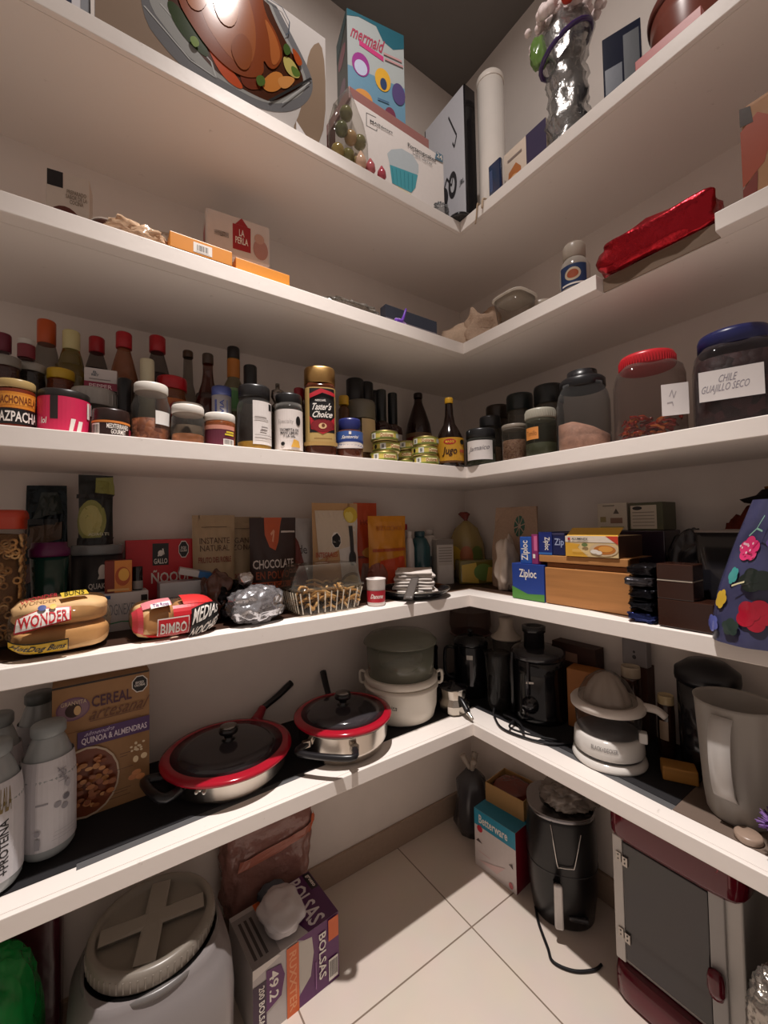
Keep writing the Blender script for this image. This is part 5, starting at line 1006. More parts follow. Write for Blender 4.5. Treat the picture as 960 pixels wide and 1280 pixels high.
o = lump('white_plastic_bag', 'gathered white plastic bag standing in front of the beige cloth bag', 'bag', (PR(634, 710, .16)[0], PR(634, 710, .16)[1], z), .075, .06, hz(PR(634, 700, .16), 672)-z, M('#c9b8a8', 'bag'), seed=6, amp=.16, fr=2.4)
# ziploc boxes and wood
def zbox(label, xl, xr, yt, d, z0, dep, col, ops, yb=None):
    a = PR(xl, 700, d); b = PR(xr, 700, d); c = ((a[0]+b[0])/2, (a[1]+b[1])/2)
    return carton('storage_bag_box', label, 'box', (c[0], c[1], z0), abs(a[1]-b[1]), dep, hz(c, yt)-z0, col, ops, rz=-PI/2)
dk_b = M('#23408f')
d0 = .055
a = PR(640, 720, d0); b = PR(681, 725, d0); c = (a[0], (a[1]+b[1])/2+.001); h1 = hz(c, 705)-z
carton('storage_bag_box', 'blue and green box with white lettering standing on the shelf liner', 'box', (c[0], c[1], z), abs(a[1]-b[1])-.003, .13, h1, dk_b, [('p', [(0, 0), (1, 0), (1, .2), (.5, .16), (0, .34)], M('#4f8a3a')), ('t', 'Ziploc', .24, .55, .78, .85, Wt, '', 0)], rz=-PI/2)
a = PR(681, 725, d0); b = PR(787, 745, d0); c = (a[0], (a[1]+b[1])/2); h2 = hz(PR(682, 730, d0), 709)-z
wd = M('#b07a48', 'wood'); wl = abs(a[1]-b[1])
t = thing('wooden_rack', 'low two tier pale wooden rack with boards, holding the egg box', 'rack', (c[0], c[1]-.001, z), -PI/2)
MB().box(-wl/2, wl/2, 0, .012, 0, h2, wd).build('front_board', t, bevel=.002)
MB().box(-wl/2, -wl/2+.012, .0125, .13, 0, h2, wd).build('side_board', t, bevel=.002)
MB().box(wl/2-.012, wl/2, .0125, .13, 0, h2, wd).build('side_board', t, bevel=.002)
MB().box(-wl/2, wl/2, .0125, .13, h2+.0002, h2+.012, M('#8a5c36', 'wood')).build('deck', t, bevel=.001)
zt = z+h2+.034
MB().box(-wl/2-.02, wl/2-.004, .004, .016, h2+.014, h2+.033, M('#b8824e', 'wood')).build('upper_board', t, bevel=.002)
MB().box(-wl/2+.01, -wl/2+.03, .02, .12, h2+.0125, h2+.033, wd).build('spacer', t)
MB().box(wl/2-.05, wl/2-.03, .02, .12, h2+.0125, h2+.033, wd).build('spacer', t)
MB().box(-wl/2-.02, wl/2-.004, .0165, .13, h2+.0333, h2+.0338, wd).build('top_sheet', t)
def on_rack(name, label, xl, xr, yt, dd, dep, col, ops, side=(), cat='box', zz=None, py=685, **k):
    a = PR(xl, py, dd); b = PR(xr, py, dd); c = (a[0], (a[1]+b[1])/2); z0 = zz or zt+.0003
    return carton(name, label, cat, (c[0], c[1], z0), abs(a[1]-b[1]), dep, hz(c, yt)-z0, col, ops, rz=-PI/2, side=side, **k), hz(c, yt)
ztt = z+h1+.0005
on_rack('storage_bag_box', 'upright bright blue box with sideways lettering, leftmost of the small upper boxes', 650, 664, 671, .06, .11, M('#2a56a8'), [('t', 'Ziploc', .12, .12, .88, .86, Wt, 'l')], zz=ztt)
on_rack('storage_bag_box', 'thin magenta and purple box between two upright blue boxes', 664.5, 672, 668, .06, .11, M('#8a2f6a'), [('r', .4, .45, .95, .95, M('#d06a9a')), ('r', .2, .2, .6, .34, Wt)], zz=ztt)
on_rack('storage_bag_box', 'dark blue box with downward lettering right of the thin magenta box', 673.5, 690, 665, .06, .11, M('#1f2f74'), [('t', 'Ziploc', .35, .2, .85, .78, Wt, 'd'), ('r', 0, 0, 1, .1, M('#3a6ab0'))], zz=zt+.0003)
on_rack('storage_bag_box', 'navy box with pale grey lettering directly left of the egg box', 691, 706, 666, .06, .11, M('#1c2350'), [('t', 'Zip', .15, .35, .95, .75, M('#9aa4c4'), ''), ('r', .0, .9, 1, 1, M('#3a3a5a'))], zz=zt+.0003)
o_, ze = on_rack('egg_box', 'open yellow and white box with an egg plate picture on the wooden rack', 707, 773, 670, .055, .12, M('#d8bd8a'),
   [('p', [(0, 0), (.45, 0), (.25, .45), (.3, .6), (0, .68)], M('#d9a43a')), ('r', 0, .7, 1, 1, M('#ddd0bf')), ('p', [(.78, 1), (1, 1), (1, .6)], M('#c4402e')), ('e', .74, .36, .26, .30, M('#cdb592')), ('e', .76, .36, .2, .22, M('#b8702f')), ('e', .78, .4, .13, .14, M('#d99a4a')), ('e', .58, .27, .08, .1, M('#e6ddd0')), ('e', .66, .22, .06, .09, M('#e6ddd0')), ('r', .06, .8, .11, .92, M('#b5303a')), ('t', 'ALUMINEX', .14, .8, .46, .91, K), ('r', .15, .25, .45, .27, M('#e8cf8a')), ('r', .15, .32, .4, .34, M('#e8cf8a')), ('e', .4, .58, .06, .09, M('#6a7a4a'))], side=[('r', 0, 0, 1, 1, M('#4a3226'))])
c = o_.location
MB().box(-.066, .064, 0, .0012, 0, .035, M('#d9a83a')).build('box_flap', o_).location = (0, .005, ze-c.z); bpy.data.objects['box_flap'].rotation_euler = (math.radians(-55), 0, 0)
P = PR(790, 700, .225)
o = MB().box(-.08, .08, 0, .1, 0, hz(P, 663)-z, M('#2a1c2c', 'gloss')).build('dark_box', loc=(P[0], P[1], z), rz=-PI/2, bevel=.003); tag(o, 'dark purple brown box behind the foil pouches carrying two small cartons', 'box')
zd = hz(P, 663)+.0005
on_rack('small_carton', 'small white carton with brown print, left of the two cartons at the wall', 747, 784, 629, .24, .06, M('#cabfae'), [('r', .1, .3, .3, .5, M('#9a8a5c')), ('r', .45, .25, .85, .45, M('#8a6a58')), ('p', [(.55, .6), (.75, .6), (.65, .8)], M('#5a5048')), ('r', .2, .88, .6, .93, M('#8a8272')), ('r', .1, .08, .9, .14, M('#a8a07a'))], zz=zd, py=650)
on_rack('small_carton', 'small green carton with white text panel, right of the two cartons at the wall', 787, 829, 628, .235, .08, M('#4a4a30'), [('r', .04, .05, .82, .9, M('#c4b8a6')), ('e', .25, .8, .15, .07, K)]+[('r', .1, .15+i*.12, .76, .18+i*.12, M('#8a8074')) for i in range(5)], zz=zd, py=650)
# dark foil pouches, stacked flat
rs = random.Random(5)
cP = PR(816, 745, .137)
zz = z
for i, (c1, hh, nm) in enumerate((('#2c3566', .022, 'bottom'), ('#23252c', .024, 'second'), ('#1d1d22', .022, 'third'), ('#4c4a4e', .020, 'fourth'), ('#2b2a2e', .024, 'topmost'))):
    o = blob(MB(), .058, .10, hh*.95, M(c1, 'foil'), seed=31+i, amp=.12, fr=3.2, e=5, nu=50, nv=18).build('foil_pouch', loc=(-.30+rs.uniform(-.003, .003), -.848, zz), rz=-PI/2+rs.uniform(-.04, .04)); zz += hh*1.13
    tag(o, f'dark shiny foil pouch, {nm} of the five pouches piled beside the brown box', 'pouch', 'piled dark foil pouches')
P = PR(882, 690, .26)
lump('dark_bag_heap', 'dark crumpled plastic bag heaped behind the brown box', 'bag', (P[0]-.02, P[1]+.02, z), .10, .09, hz(P, 666)-z, M('#26252b', 'bag'), rz=-PI/2, seed=14, amp=.14, fr=2.6, nu=60, nv=34)
# brown lacquer box and black bin
d = .012; a = PR(822, 760, d); b = PR(893, 770, d); c = (a[0], (a[1]+b[1])/2); wB = abs(a[1]-b[1]); h_ = hz(a, 704)-z
t = thing('brown_box', 'dark brown lacquered stepped box with thin pale line at the shelf front edge', 'box', (c[0], c[1], z), -PI/2)
bm_ = M('#331c14', 'gloss'); xm = -wB/2+abs(a[1]-PR(867, 740, d)[1])
MB().box(-wB/2, wB/2, 0, .055, 0, h_*.44, bm_).build('box_body', t, bevel=.002)
MB().box(-wB/2, xm, 0, .055, h_*.4405, h_*.73, bm_).build('upper_body', t, bevel=.002)
MB().box(-wB/2, xm, 0, .055, h_*.745, h_, bm_).build('lid', t, bevel=.002)
MB().box(-wB/2+.001, xm-.001, -.0006, .054, h_*.73, h_*.745, M('#b5a898', 'plastic')).build('pale_line', t)
n0, n1 = PR(864, 700, .075), PR(945, 700, .075); wn = abs(n0[1]-n1[1])/2; hb = hz(n0, 663)-z
t = thing('black_bin', 'black plastic bin with a pale rim line behind the dark brown box', 'bin', (n0[0]+.068, (n0[1]+n1[1])/2, z), -PI/2)
MB().lathe([(.84, 0), (.86, .003), (.97, hb-.004)], M('#17161a', 'gloss'), n=9, seg=48, sx=wn, sy=.063).build('bin_body', t, solid=.002)
MB().lathe([(.975, hb-.005), (1.0, hb-.004), (1.0, hb), (.975, hb)], M('#8a7f78', 'plastic'), n=9, seg=48, sx=wn, sy=.063).build('rim', t)
q = (-.06, PR(938, 650, .29)[1])
lump('red_brown_cloth', 'red brown patterned cloth bunched behind the black bin', 'cloth', (q[0], q[1], z), .12, .08, hz(q, 641)-z, M('#6a2f22', 'cloth'), rz=-PI/2, seed=17, amp=.12, fr=3)
P = PR(955, 640, .22)
t = thing('black_hat', 'black round brimmed object on a stand at the right edge above the flowered bag', 'hat', (-.10, P[1]-.03, z), 0)
hb2 = hz((-.10, P[1]-.03), 622)-z
MB().lathe([(.035, 0), (.03, .01), (.02, hb2*.5), (.02, hb2*.95)], M('#1c1718', 'matte')).build('stand', t)
MB().lathe([(.02, hb2*.93), (.07, hb2*.97), (.078, hb2), (.05, hb2+.008), (.04, hb2+.02), (0, hb2+.022)], M('#151213', 'matte')).build('brim', t)
MB().lathe([(.035, hb2+.021), (.036, hb2+.026), (0, hb2+.03)], M('#8a5a20', 'matte')).build('band', t)
# flowered bag
fd = .03; a = PR(893, 780, fd); b = PR(1010, 820, fd); wf = abs(a[1]-b[1]); c = (a[0], (a[1]+b[1])/2); hf = hz(a, 628)-z
def fb(u, v, s=1):
    wv = 1-.62*max(0, v-.12)**1.3; y = .05*max(0.0, math.sin(PI*min(max(u, 0), 1)))**.5*(1-.75*v)
    k = .006*noise.noise(Vector((u*4, v*4, 7)))
    return Vector((-wf/2+wf*(1-wv)*1.0+u*wf*wv, -s*y+k, v*hf))
m = MB().grid(lambda u, v: fb(u, v, 1), 26, 30, M('#3c3d5c', 'bag')).grid(lambda u, v: fb(1-u, v, -1), 26, 30, M('#3c3d5c', 'bag'))
pk, rd, yl, gn, tl = M('#d93a72', 'gloss'), M('#a3182e', 'gloss'), M('#c9a53a', 'gloss'), M('#2c3a34', 'gloss'), M('#3f8f8c', 'gloss')
fo = []
rs = random.Random(6)
for cx, cy, ru, rv, mt in ((.32, .66, .16, .09, pk), (.14, .30, .07, .07, yl), (.22, .47, .06, .06, tl), (.55, .22, .2, .11, rd), (.1, .12, .08, .06, M('#5a62a8', 'gloss')), (.32, .12, .1, .06, gn), (.5, .45, .2, .08, M('#1c2420', 'gloss')), (.75, .7, .2, .08, M('#5f4a8a', 'gloss')), (.85, .4, .14, .1, pk)):
    for q in range(5): fo.append(('e', cx+ru*.5*math.cos(q*1.257+cx*9), cy+rv*.5*math.sin(q*1.257+cx*9), ru*.48, rv*.5, mt))
    fo.append(('e', cx, cy, ru*.3, rv*.3, mt))
for i in range(9): fo.append(('e', .32+rs.uniform(-.12, .12), .66+rs.uniform(-.06, .06), .014, .009, M('#e8c0cc')))
fo += [('ln', [(.26, .40), (.34, .42), (.42, .43)], .012, M('#cfc6a0')), ('ln', [(.5, .88), (.38, .8), (.3, .75)], .012, M('#7fae9a')), ('ln', [(.38, .8), (.5, .78)], .012, M('#7fae9a'))]
m.draw(Surf(lambda u, v: fb(u, v, 1), 10, 10), fo, l0=.002, dl=.00012)
o = m.build('flowered_bag', loc=(c[0]-.005, c[1], z), rz=-PI/2); tag(o, 'glossy navy bag printed with pink, red and yellow flowers at right edge', 'bag')
# ================================================================== LOWEST SHELF, LEFT ARM
z = S1+.0025
def milk(label, P, r, yt, ops, a0=-80, a1=80, cap='#8f9596', body='#c9c6c9', rz=None):
    H = hz(P, yt)-z
    t = thing('protein_bottle', label, 'bottle', (P[0], P[1], z), face(P) if rz is None else rz, 'white protein drink bottles')
    MB().lathe([(r*.72, 0), (r*.88, .006), (r*.98, H*.06), (r, H*.12), (r, H*.62), (r*.93, H*.72), (r*.66, H*.86), (r*.56, H*.9), (r*.56, H*.92)], M('#9da2a3', 'gloss'), seg=44).build('bottle_body', t)
    MB().lathe([(r*.6, H*.915), (r*.64, H*.925), (r*.64, H*.985), (r*.58, H), (0, H)], M(cap, 'plastic')).build('cap', t)
    m = MB(); S = Surf(lambda u, v: (lambda a, rr: Vector((rr*math.sin(a), -rr*math.cos(a), H*(.1+.66*v))))(math.radians(a0*1.9+(a1-a0)*1.9*u), r*(1.004 if v < .78 else 1.004-.10*(v-.78)/.22)), 30, 6)
    m.draw(S, [('r', 0, 0, 1, 1, M(body, 'print'))]+ops, l0=.0006, dl=.0003); m.build('paper_label', t)
    return t
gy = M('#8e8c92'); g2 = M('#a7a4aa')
PB = (-1.392, -.222)
milk('white protein bottle with grey cap, back label facing out, next to the cereal box', PB, rad(PB, 71), 903,
     [('r', .36, 0, .42, 1, M('#b7b4b8')), ('r', .42, .52, .5, .54, gy), ('e', .56, .48, .025, .035, gy), ('e', .61, .43, .025, .035, gy), ('e', .62, .53, .025, .035, M('#6d6b72')), ('ln', [(.56, .9), (.6, .8), (.61, .72)], .008, gy), ('t', 'LALA', .56, .74, .62, .88, gy, 'l'), ('e', .63, .68, .02, .045, g2), ('r', .42, .04, .45, .16, gy), ('e', .435, .22, .018, .03, gy), ('r', .54, .18, .68, .185, g2), ('r', .53, .14, .68, .145, g2), ('r', .52, .10, .68, .105, g2)])
PA = (-1.468, -.26)
milk('white protein bottle at the left frame edge reading PROTEINA in black', PA, rad((-1.392, -.222), 71), 925,
     [('t', '+PROTEÍNA', .53, .06, .60, .62, M(BLK), 'l'), ('t', 'LALA', .55, .70, .62, .94, M('#7d6a3a'), 'i')])
PC = (-1.478, -.150)
milk('white protein bottle with gold lettering between the front bottle and the wall', PC, rad((-1.392, -.222), 71)*.93, 893,
     [('t', 'LALA', .55, .6, .63, .88, M('#6a5a3a'), 'l')], cap='#7d8282')
PD = (-1.42, -.075)
milk('darker shaded protein bottle standing against the wall behind the others', PD, rad((-1.392, -.222), 71)*.93, 868, [('t', 'LALA', .55, .6, .63, .88, M('#6a5a3a'), 'l')], cap='#5f6463', body='#a9a6a9')  # shade at the wall put into darker body and cap colours
# cereal box
a, b = (-1.392, -.158), (-1.214, -.150); w_ = math.hypot(a[0]-b[0], a[1]-b[1]); ang = math.atan2(b[1]-a[1], b[0]-a[0])
kb = M('#a07850', 'card'); pu = M('#4a2560'); dp = M('#4a2438'); rs = random.Random(12)
ops = [('r', 0, .985, 1, 1, M('#2a1a14')), ('e', .20, .82, .165, .085, M('#75506a')), ('e', .20, .82, .15, .073, M('#8a6a78')), ('e', .20, .81, .08, .05, M('#3a2018')), ('e', .24, .805, .035, .035, M('#d9b27c')), ('t', 'GRANVITA', .08, .85, .33, .88, M('#d9c4a0'), 'n'),  # the dark top strip paints the shadow under the shelf above
       ('t', 'CEREAL', .38, .80, .80, .885, dp), ('oct', .89, .905, .085, .062), ('t', 'artesanal', .38, .71, .97, .80, M('#6a4028'), 'ni'), ('r', .36, .70, .93, .706, M('#6a4028')), ('r', .12, .65, .9, .655, M('#7a5030')),
       ('r', .24, .52, 1, .64, pu), ('t', 'almendra', .32, .60, .62, .63, M('#cfc0d8'), 'ni'), ('t', 'QUINOA & ALMENDRAS', .28, .535, .97, .59, M('#ddd0dc')),
       ('e', .33, .26, .34, .26, M('#c9b49a')), ('e', .33, .26, .32, .245, M('#7a3c1e'))]
for i in range(75):
    q = rs.uniform(0, 2*PI); e = math.sqrt(rs.uniform(0, 1)); ops.append(('e', .33+.27*e*math.cos(q), .26+.2*e*math.sin(q), rs.uniform(.02, .05), rs.uniform(.012, .022), M(rs.choice(('#b5703c', '#c98a50', '#9a5a30', '#8a4a28', '#d39a60')))))
for i in range(16): ops.append(('e', .86+rs.uniform(-.09, .09), .44+rs.uniform(-.03, .04), .015, .008, M('#dcc9a8')))
ops += [('e', .83, .36, .03, .025, M('#e0c9a0')), ('e', .92, .37, .035, .022, M('#e0c9a0')), ('e', .80, .23, .05, .022, M('#b5703c')), ('e', .88, .22, .05, .022, M('#c98450')), ('e', .84, .26, .05, .02, M('#c07a44'))]
ops += [('r', x, v, x+wd_, v+.004, M('#5a3a28')) for x, v, wd_ in ((.66, .43, .12), (.66, .41, .08), (.62, .32, .18), (.58, .17, .2), (.6, .15, .14), (.55, .12, .22))]
ops = [(o[0], o[1], o[2], o[3], o[4]*(1), o[5]) if o[0] == 'e' and o[1]-o[3] > 0 else o for o in ops if not (o[0] == 'e' and o[1]-o[3] < -.005 and o[3] < .1)]
carton('cereal_box', 'kraft brown cereal box reading CEREAL artesanal QUINOA & ALMENDRAS', 'cereal box', ((a[0]+b[0])/2, (a[1]+b[1])/2, z), w_, .065, hz(b, 837)-z, kb, ops, rz=ang, sidel=[('r', 0, .52, 1, .64, pu)])
# pans
def pan(name, label, P, r, h, helper=None, long=None, helper_a=0):
    t = thing(name, label, 'pan', (P[0], P[1], z), 0, 'steel pans with red rimmed lids')
    stl = M('#c4bbb0', 'metal'); rdm = M('#a31428', 'gloss')
    MB().lathe([(r*.72, 0), (r*.78, .003), (r*.9, h*.4), (r*.94, h*.92), (r*.97, h)], stl, seg=56).build('pan_body', t)
    MB().lathe([(r*.93, h), (r*1.0, h+.001), (r*1.01, h+.006), (r*.99, h+.010), (r*.88, h+.0135), (r*.865, h+.0125)], rdm, seg=56).build('lid_rim', t)
    MB().lathe([(r*.875, h+.012), (r*.6, h+.021), (r*.3, h+.027), (0, h+.029)], GL('#39363a', .86, .12), seg=56).build('glass_lid', t)
    k = MB().lathe([(.02, h+.027), (.009, h+.031), (.011, h+.040), (.022, h+.046), (.024, h+.054), (.02, h+.060)], M('#151417', 'gloss')).build('lid_knob', t)
    MB().lathe([(.0195, h+.0595), (.0205, h+.0615), (.012, h+.064), (0, h+.0645)], M('#8f8a86', 'metal')).build('knob_top', k)
    return t
P = (-1.043, -.180); r = rad(P, 163)*.985
t = pan('frying_pan', 'large steel pan with red rimmed glass lid and black knob beside the cereal box', P, r, .058)
hd = M('#18171a', 'plastic')
q = math.radians(196)
def radial(q, r0, r1, z0): return (math.cos(q)*r0, math.sin(q)*r0, z0), (math.cos(q)*r1, math.sin(q)*r1, z0)
o = MB()
o.tube([(math.cos(q+.28)*r*.93, math.sin(q+.28)*r*.93, .045), (math.cos(q+.25)*r*1.2, math.sin(q+.25)*r*1.2, .05), (math.cos(q-.25)*r*1.2, math.sin(q-.25)*r*1.2, .05), (math.cos(q-.28)*r*.93, math.sin(q-.28)*r*.93, .045)], .010, hd, sub=5); o.build('side_handle', t)
q2 = math.radians(232)
m = MB()
for dq in (-.06, 0.0, .06): m.lathe([(0, -.004), (.0045, -.002), (.0045, .002), (0, .004)], M('#d0cac2', 'metal'), seg=8, c=(math.cos(q2+dq)*r*.93, math.sin(q2+dq)*r*.93), jit=lambda x, y, zz: (x, y, zz+.045+.006*(1 if abs(dq) < .01 else 0)))
m.build('rivets', t)
qh = math.radians(47)
d1 = Vector((math.cos(qh), math.sin(qh), 0))
MB().tube([d1*r*.95+Vector((0, 0, .06)), d1*r*1.12+Vector((0, 0, .068)), d1*r*1.28+Vector((0, 0, .078))], [.017, .011], M('#8a1626', 'plastic'), sub=3).build('handle_joint', t)
d2 = Vector((math.cos(qh-.5), math.sin(qh-.5), 0))
MB().tube([d1*r*1.27+Vector((0, 0, .077)), d1*r*1.27+d2*.06+Vector((0, 0, .096)), d1*r*1.27+d2*.11+Vector((0, 0, .118))], [.009, .011], hd, sub=3).build('long_handle', t)
P = (-.744, -.232); r = rad(P, 119)
t = pan('frying_pan', 'smaller deep steel pan with red rimmed glass lid beside the white steamer', P, r, .085)
q = face(P)-PI/2-.30
m = MB().tube([(math.cos(q+.5)*r*.97, math.sin(q+.5)*r*.97, .058), (math.cos(q+.4)*r*1.25, math.sin(q+.4)*r*1.25, .055), (math.cos(q-.4)*r*1.25, math.sin(q-.4)*r*1.25, .055), (math.cos(q-.5)*r*.97, math.sin(q-.5)*r*.97, .058)], .0085, hd, sub=5); m.build('side_handle', t)
m = MB()
for dq in (-.5, .5): m.box(math.cos(q+dq)*r*.99-.01, math.cos(q+dq)*r*.99+.01, math.sin(q+dq)*r*.99-.006, math.sin(q+dq)*r*.99+.006, .05, .066, M('#c4bbb0', 'metal')); m.build('bracket', t); m = MB()
dh = Vector((.2, .98, 0)).normalized()
MB().tube([dh*r*.95+Vector((0, 0, .07)), dh*(r*.95+.05)+Vector((0, 0, .10)), dh*(r*.95+.09)+Vector((0, 0, .135))], [.009, .011], hd, sub=3).build('long_handle', t)
Pw = PG(418, 950, z)
# steamer
P = (-.492, -.170); r = rad(P, 86); H = hz(P, 787)-z
t = thing('steamer', 'white electric steamer with tinted translucent tub and lid between pan and black presses', 'steamer', (P[0], P[1], z), face(P))
cr = M('#e0d8cb', 'plastic'); h1 = H*.42
MB().lathe([(r*.86, 0), (r*.93, .006), (r, h1*.35), (r*1.02, h1*.82), (r*1.06, h1*.84), (r*1.06, h1*.92), (r*1.0, h1*.95)], cr, seg=48).draw(cyl(r*1.0, .055, .070, -22, -6), [('t', 'Rita', 0, 0, 1, 1, M('#4a4440'), 'ni')], l0=.002).build('base', t)
MB().lathe([(r*.98, h1*.95), (r*1.04, h1), (r*1.05, h1*1.14), (r*1.0, h1*1.16)], cr, seg=48).build('drip_tray', t)
m = MB()
for s in (-1, 1): m.tube([(s*r*1.02, 0, h1*1.16), (s*r*1.16, 0, h1*1.2), (s*r*1.16, 0, h1*.9), (s*r*1.02, 0, h1*.86)], .005, cr, sub=3); m.build('side_grip', t); m = MB()
gt = GL('#8a8b7c', .5, .15)
MB().lathe([(r*.93, h1*1.14), (r*.97, H*.86)], gt, seg=48).build('steam_tub', t, solid=.0015)
MB().lathe([(r*1.0, H*.86), (r*1.06, H*.865), (r*1.04, H*.89), (r*.9, H*.95), (r*.5, H*.99), (0, H)], gt, seg=48).build('lid', t)
# presses and moka pot
def press(label, P, wpx, yt, k):
    r = rad(P, wpx); H = hz(P, yt)-z
    t = thing('coffee_press', label, 'coffee press', (P[0], P[1], z), face(P), 'black coffee presses')
    MB().lathe([(r*.95, 0), (r, .004), (r, H*.76), (r*.97, H*.78)], M('#131215', 'gloss'), seg=36).build('press_body', t)
    MB().lathe([(r*1.03, H*.77), (r*1.04, H*.81), (r*.8, H*.88), (r*.3, H*.92), (0, H*.925)], M('#131215', 'gloss'), seg=36).build('lid', t)
    MB().lathe([(.003, H*.91), (.004, H*.945), (.009, H*.955), (.011, H*.975), (.007, H), (0, H)], M('#131215', 'gloss'), seg=16).build('knob', t)
    MB().draw(cyl(r*1.003, H*.2, H*.66, -14, 6), [('r', 0, 0, 1, 1, M('#4b4a4c', 'metal')), ('r', 0, .86, 1, 1, M('#a8a5a0', 'metal'))]).build('chrome_panel', t)
    MB().tube([(-r*.95, .0, H*.7), (-r*1.5, .0, H*.68), (-r*1.5, .0, H*.3), (-r*.95, .0, H*.22)], .006, M('#131215', 'plastic'), sub=4).build('handle', t)
    return t
press('tall black coffee press with chrome panel in the shelf corner', (-.195, -.20), 42, 786, 0)
press('shorter black coffee press behind the small silver pot', (-.315, -.078), 34, 795, 1)
P = (-.345, -.262); r = rad(P, 34); H = hz(P, 852)-z
t = thing('moka_pot', 'small shiny silver pot with black handle reaching over the shelf corner', 'pot', (P[0], P[1], z))
MB().lathe([(r*.9, 0), (r, .006), (r*1.02, H*.3), (r*.8, H*.5), (r*.9, H*.8), (r*.95, H*.84)], M('#c9c2b8', 'metal'), n=2.6, seg=16, smooth=False).build('pot_body', t)
MB().lathe([(r*.97, H*.84), (r*.9, H*.9), (r*.2, H*.95), (r*.2, H), (0, H)], M('#1a181b', 'gloss')).build('lid', t)
e = Vector((-D+.004-P[0], -D+.012-P[1], .010))
MB().tube([Vector((e.x*.25, e.y*.25, H*.55)), Vector((e.x*.5, e.y*.5, H*.5)), Vector((e.x*.85, e.y*.85, .022))], [.007, .0095], hd, sub=4).build('handle', t)
MB().tube([Vector((e.x*.84, e.y*.84, .020)), Vector((e.x*.95, e.y*.95, .016)), Vector((e.x*1.12, e.y*1.12, .008))], [.008, .004], M('#c9c2b8', 'metal'), sub=3).build('handle_tip', t)
P = (-.09, -.10); r = rad(P, 52)
t = thing('glass_vase', 'tall clear vase with pinkish rim standing in the corner behind the presses', 'vase', (P[0], P[1], z))
hV = hz(P, 762)-z
MB().lathe([(r*.7, 0), (r*.72, .01), (r*.35, .03), (r*.35, hV*.45), (r*.9, hV*.66), (r, hV*.8), (r*.96, hV)], GL('#b59a90', .35, .1), seg=36).build('vase_body', t)
MB().lathe([(r*.92, hV*.655), (r*1.0, hV*.665), (r*.94, hV*.68)], M('#7a5a56', 'plastic'), seg=36).build('rim_band', t)
# ================================================================== LOWEST SHELF, RIGHT ARM
P = (-.180, -.483); r = rad(P, 70)*.96; H = hz(P, 787)-z
t = thing('juice_extractor', 'black electric juicer with round knob and feed tube on lowest shelf', 'juicer', (P[0], P[1], z), face(P)+.12)
bk = M('#131215', 'gloss')
MB().lathe([(r*1.06, 0), (r*1.08, .008), (r*.98, .025), (r*.95, H*.5), (r*.98, H*.66)], bk, seg=44).build('motor_body', t)
MB().lathe([(r*1.0, H*.66), (r*1.05, H*.67), (r*1.05, H*.73), (r*.9, H*.755), (r*.4, H*.77), (0, H*.77)], M('#2a282b', 'gloss'), seg=44).build('top_cover', t)
MB().lathe([(r*.40, H*.765), (r*.40, H*.93), (r*.46, H*.94), (r*.46, H), (r*.3, H), (r*.3, H*.97), (0, H*.97)], M('#1d1b1e', 'gloss'), c=(-.01, .0)).build('feed_tube', t)
kn = MB().lathe([(.026, 0), (.026, .004), (.019, .007), (.018, .02), (0, .021)], M('#1a181b', 'gloss'), seg=24).build('control_knob', t); kn.location = (-r*.42, -r*.88, H*.2); kn.rotation_euler = (math.radians(90), 0, math.radians(-26))
MB().box(-.012, .012, -.002, .002, -.004, .004, M('#b5b0aa', 'metal')).build('chrome_button', t, bevel=.0015).location = (-r*.42, -r*.92, H*.44)
MB().tube([(-r*.48, -r*.88, H*.66), (-r*.5, -r*.9, H*.3)], .005, M('#2e2c30', 'gloss'), sub=1).build('front_rib', t)
MB().tube([(-r*1.0, -r*.35, H*.72), (-r*1.05, -r*.4, H*.6), (-r*1.02, -r*.4, .01)], .007, bk, sub=3).build('locking_arm', t)
Pj = MB().lathe([(r*.40, .002), (r*.44, .01), (r*.52, H*.62), (r*.56, H*.64), (r*.5, H*.66), (0, H*.66)], GL('#6f6b68', .45, .1), c=(-r*1.58, .02), seg=30).build('pulp_container', t)
c0 = PG(618, 897, z); c1 = PG(628, 912, z); c2 = PG(660, 925, z); c3 = PG(690, 932, z); c4 = PG(640, 905, z)
m = MB()
m.tube([(c0[0], c0[1], z+.03), (c0[0], c0[1], z+.005), (c1[0], c1[1], z+.004), (c2[0], c2[1], z+.004), (c3[0], c3[1], z+.004), (c3[0]+.05, c3[1]-.03, z+.004)], .0032, M('#121114', 'rubber'), sub=6)
m.tube([(c4[0]+.015, c4[1], z+.01), (c4[0], c4[1]-.01, z+.016), (c1[0]+.01, c1[1]-.02, z+.011), (c2[0]+.012, c2[1], z+.011), (c3[0]+.03, c3[1], z+.005)], .0032, M('#121114', 'rubber'), sub=6)
m.tube([(c0[0]+.02, c0[1]-.02, z+.012), (c4[0]-.005, c4[1]-.03, z+.018), (c2[0]+.008, c2[1]+.02, z+.011), (c4[0]+.02, c4[1], z+.004)], .003, M('#121114', 'rubber'), sub=6)
tag(m.build('power_cord'), 'tangled black power cord lying in front of the black juicer', 'cord')
P = PR(634, 830, .25); r = rad(P, 34); H = hz(P, 772)-z
t = thing('blender_jar', 'clear blender jar with a white funnel top behind the black juicer', 'jar', (P[0], P[1], z))
MB().lathe([(r*.8, 0), (r*.85, .01), (r*1.05, H*.72), (r*1.08, H*.74)], GL('#8a867f', .35, .1)).build('jar_body', t)
MB().lathe([(r*1.12, H*.74), (r*1.14, H*.76), (r*.7, H*.82), (r*.5, H*.9), (r*.55, H), (0, H)], M('#b8ab9c', 'plastic')).build('funnel_top', t)
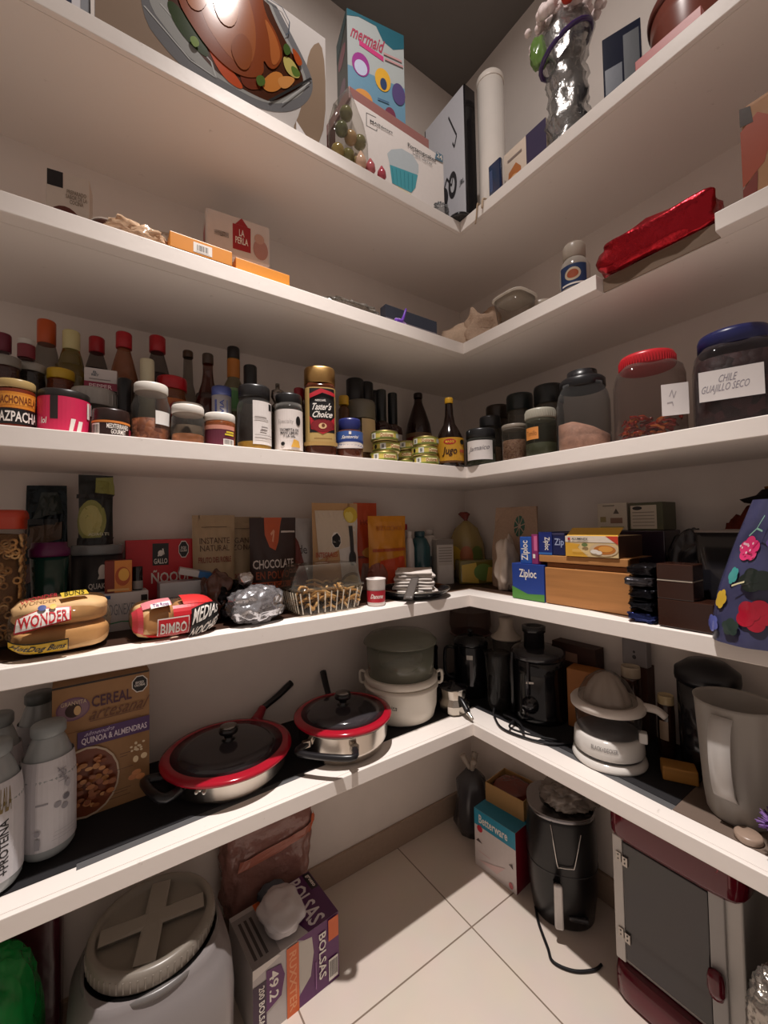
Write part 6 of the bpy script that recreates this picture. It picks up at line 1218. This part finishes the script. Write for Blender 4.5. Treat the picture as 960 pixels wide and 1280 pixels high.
# cluster of dark things at the wall
P = PR(730, 860, .25)
carton('amber_box', 'orange brown box half hidden behind the citrus juicer', 'box', (P[0], P[1], z), rad(P, 44)*2, .06, hz(P, 836)-z, M('#9a5f2a', 'card'), rz=-PI/2+.2)
P = PR(716, 815, .30)
carton('dark_brown_box', 'dark brown box standing at the wall behind the juicers', 'box', (P[0]-.0, P[1], z), rad(P, 62)*2, .05, hz(P, 806)-z, M('#3a221a', 'card'), [('r', .3, .75, .6, .88, M('#8a6a5a'))], rz=-PI/2)
for px, py, wpx, yt, dd, lidc, nm in ((789, 860, 26, 832, .28, '#b5a58f', 'brown jar with cream lid left of the two brown spice jars'), (833, 900, 22, 868, .27, '#c4ae84', 'brown jar with cream lid right of the two brown spice jars')):
    jar(nm, 'R', px, py, dd, z, wpx, yt, (lidc, .14, .95), GL('#3a2016', .8), (M('#2c1812', 'food'), .9), (.3, .6, -50, 10, M('#a89078'), []), neck=.95, group='brown jars behind the citrus juicer')
P = PR(792, 830, .28)
t = thing('grey_timer', 'small grey panel box with two dots on a brown tin at the wall', 'timer', (P[0], P[1], z), -PI/2); wq = rad(P, 34)
zq = hz(P, 836)-z; hq = hz(P, 803)-z
MB().box(-wq*.9, wq*.9, .005, .05, 0, zq, M('#4a2e22', 'card')).build('stand', t)
MB().box(-wq, wq, 0, .03, zq, hq, M('#7d7778', 'plastic')).draw(flat((-wq, 0, zq), (2*wq, 0, 0), (0, 0, hq-zq)), [('e', .5, .35, .08, .08, M(BLK)), ('e', .5, .55, .05, .05, M(BLK))]).build('panel', t, bevel=.003)
P = PR(884, 860, .265); r = rad(P, 84); H = hz(P, 826)-z
t = thing('black_pot', 'large black pot with lid behind the frosted pitcher', 'pot', (P[0], P[1], z))
MB().lathe([(r*.86, 0), (r*.9, .006), (r*.95, H*.8)], M('#18171a', 'gloss'), seg=44).build('pot_body', t)
MB().lathe([(r*1.0, H*.8), (r*1.02, H*.83), (r*1.0, H*.9), (r*.6, H*.98), (0, H)], M('#1c1b1f', 'plastic'), seg=44).build('lid', t)
P = PR(960, 860, .26)
lump('yellow_pouch', 'yellow brown bag with green leaf print at the right edge behind the pitcher', 'bag', (-.075, P[1]-.08, z), .12, .09, .26, M('#8a6a1e', 'bag'), seed=3, amp=.08)
P = PG(852, 972, z)
carton('tan_block', 'tan wooden block lying beside the citrus juicer', 'block', (P[0]-.005, P[1], z), .07, .045, .032, M('#b5803e', 'wood'), rz=-PI/2+.5, bevel=.003)
# citrus juicer
P = (-.213, -.700); r = rad(P, 88); H = hz(P, 840)-z
t = thing('citrus_juicer', 'white electric citrus juicer with clear tub and ribbed cone on lowest shelf', 'juicer', (P[0], P[1], z), face(P))
wp = M('#d9d4ce', 'gloss')
MB().lathe([(r*1.04, 0), (r*1.06, .005), (r*1.02, .014), (r*.9, .02)], wp, seg=52).build('base_plate', t)
MB().lathe([(r*.93, .0195), (r*.95, .023), (r*.93, .026)], M('#3a3838', 'plastic'), seg=52).build('dark_seam', t)
MB().lathe([(r*.97, .026), (r*1.0, .03), (r*.97, H*.30), (r*.9, H*.33), (0, H*.33)], wp, seg=52).draw(cyl(r*.985, H*.22, H*.27, -28, 14), [('t', 'BLACK+DECKER', 0, 0, 1, 1, M('#8a8684'))], l0=.001).build('motor_body', t)
MB().lathe([(r*.86, H*.335), (r*.9, H*.36), (r*.95, H*.6)], GL('#b9b4b4', .3, .08), seg=52).build('clear_tub', t)
MB().lathe([(r*.95, H*.6), (r*1.05, H*.61), (r*1.06, H*.66), (r*1.0, H*.69), (r*.92, H*.695), (r*.6, H*.66)], M('#c9bfb6', 'plastic'), seg=52).build('top_ring', t)
cone = MB()
def rib(x, y, zz):
    q = math.atan2(y, x); k = 1+.09*abs(math.sin(q*5))*(1 if zz < H*.97 else 0); return (x*k, y*k, zz)
cone.lathe([(r*.66, H*.66), (r*.62, H*.72), (r*.5, H*.84), (r*.3, H*.95), (r*.1, H*.995), (0, H)], GL('#cdc2b8', .8, .12), seg=60, jit=rib).build('reamer_cone', t)
MB().lathe([(r*.86, H*.66), (r*.80, H*.76), (r*.60, H*.9), (r*.28, H*.995), (0, H*1.01)], GL('#d5ccc4', .25, .1), seg=44).build('dust_cover', t)
m = MB().tube([(r*.98, 0, H*.655), (r*1.3, -.01, H*.66), (r*1.52, -.012, H*.60)], [.011, .009], M('#c9bfb6', 'plastic'), sub=4); m.build('pouring_spout', t)
MB().box(r*.8, r*1.03, -r*.45, -r*.2, H*.30, H*.42, wp).build('spout_lever', t, bevel=.003)
# frosted pitcher
P = (-.232, -.972); r = rad(P, 92)*.98; H = hz(P, 878)-z
t = thing('frosted_pitcher', 'large frosted plastic pitcher with strap handle at right end of lowest shelf', 'pitcher', (P[0], P[1], z), face(P)-.30)
fr = GL('#b3aca4', .62, .35)
def lip(x, y, zz):
    if zz > H*.9 and x > r*.9 and abs(y) < r*.5: return (x+.012*(zz/H-.9)*10, y, zz)
    return (x, y, zz)
MB().lathe([(0, .002), (r*.86, .001), (r*.92, .008), (r*1.0, H*.2), (r*1.18, H*.97), (r*1.22, H), (r*1.2, H*1.0), (r*1.15, H*.97), (r*.97, H*.2), (r*.88, .012), (0, .01)], fr, seg=56, jit=lip).build('pitcher_body', t)
sg = Surf(lambda u, v: Vector(((u-.5)*.034, -r*1.14-.028*math.sin(PI*min(max(v, 0), 1))**.5, H*(.2+.72*v))), 1, 14)
m = MB().grid(lambda u, v: Vector(((u-.5)*.036, -r*(1.0+.2*v)-.026*math.sin(PI*v)**.45, H*(.22+.70*v))), 2, 16, GL('#dad6d2', .72, .2)); m.build('strap_handle', t, solid=.004)
P = PG(933, 1044, z)
tag(MB().lathe([(.020, 0), (.022, .002), (.022, .010), (.019, .013), (0, .013)], M('#9a8474', 'plastic')).build('tan_disc', loc=(P[0]+.012, P[1], z)), 'round tan plastic disc at shelf edge just in front of the pitcher', 'cap')
P = PG(965, 1030, z)
Pq = (-D+.05, P[1]-.035)
t = thing('purple_duster', 'purple fluffy brush with a black handle at the right end of lowest shelf', 'brush', (Pq[0], Pq[1], z))
m = MB(); rs = random.Random(3)
for i in range(170):
    q = rs.uniform(0, 2*PI); e = rs.uniform(-.5, 1.3); d_ = Vector((math.cos(q)*math.cos(e), math.sin(q)*math.cos(e), math.sin(e)))
    c_ = Vector((.0, 0, .062)); m.tube([c_+d_*.006, c_+d_*rs.uniform(.02, .032)], [.0028, .0009], M(rs.choice(('#6a4a8a', '#8a6aa8', '#57396f')), 'matte'), seg=4)
o = m.build('bristles', t); o['kind'] = 'stuff'
blob(MB(), .05, .09, .036, M('#131214', 'rubber'), seed=2, amp=.05, fr=2).build('brush_handle', t).location = (-.012, -.035, .0)
# ================================================================== FLOOR
# black bag in the corner
P = (-.118, -.115); H = hz(P, 945)
t = thing('black_bin_bag', 'dark grey plastic bag with knotted pale top in the floor corner', 'bag', (P[0], P[1], .0), 0)
def jb(x, y, zz): k = noise.noise(Vector((x*20+1, y*20, zz*14)))*.022+noise.noise(Vector((x*50, y*50, zz*40)))*.006; rr = math.hypot(x, y) or 1; return (x*(1+k/rr), y*(1+k/rr), zz)
r = .062
MB().lathe([(r*.75, 0), (r*1.1, H*.12), (r*1.05, H*.45), (r*.8, H*.7), (r*.4, H*.82), (0, H*.83)], M('#3d3c40', 'bag'), seg=40, jit=jb).build('bag_body', t)
kt = MB()
for q in (0.3, 2.2, 4.2): kt.tube([(0, 0, H*.8), (math.cos(q)*.022, math.sin(q)*.022, H*.92), (math.cos(q)*.034, math.sin(q)*.034, H*1.0)], [.008, .013], M('#a89c90', 'bag'), sub=3)
kt.build('knotted_top', t)
# betterware box
a, b = (-.224, -.225), (-.211, -.389); w_ = math.hypot(a[0]-b[0], a[1]-b[1]); ang = math.atan2(b[1]-a[1], b[0]-a[0]); hb = hz(b, 1042)
dr = M('#7a1428')
carton('gadget_box', 'white, blue and dark red product box standing on the floor by the fryer', 'box', ((a[0]+b[0])/2, (a[1]+b[1])/2, 0), w_, .165, hb, M('#d9cfcc'),
   [('r', 0, .72, 1, 1, M('#2b8fae')), ('t', 'Betterware', .12, .78, .82, .93, Wt), ('e', .14, .68, .07, .06, M('#c42a3c')), ('p', [(.1, .12), (.55, .1), (.75, .3), (.5, .22)], M('#e0c4c0')), ('p', [(.04, .44), (.1, .5), (.2, .44)], M('#5a4a4a')), ('p', [(.84, .42), (.92, .46), (.94, .38)], M('#5a4a4a')), ('e', .88, .09, .05, .05, M('#c46a70')), ('r', .1, .28, .4, .285, M('#c98a8a'))],
   rz=ang, side=[('r', 0, 0, 1, 1, dr)], top=[('r', 0, 0, 1, 1, M('#23809e'))])
zc = hb+.0008
t = thing('open_carton', 'open brown cardboard carton with reddish contents on the white and blue floor box', 'box', (-.155, -.30, zc), ang+.04)
wc, dc, hc = .150, .125, .065; kd = M('#b08a58', 'card')
for nm, x0, x1, y0, y1 in (('front_wall', -wc/2, wc/2, 0, .003), ('back_wall', -wc/2, wc/2, dc-.003, dc), ('side_wall', -wc/2, -wc/2+.003, .003, dc-.003), ('side_wall', wc/2-.003, wc/2, .003, dc-.003)):
    MB().box(x0, x1, y0, y1, 0, hc, kd).build(nm, t)
MB().box(-wc/2+.003, wc/2-.003, .003, dc-.003, 0, .003, kd).build('bottom_wall', t)
blob(MB(), wc*.9, dc*.9, hc*1.05, M('#6a2c20', 'bag'), seed=5, amp=.10, fr=3, c=(0, dc/2, .0035), sharp=True).build('contents', t)
# air fryer
Pf = Vector((-.205, -.563)); cdir = (Pf-Vector((CAM.x, CAM.y))).normalized()
r = .098; P = Pf+cdir*r; P.y += .018; H = hz(Pf, 1029)
t = thing('air_fryer', 'black air fryer with silver rim and grey handle on the floor beside the red oven', 'air fryer', (P.x, P.y, .0008), face(P)+.10)
MB().lathe([(r*.86, 0), (r*.9, .006), (r*1.0, H*.25), (r*1.04, H*.6), (r*1.0, H*.93), (r*.97, H*.96)], M('#0d0c0e', 'plastic'), seg=56, n=2.4).build('fryer_body', t)
MB().lathe([(r*.975, H*.955), (r*1.0, H*.962), (r*1.0, H*.985), (r*.97, H*.995)], M('#8f8d8f', 'metal'), seg=56, n=2.4).build('silver_rim', t)
MB().lathe([(r*.97, H*.985), (r*.9, H*.99), (r*.3, H*1.0), (0, H*1.0)], M('#1c1b1e', 'gloss'), seg=56, n=2.4).build('top_panel', t)
MB().lathe([(r*1.035, H*.50), (r*1.045, H*.505), (r*1.035, H*.51)], M('#2a292c', 'gloss'), seg=56, n=2.4).build('drawer_seam', t)
m = MB()
vy = -r*1.02
m.tube([(-.036, -r*1.0, H*.94), (-.022, vy-.006, H*.62), (-.015, vy-.007, H*.595), (.018, vy-.006, H*.60), (.026, vy-.005, H*.63), (.046, -r*.93, H*.88)], .0018, M('#c9c6c2', 'metal'), sub=2); m.build('chrome_line', t)
m = MB().box(-.012, .012, -r-.045, -r-.032, H*.14, H*.52, M('#bdbab8', 'brushed')); o = m.build('handle', t, bevel=.005)
o.location = (-.024, .0, 0)
MB().box(-.010, .010, -r-.033, -r*.95, H*.40, H*.46, bk).build('handle_mount', t, bevel=.002).location = (-.024, 0, 0)
MB().box(-.024, .03, -r*1.06, -r*.9, H*.12, H*.16, M('#2c2b2e', 'gloss')).build('drawer_lip', t, bevel=.004).location = (.03, .004, 0)
c = [(x-.006, y-.008) for x, y in [PG(*q, .004) for q in ((668, 1130), (672, 1150), (683, 1180), (690, 1198), (715, 1209), (740, 1208))]]
tag(MB().tube([(x, y, .005) for x, y in c]+[(c[-1][0]+.03, c[-1][1]-.005, .005)], .0038, M('#121114', 'rubber'), sub=6).build('power_cord'), 'black power cord looping on the floor in front of the air fryer', 'cord')
Pp = PG(744, 1012, .33)
t = lump('crumpled_bag', 'crumpled grey brown plastic wrap lying on top of the air fryer', 'plastic wrap', (P.x+.005, P.y-.035, H*1.0+.001), .15, .10, .07, M('#7a7068', 'bag'), rz=-.5, seed=19, amp=.26, fr=3, nu=60, nv=34, sharp=True)
# red and white cabinet oven
yl, yr = -.706, -.968; x0 = -.235; wo = yl-yr; Ho = .505
t = thing('red_cabinet', 'tall maroon and white toy-like cabinet with grey glass door on the floor', 'cabinet', (x0, (yl+yr)/2, .0006), -PI/2)
mr = M('#5f0e1f', 'gloss'); wt2 = M('#c9c5c0', 'plastic'); dp_ = .20
MB().box(-wo/2, wo/2, .012, dp_, .085, .40, wt2).build('cabinet_body', t, bevel=.004)
MB().lathe([(.98, .0), (1.03, .012), (1.03, .05), (.99, .084)], mr, n=7, seg=56, sx=wo/2*1.02, sy=dp_/2*1.05, c=(0, dp_/2)).build('lower_cover', t)
MB().lathe([(1.0, .395), (1.04, .405), (1.04, .47), (.98, .5), (.9, Ho), (0, Ho)], mr, n=7, seg=56, sx=wo/2*1.02, sy=dp_/2*1.05, c=(0, dp_/2)).build('upper_cover', t)
MB().box(-wo/2*.9, wo/2*.9, -.004, -.001, .425, .478, M('#6d1424', 'gloss')).build('upper_panel', t, bevel=.002)
for s in (-.34, .34):
    o = MB().lathe([(.010, 0), (.010, .003), (.007, .004), (.006, .002), (0, .002)], M('#9a2436', 'gloss'), seg=20).build('round_stud', t); o.location = (s*wo, -.004, .452); o.rotation_euler = (math.radians(90), 0, 0)
dr_ = MB().box(-wo/2+.028, wo/2-.058, .004, .0115, .10, .385, M('#3d3a3b', 'gloss')).build('glass_door', t, bevel=.002)
MB().box(-wo/2+.004, -wo/2+.027, .003, .0115, .09, .393, wt2).build('door_post', t, bevel=.002)
MB().box(wo/2-.057, wo/2-.029, .003, .0115, .09, .393, M('#a8a5a3', 'plastic')).build('door_post', t, bevel=.002)
for zz in (.335, .15):
    h_ = MB().box(-wo/2+.014, -wo/2+.026, -.001, .003, zz, zz+.022, M('#b5afa8', 'brushed')).box(-wo/2+.029, -wo/2+.041, -.001, .0035, zz-.004, zz+.018, M('#b5afa8', 'brushed')).draw(flat((-wo/2+.014, -.001, zz), (.027, 0, 0), (0, 0, .022)), [('e', .2, .3, .07, .09, K), ('e', .2, .75, .07, .09, K), ('e', .78, .15, .07, .09, K), ('e', .78, .6, .07, .09, K)]); h_.build('hinge', t)
o = MB().lathe([(.001, -.03), (.012, -.026), (.016, -.012), (.016, .012), (.012, .026), (.001, .03)], mr, seg=20, sy=.7).build('door_knob', t); o.location = (wo/2-.046, -.006, on(890, 1230, 0, x0-.01).z)
# foil and black bag at right edge
P = PR(935, 1170, .06)
t = lump('black_plastic_bag', 'glossy black plastic bag at the right edge beside the maroon cabinet', 'bag', (-.17, -1.115, 0), .20, .22, .47, M('#19181a', 'bag'), seed=23, amp=.14, fr=3, nu=60, nv=40, sharp=True)
q = on(955, 1190, 0, -.30)
o = blob(MB(), .11, .10, .17, M('#a8a29a', 'foil'), seed=27, amp=.09, fr=3.5, nu=70, nv=46, sharp=True).build('foil_parcel', loc=(-.335, -1.055, .22)); tag(o, 'crumpled silver foil parcel resting against the black bag at the right edge', 'parcel')
o = MB().box(-.05, .05, -.045, .045, 0, .218, M('#1c1a1b', 'card')).build('black_carton', loc=(-.345, -1.055, 0), bevel=.003); tag(o, 'black carton under the crumpled silver foil parcel', 'carton')
# clear storage tub with screw lid
P = (-1.212, -.225); zl = .352; r = .112
t = thing('storage_tub', 'large grey translucent tub with a cross ribbed screw lid on the floor', 'tub', (P[0], P[1], 0), 0)
bd = GL('#8f8887', .82, .3)
MB().lathe([(.140, 0), (.148, .01), (.152, .20), (.148, .255), (.135, .285), (.124, .30), (.122, .315)], bd, seg=60, n=3.4).build('tub_body', t)
MB().lathe([(.128, .300), (.131, .303), (.131, .312), (.127, .315)], M('#6e6a68', 'plastic'), seg=60).build('neck_ring', t)
lm = M('#827a70', 'plastic')
l_ = MB().lathe([(r*1.06, .316), (r*1.08, .32), (r*1.08, .345), (r*1.04, zl), (r*.95, zl), (r*.93, zl-.01), (r*.9, zl-.014), (0, zl-.014)], lm, seg=60)
for i in range(60):
    q = 2*PI*i/60; l_.box(r*1.08*math.cos(q)-.0012, r*1.08*math.cos(q)+.0012, r*1.08*math.sin(q)-.0012, r*1.08*math.sin(q)+.0012, .322, .342, lm)
l_.build('screw_lid', t)
for k in range(2):
    o = MB().add([(-r*.88, -.012, zl-.014), (r*.88, -.012, zl-.014), (r*.88, .012, zl-.014), (-r*.88, .012, zl-.014), (-r*.88, -.020, zl-.003), (0, -.012, zl+.001), (r*.88, -.020, zl-.003), (r*.88, .020, zl-.003), (0, .012, zl+.001), (-r*.88, .020, zl-.003)],
                 [(0, 4, 5, 6, 1), (2, 7, 8, 9, 3), (4, 9, 8, 5), (5, 8, 7, 6), (0, 3, 9, 4), (1, 6, 7, 2)], M('#8f877d', 'plastic')).build('lid_rib', t); o.rotation_euler = (0, 0, math.radians(75 if k else -8))
# garbage bag box (BOLSAS), flat on its side, lid torn open with a white bag roll showing
a, b = (-1.018, -.281), (-.786, -.265); w_ = math.hypot(a[0]-b[0], a[1]-b[1]); ang = math.atan2(b[1]-a[1], b[0]-a[0]); hb = .166
pp = M('#5f2460'); og = M('#d9652a')
t = carton('garbage_bag_box', 'purple, white and orange box reading BOLSAS with a white bag pulled out on top', 'box', ((a[0]+b[0])/2, (a[1]+b[1])/2, 0), w_, .165, hb, M('#b9b2b0'),
   [('p', [(.48, 1), (1, 1), (1, 0), (.42, 0), (.52, .2), (.62, .42), (.6, .62), (.66, .85)], pp), ('p', [(.50, .95), (.66, .9), (.68, .66), (.64, .34), (.52, .2), (.5, .4)], M('#c4bdb4')), ('p', [(0, .86), (.3, .96), (.26, 1), (0, 1)], M('#d6cfc8')), ('r', 0, .12, .14, .76, M('#3a1838')), ('p', [(.14, .88), (.3, .84), (.34, .66), (.3, .4), (.14, .32)], pp),
    ('t', '49.2', .17, .42, .27, .82, Wt, 'd'), ('t', '200 BOLSAS', .06, .14, .12, .72, Wt, 'd'), ('r', .36, .0, .5, .98, og), ('t', 'RUXXTER', .39, .06, .47, .9, M('#e89a6a'), 'd'), ('t', 'BOLSAS', .74, .18, .83, .86, Wt, 'd'), ('bar', .86, .06, .98, .38), ('r', .86, .66, .99, .98, og), ('ln', [(.7, .1), (.7, .5)], .01, M('#a06aa0'))],
   top=[('p', [(.62, 0), (1, 0), (1, 1), (.45, 1), (.5, .6)], M('#4f1c50')), ('t', 'BOLSAS', .66, .05, .86, .98, M('#d6cfd2'), 'd'), ('r', .9, .62, .99, .98, K), ('t', 'grueso', .92, .66, .97, .94, Wt, 'd'), ('r', 0, 0, .3, .9, M('#8d8785')), ('r', .05, .1, .08, .8, M('#3a3636')), ('r', .11, .1, .14, .8, M('#3a3636')), ('r', .17, .1, .2, .8, M('#3a3636')), ('r', .26, .74, .36, .98, og), ('p', [(.3, .2), (.62, .3), (.66, .95), (.36, 1)], M('#3d4248'))],
   side=[('r', 0, 0, 1, 1, pp)], rz=ang)
blob(MB(), .105, .125, .05, M('#c9c3c4', 'bag'), seed=8, amp=.10, fr=2.2, e=3, c=(-.012, .075, hb+.0005), nu=50, nv=26).build('white_bag', t)
blob(MB(), .075, .05, .034, M('#4a5058', 'bag'), seed=9, amp=.12, fr=2.4, c=(-.005, .15, hb+.001), nu=40, nv=20).build('grey_bag', t)
# pinkish clear bag behind it
P = (-.905, -.052); H = .40
t = thing('pink_bag', 'large crumpled transparent pink bag with orange strip behind the BOLSAS box', 'bag', (P[0]+.0, P[1]-.004, 0), 0)
def pbf(u, v):
    a = 2*PI*u; ca = math.copysign(abs(math.cos(a))**.6, math.cos(a)); sa = math.copysign(abs(math.sin(a))**.8, math.sin(a))
    k = 1+.12*noise.noise(Vector((math.cos(a)*2.2+4, math.sin(a)*2.2, v*6)))+.06*noise.noise(Vector((math.cos(a)*6, math.sin(a)*6, v*16)))
    e = max(.02, 1-abs(2*v-1)**7)
    return Vector((ca*.135*k*e*(.8+.25*v), sa*.040*e*min(k, 1.05)-.0*v, v*H))
MB().grid(lambda u, v: pbf(u if u < 1 else 0, v), 56, 40, GL('#a0736a', .78, .2, .9)).draw(Surf(lambda u, v: pbf(.5+.5*u, v), 20, 20), [('p', [(.3, .62), (.78, .68), (.8, .74), (.32, .68)], M('#b06a58', 'bag')), ('p', [(.78, .66), (.9, .67), (.9, .78), (.8, .78)], M('#c4552a', 'bag'))], l0=.006).build('bag_body', t)
blob(MB(), .18, .05, .30, M('#7a5248', 'bag'), seed=4, amp=.1, fr=3, c=(0, 0, .03)).build('contents', t)
# green and maroon bags at left
o = lump('green_bag', 'shiny bright green plastic bag on the floor at the left edge', 'bag', (-1.50, -.19, 0), .19, .22, .40, M('#0f8a3c', 'bag'), seed=41, amp=.07, fr=3, nu=60, nv=36, sharp=True)
o = lump('maroon_bag', 'dark maroon bag standing upright between the green bag and the tub', 'bag', (-1.425, -.055, 0), .10, .09, .50, M('#4a1a24', 'bag'), seed=43, amp=.05, fr=3, e=6, nu=50, nv=30)
for o in list(COL.objects):      # look-alikes belong together
    b = o.name.split('.')[0]
    if o.parent is None and b == 'storage_bag_box': o['group'] = 'blue and magenta storage bag boxes'
    if o.parent is None and b == 'small_ornament': o['group'] = 'small ornaments on the topmost shelf edge'
    if o.parent is None and b == 'small_carton': o['group'] = 'small cartons at the right wall'
# ================================================================== small shifts so that nothing touches its neighbour
NUDGE = {
    'orange brown box half hidden behind the citrus juicer': (-0.0209, -0.0119),
    'beige flat board lying below the white canister at shelf corner': (-0.0180, -0.0159),
    'glossy black plastic bag at the right edge beside the maroon cabinet': (0.0059, 0.0008),
    'large black pot with lid behind the frosted pitcher': (0.0171, 0.0055),
    'tall clear container of ring cereal with orange-red lid at the left end': (-0.0097, 0.0047),
    'open clear plastic tub beside the beige cloth': (-0.0048, -0.0036),
    'dark crumpled plastic bag heaped behind the brown box': (-0.0114, -0.0038),
    'dark blue grey sachet lying right of the orange cartons': (0.0225, 0.0295),
    'tall clear bag of silvery wrap and white artificial flowers with a purple ribbon': (-0.0094, -0.0077),
    'glossy navy bag printed with pink, red and yellow flowers at right edge': (-0.0233, -0.0056),
    'crumpled open black and brown foil snack bag lying beside the red wrapped rolls': (0.0015, 0.0264),
    'large frosted plastic pitcher with strap handle at right end of lowest shelf': (0.0173, 0.0048),
    'squat jar with bright pink label and black lid on middle shelf edge': (0.0020, 0.0001),
    'small clear jar with a layer of orange powder and white lid': (-0.0010, -0.0059),
    'clear jar with cream lid stacked behind the orange powder jar': (0.0040, -0.0067),
    'black labelled jar with white lid behind the wide amber jar': (-0.0028, 0.0258),
    'jar of dark red sauce with yellow lid behind the pink jar': (-0.0008, 0.0120),
    'jar with red lid and orange label behind the small white lidded jars': (-0.0040, 0.0369),
    'large plastic pitcher jar with grey green lid behind the blue lidded coffee jar': (0.0326, 0.0364),
    'small dark lidded jar directly behind the Jamaico jar': (0.0046, 0.0039),
    'red pasta box with black rooster emblem reading ÑOQUI': (0.0050, 0.0477),
    'shiny bright green plastic bag on the floor at the left edge': (0.0042, -0.0236),
    'small grey panel box with two dots on a brown tin at the wall': (0.0245, 0.0088),
    'black electric juicer with round knob and feed tube on lowest shelf': (0.0333, 0.0357),
    'upright dark kraft paper bag behind the first orange box': (0.0055, 0.0477),
    'dark maroon bag standing upright between the green bag and the tub': (-0.0020, -0.0002),
    'small dark navy pouch at shelf edge below the white canister': (-0.0047, -0.0038),
    'orange carton with a white barcode sticker at second highest shelf edge': (-0.0002, -0.0122),
    'clear bag of gold and green baubles standing before the cupcake carrier box': (0.0031, 0.0052),
    'large crumpled transparent pink bag with orange strip behind the BOLSAS box': (0.0019, 0.0057),
    'kraft paper pouch with dark lettering beside the red pasta box': (0.0061, 0.0048),
    'narrow glossy orange bag twisted tall beside the tan lemon pouch': (0.0175, 0.0315),
    'wide yellow and orange glossy bag of snacks': (-0.0069, -0.0098),
    'white protein bottle at the left frame edge reading PROTEINA in black': (0.0018, -0.0119),
    'darker shaded protein bottle standing against the wall behind the others': (-0.0016, 0.0179),
    'red brown patterned cloth bunched behind the black bin': (0.0058, 0.0014),
    'olive oil bottle with a cream cap on middle shelf': (0.0003, -0.0060),
    'dark soy sauce bottle with red cap behind the pepper carton': (-0.0003, 0.0480),
    'dark vinegar bottle with red cap, the right one of the three red capped bottles': (-0.0020, 0.0002),
    'slim empty clear bottle with brown cap near the wall': (0.0029, 0.0178),
    'dark brown sauce bottle with brown cap and amber neck': (0.0012, 0.0059),
    'bottle with round black dropper cap behind the yellow powder jar': (-0.0035, -0.0115),
    'slim bottle with small round yellow cap behind the blue lidded coffee jar': (-0.0059, -0.0105),
    'bottle with a tall black cap, right of the three above the grey green jar lid': (0.0266, 0.0400),
    'small dark bottle with black capsule and white label, right one of two behind the cans': (0.0106, 0.0145),
    'teal dark bottle with rounded shoulder behind the napkins': (0.0038, 0.0046),
    'cream bottle with dark label behind the napkins': (0.0039, 0.0045),
    'small cream cone ornament at shelf edge before the cupcake box': (-0.0017, 0.0011),
    'crumpled clear bag with orange print beside the shallow brown bowl': (-0.0028, -0.0118),
    'tall black and white box printed with cables and a speaker, by the corner': (0.0127, 0.0127),
    'small pale carton with text rows beside the yellow pineapple bag': (-0.0148, -0.0190),
    'white and blue spice tin behind the small brown barcode jar': (0.0014, 0.0058),
    'tan wooden block lying beside the citrus juicer': (-0.0225, -0.0085),
    'round tan plastic disc at shelf edge just in front of the pitcher': (-0.0232, -0.0062),
    'gathered white plastic bag standing in front of the beige cloth bag': (-0.0093, -0.0075),
    'small lidded cream tub between the clear tub and the blue label bottle': (0.0448, 0.0194),
    'yellow bag barely seen behind the dark blue lidded jar': (-0.0119, -0.0014),
}
for o in list(COL.objects):
    if o.parent is None and o.get('label') in NUDGE: o.location.x += NUDGE[o['label']][0]; o.location.y += NUDGE[o['label']][1]
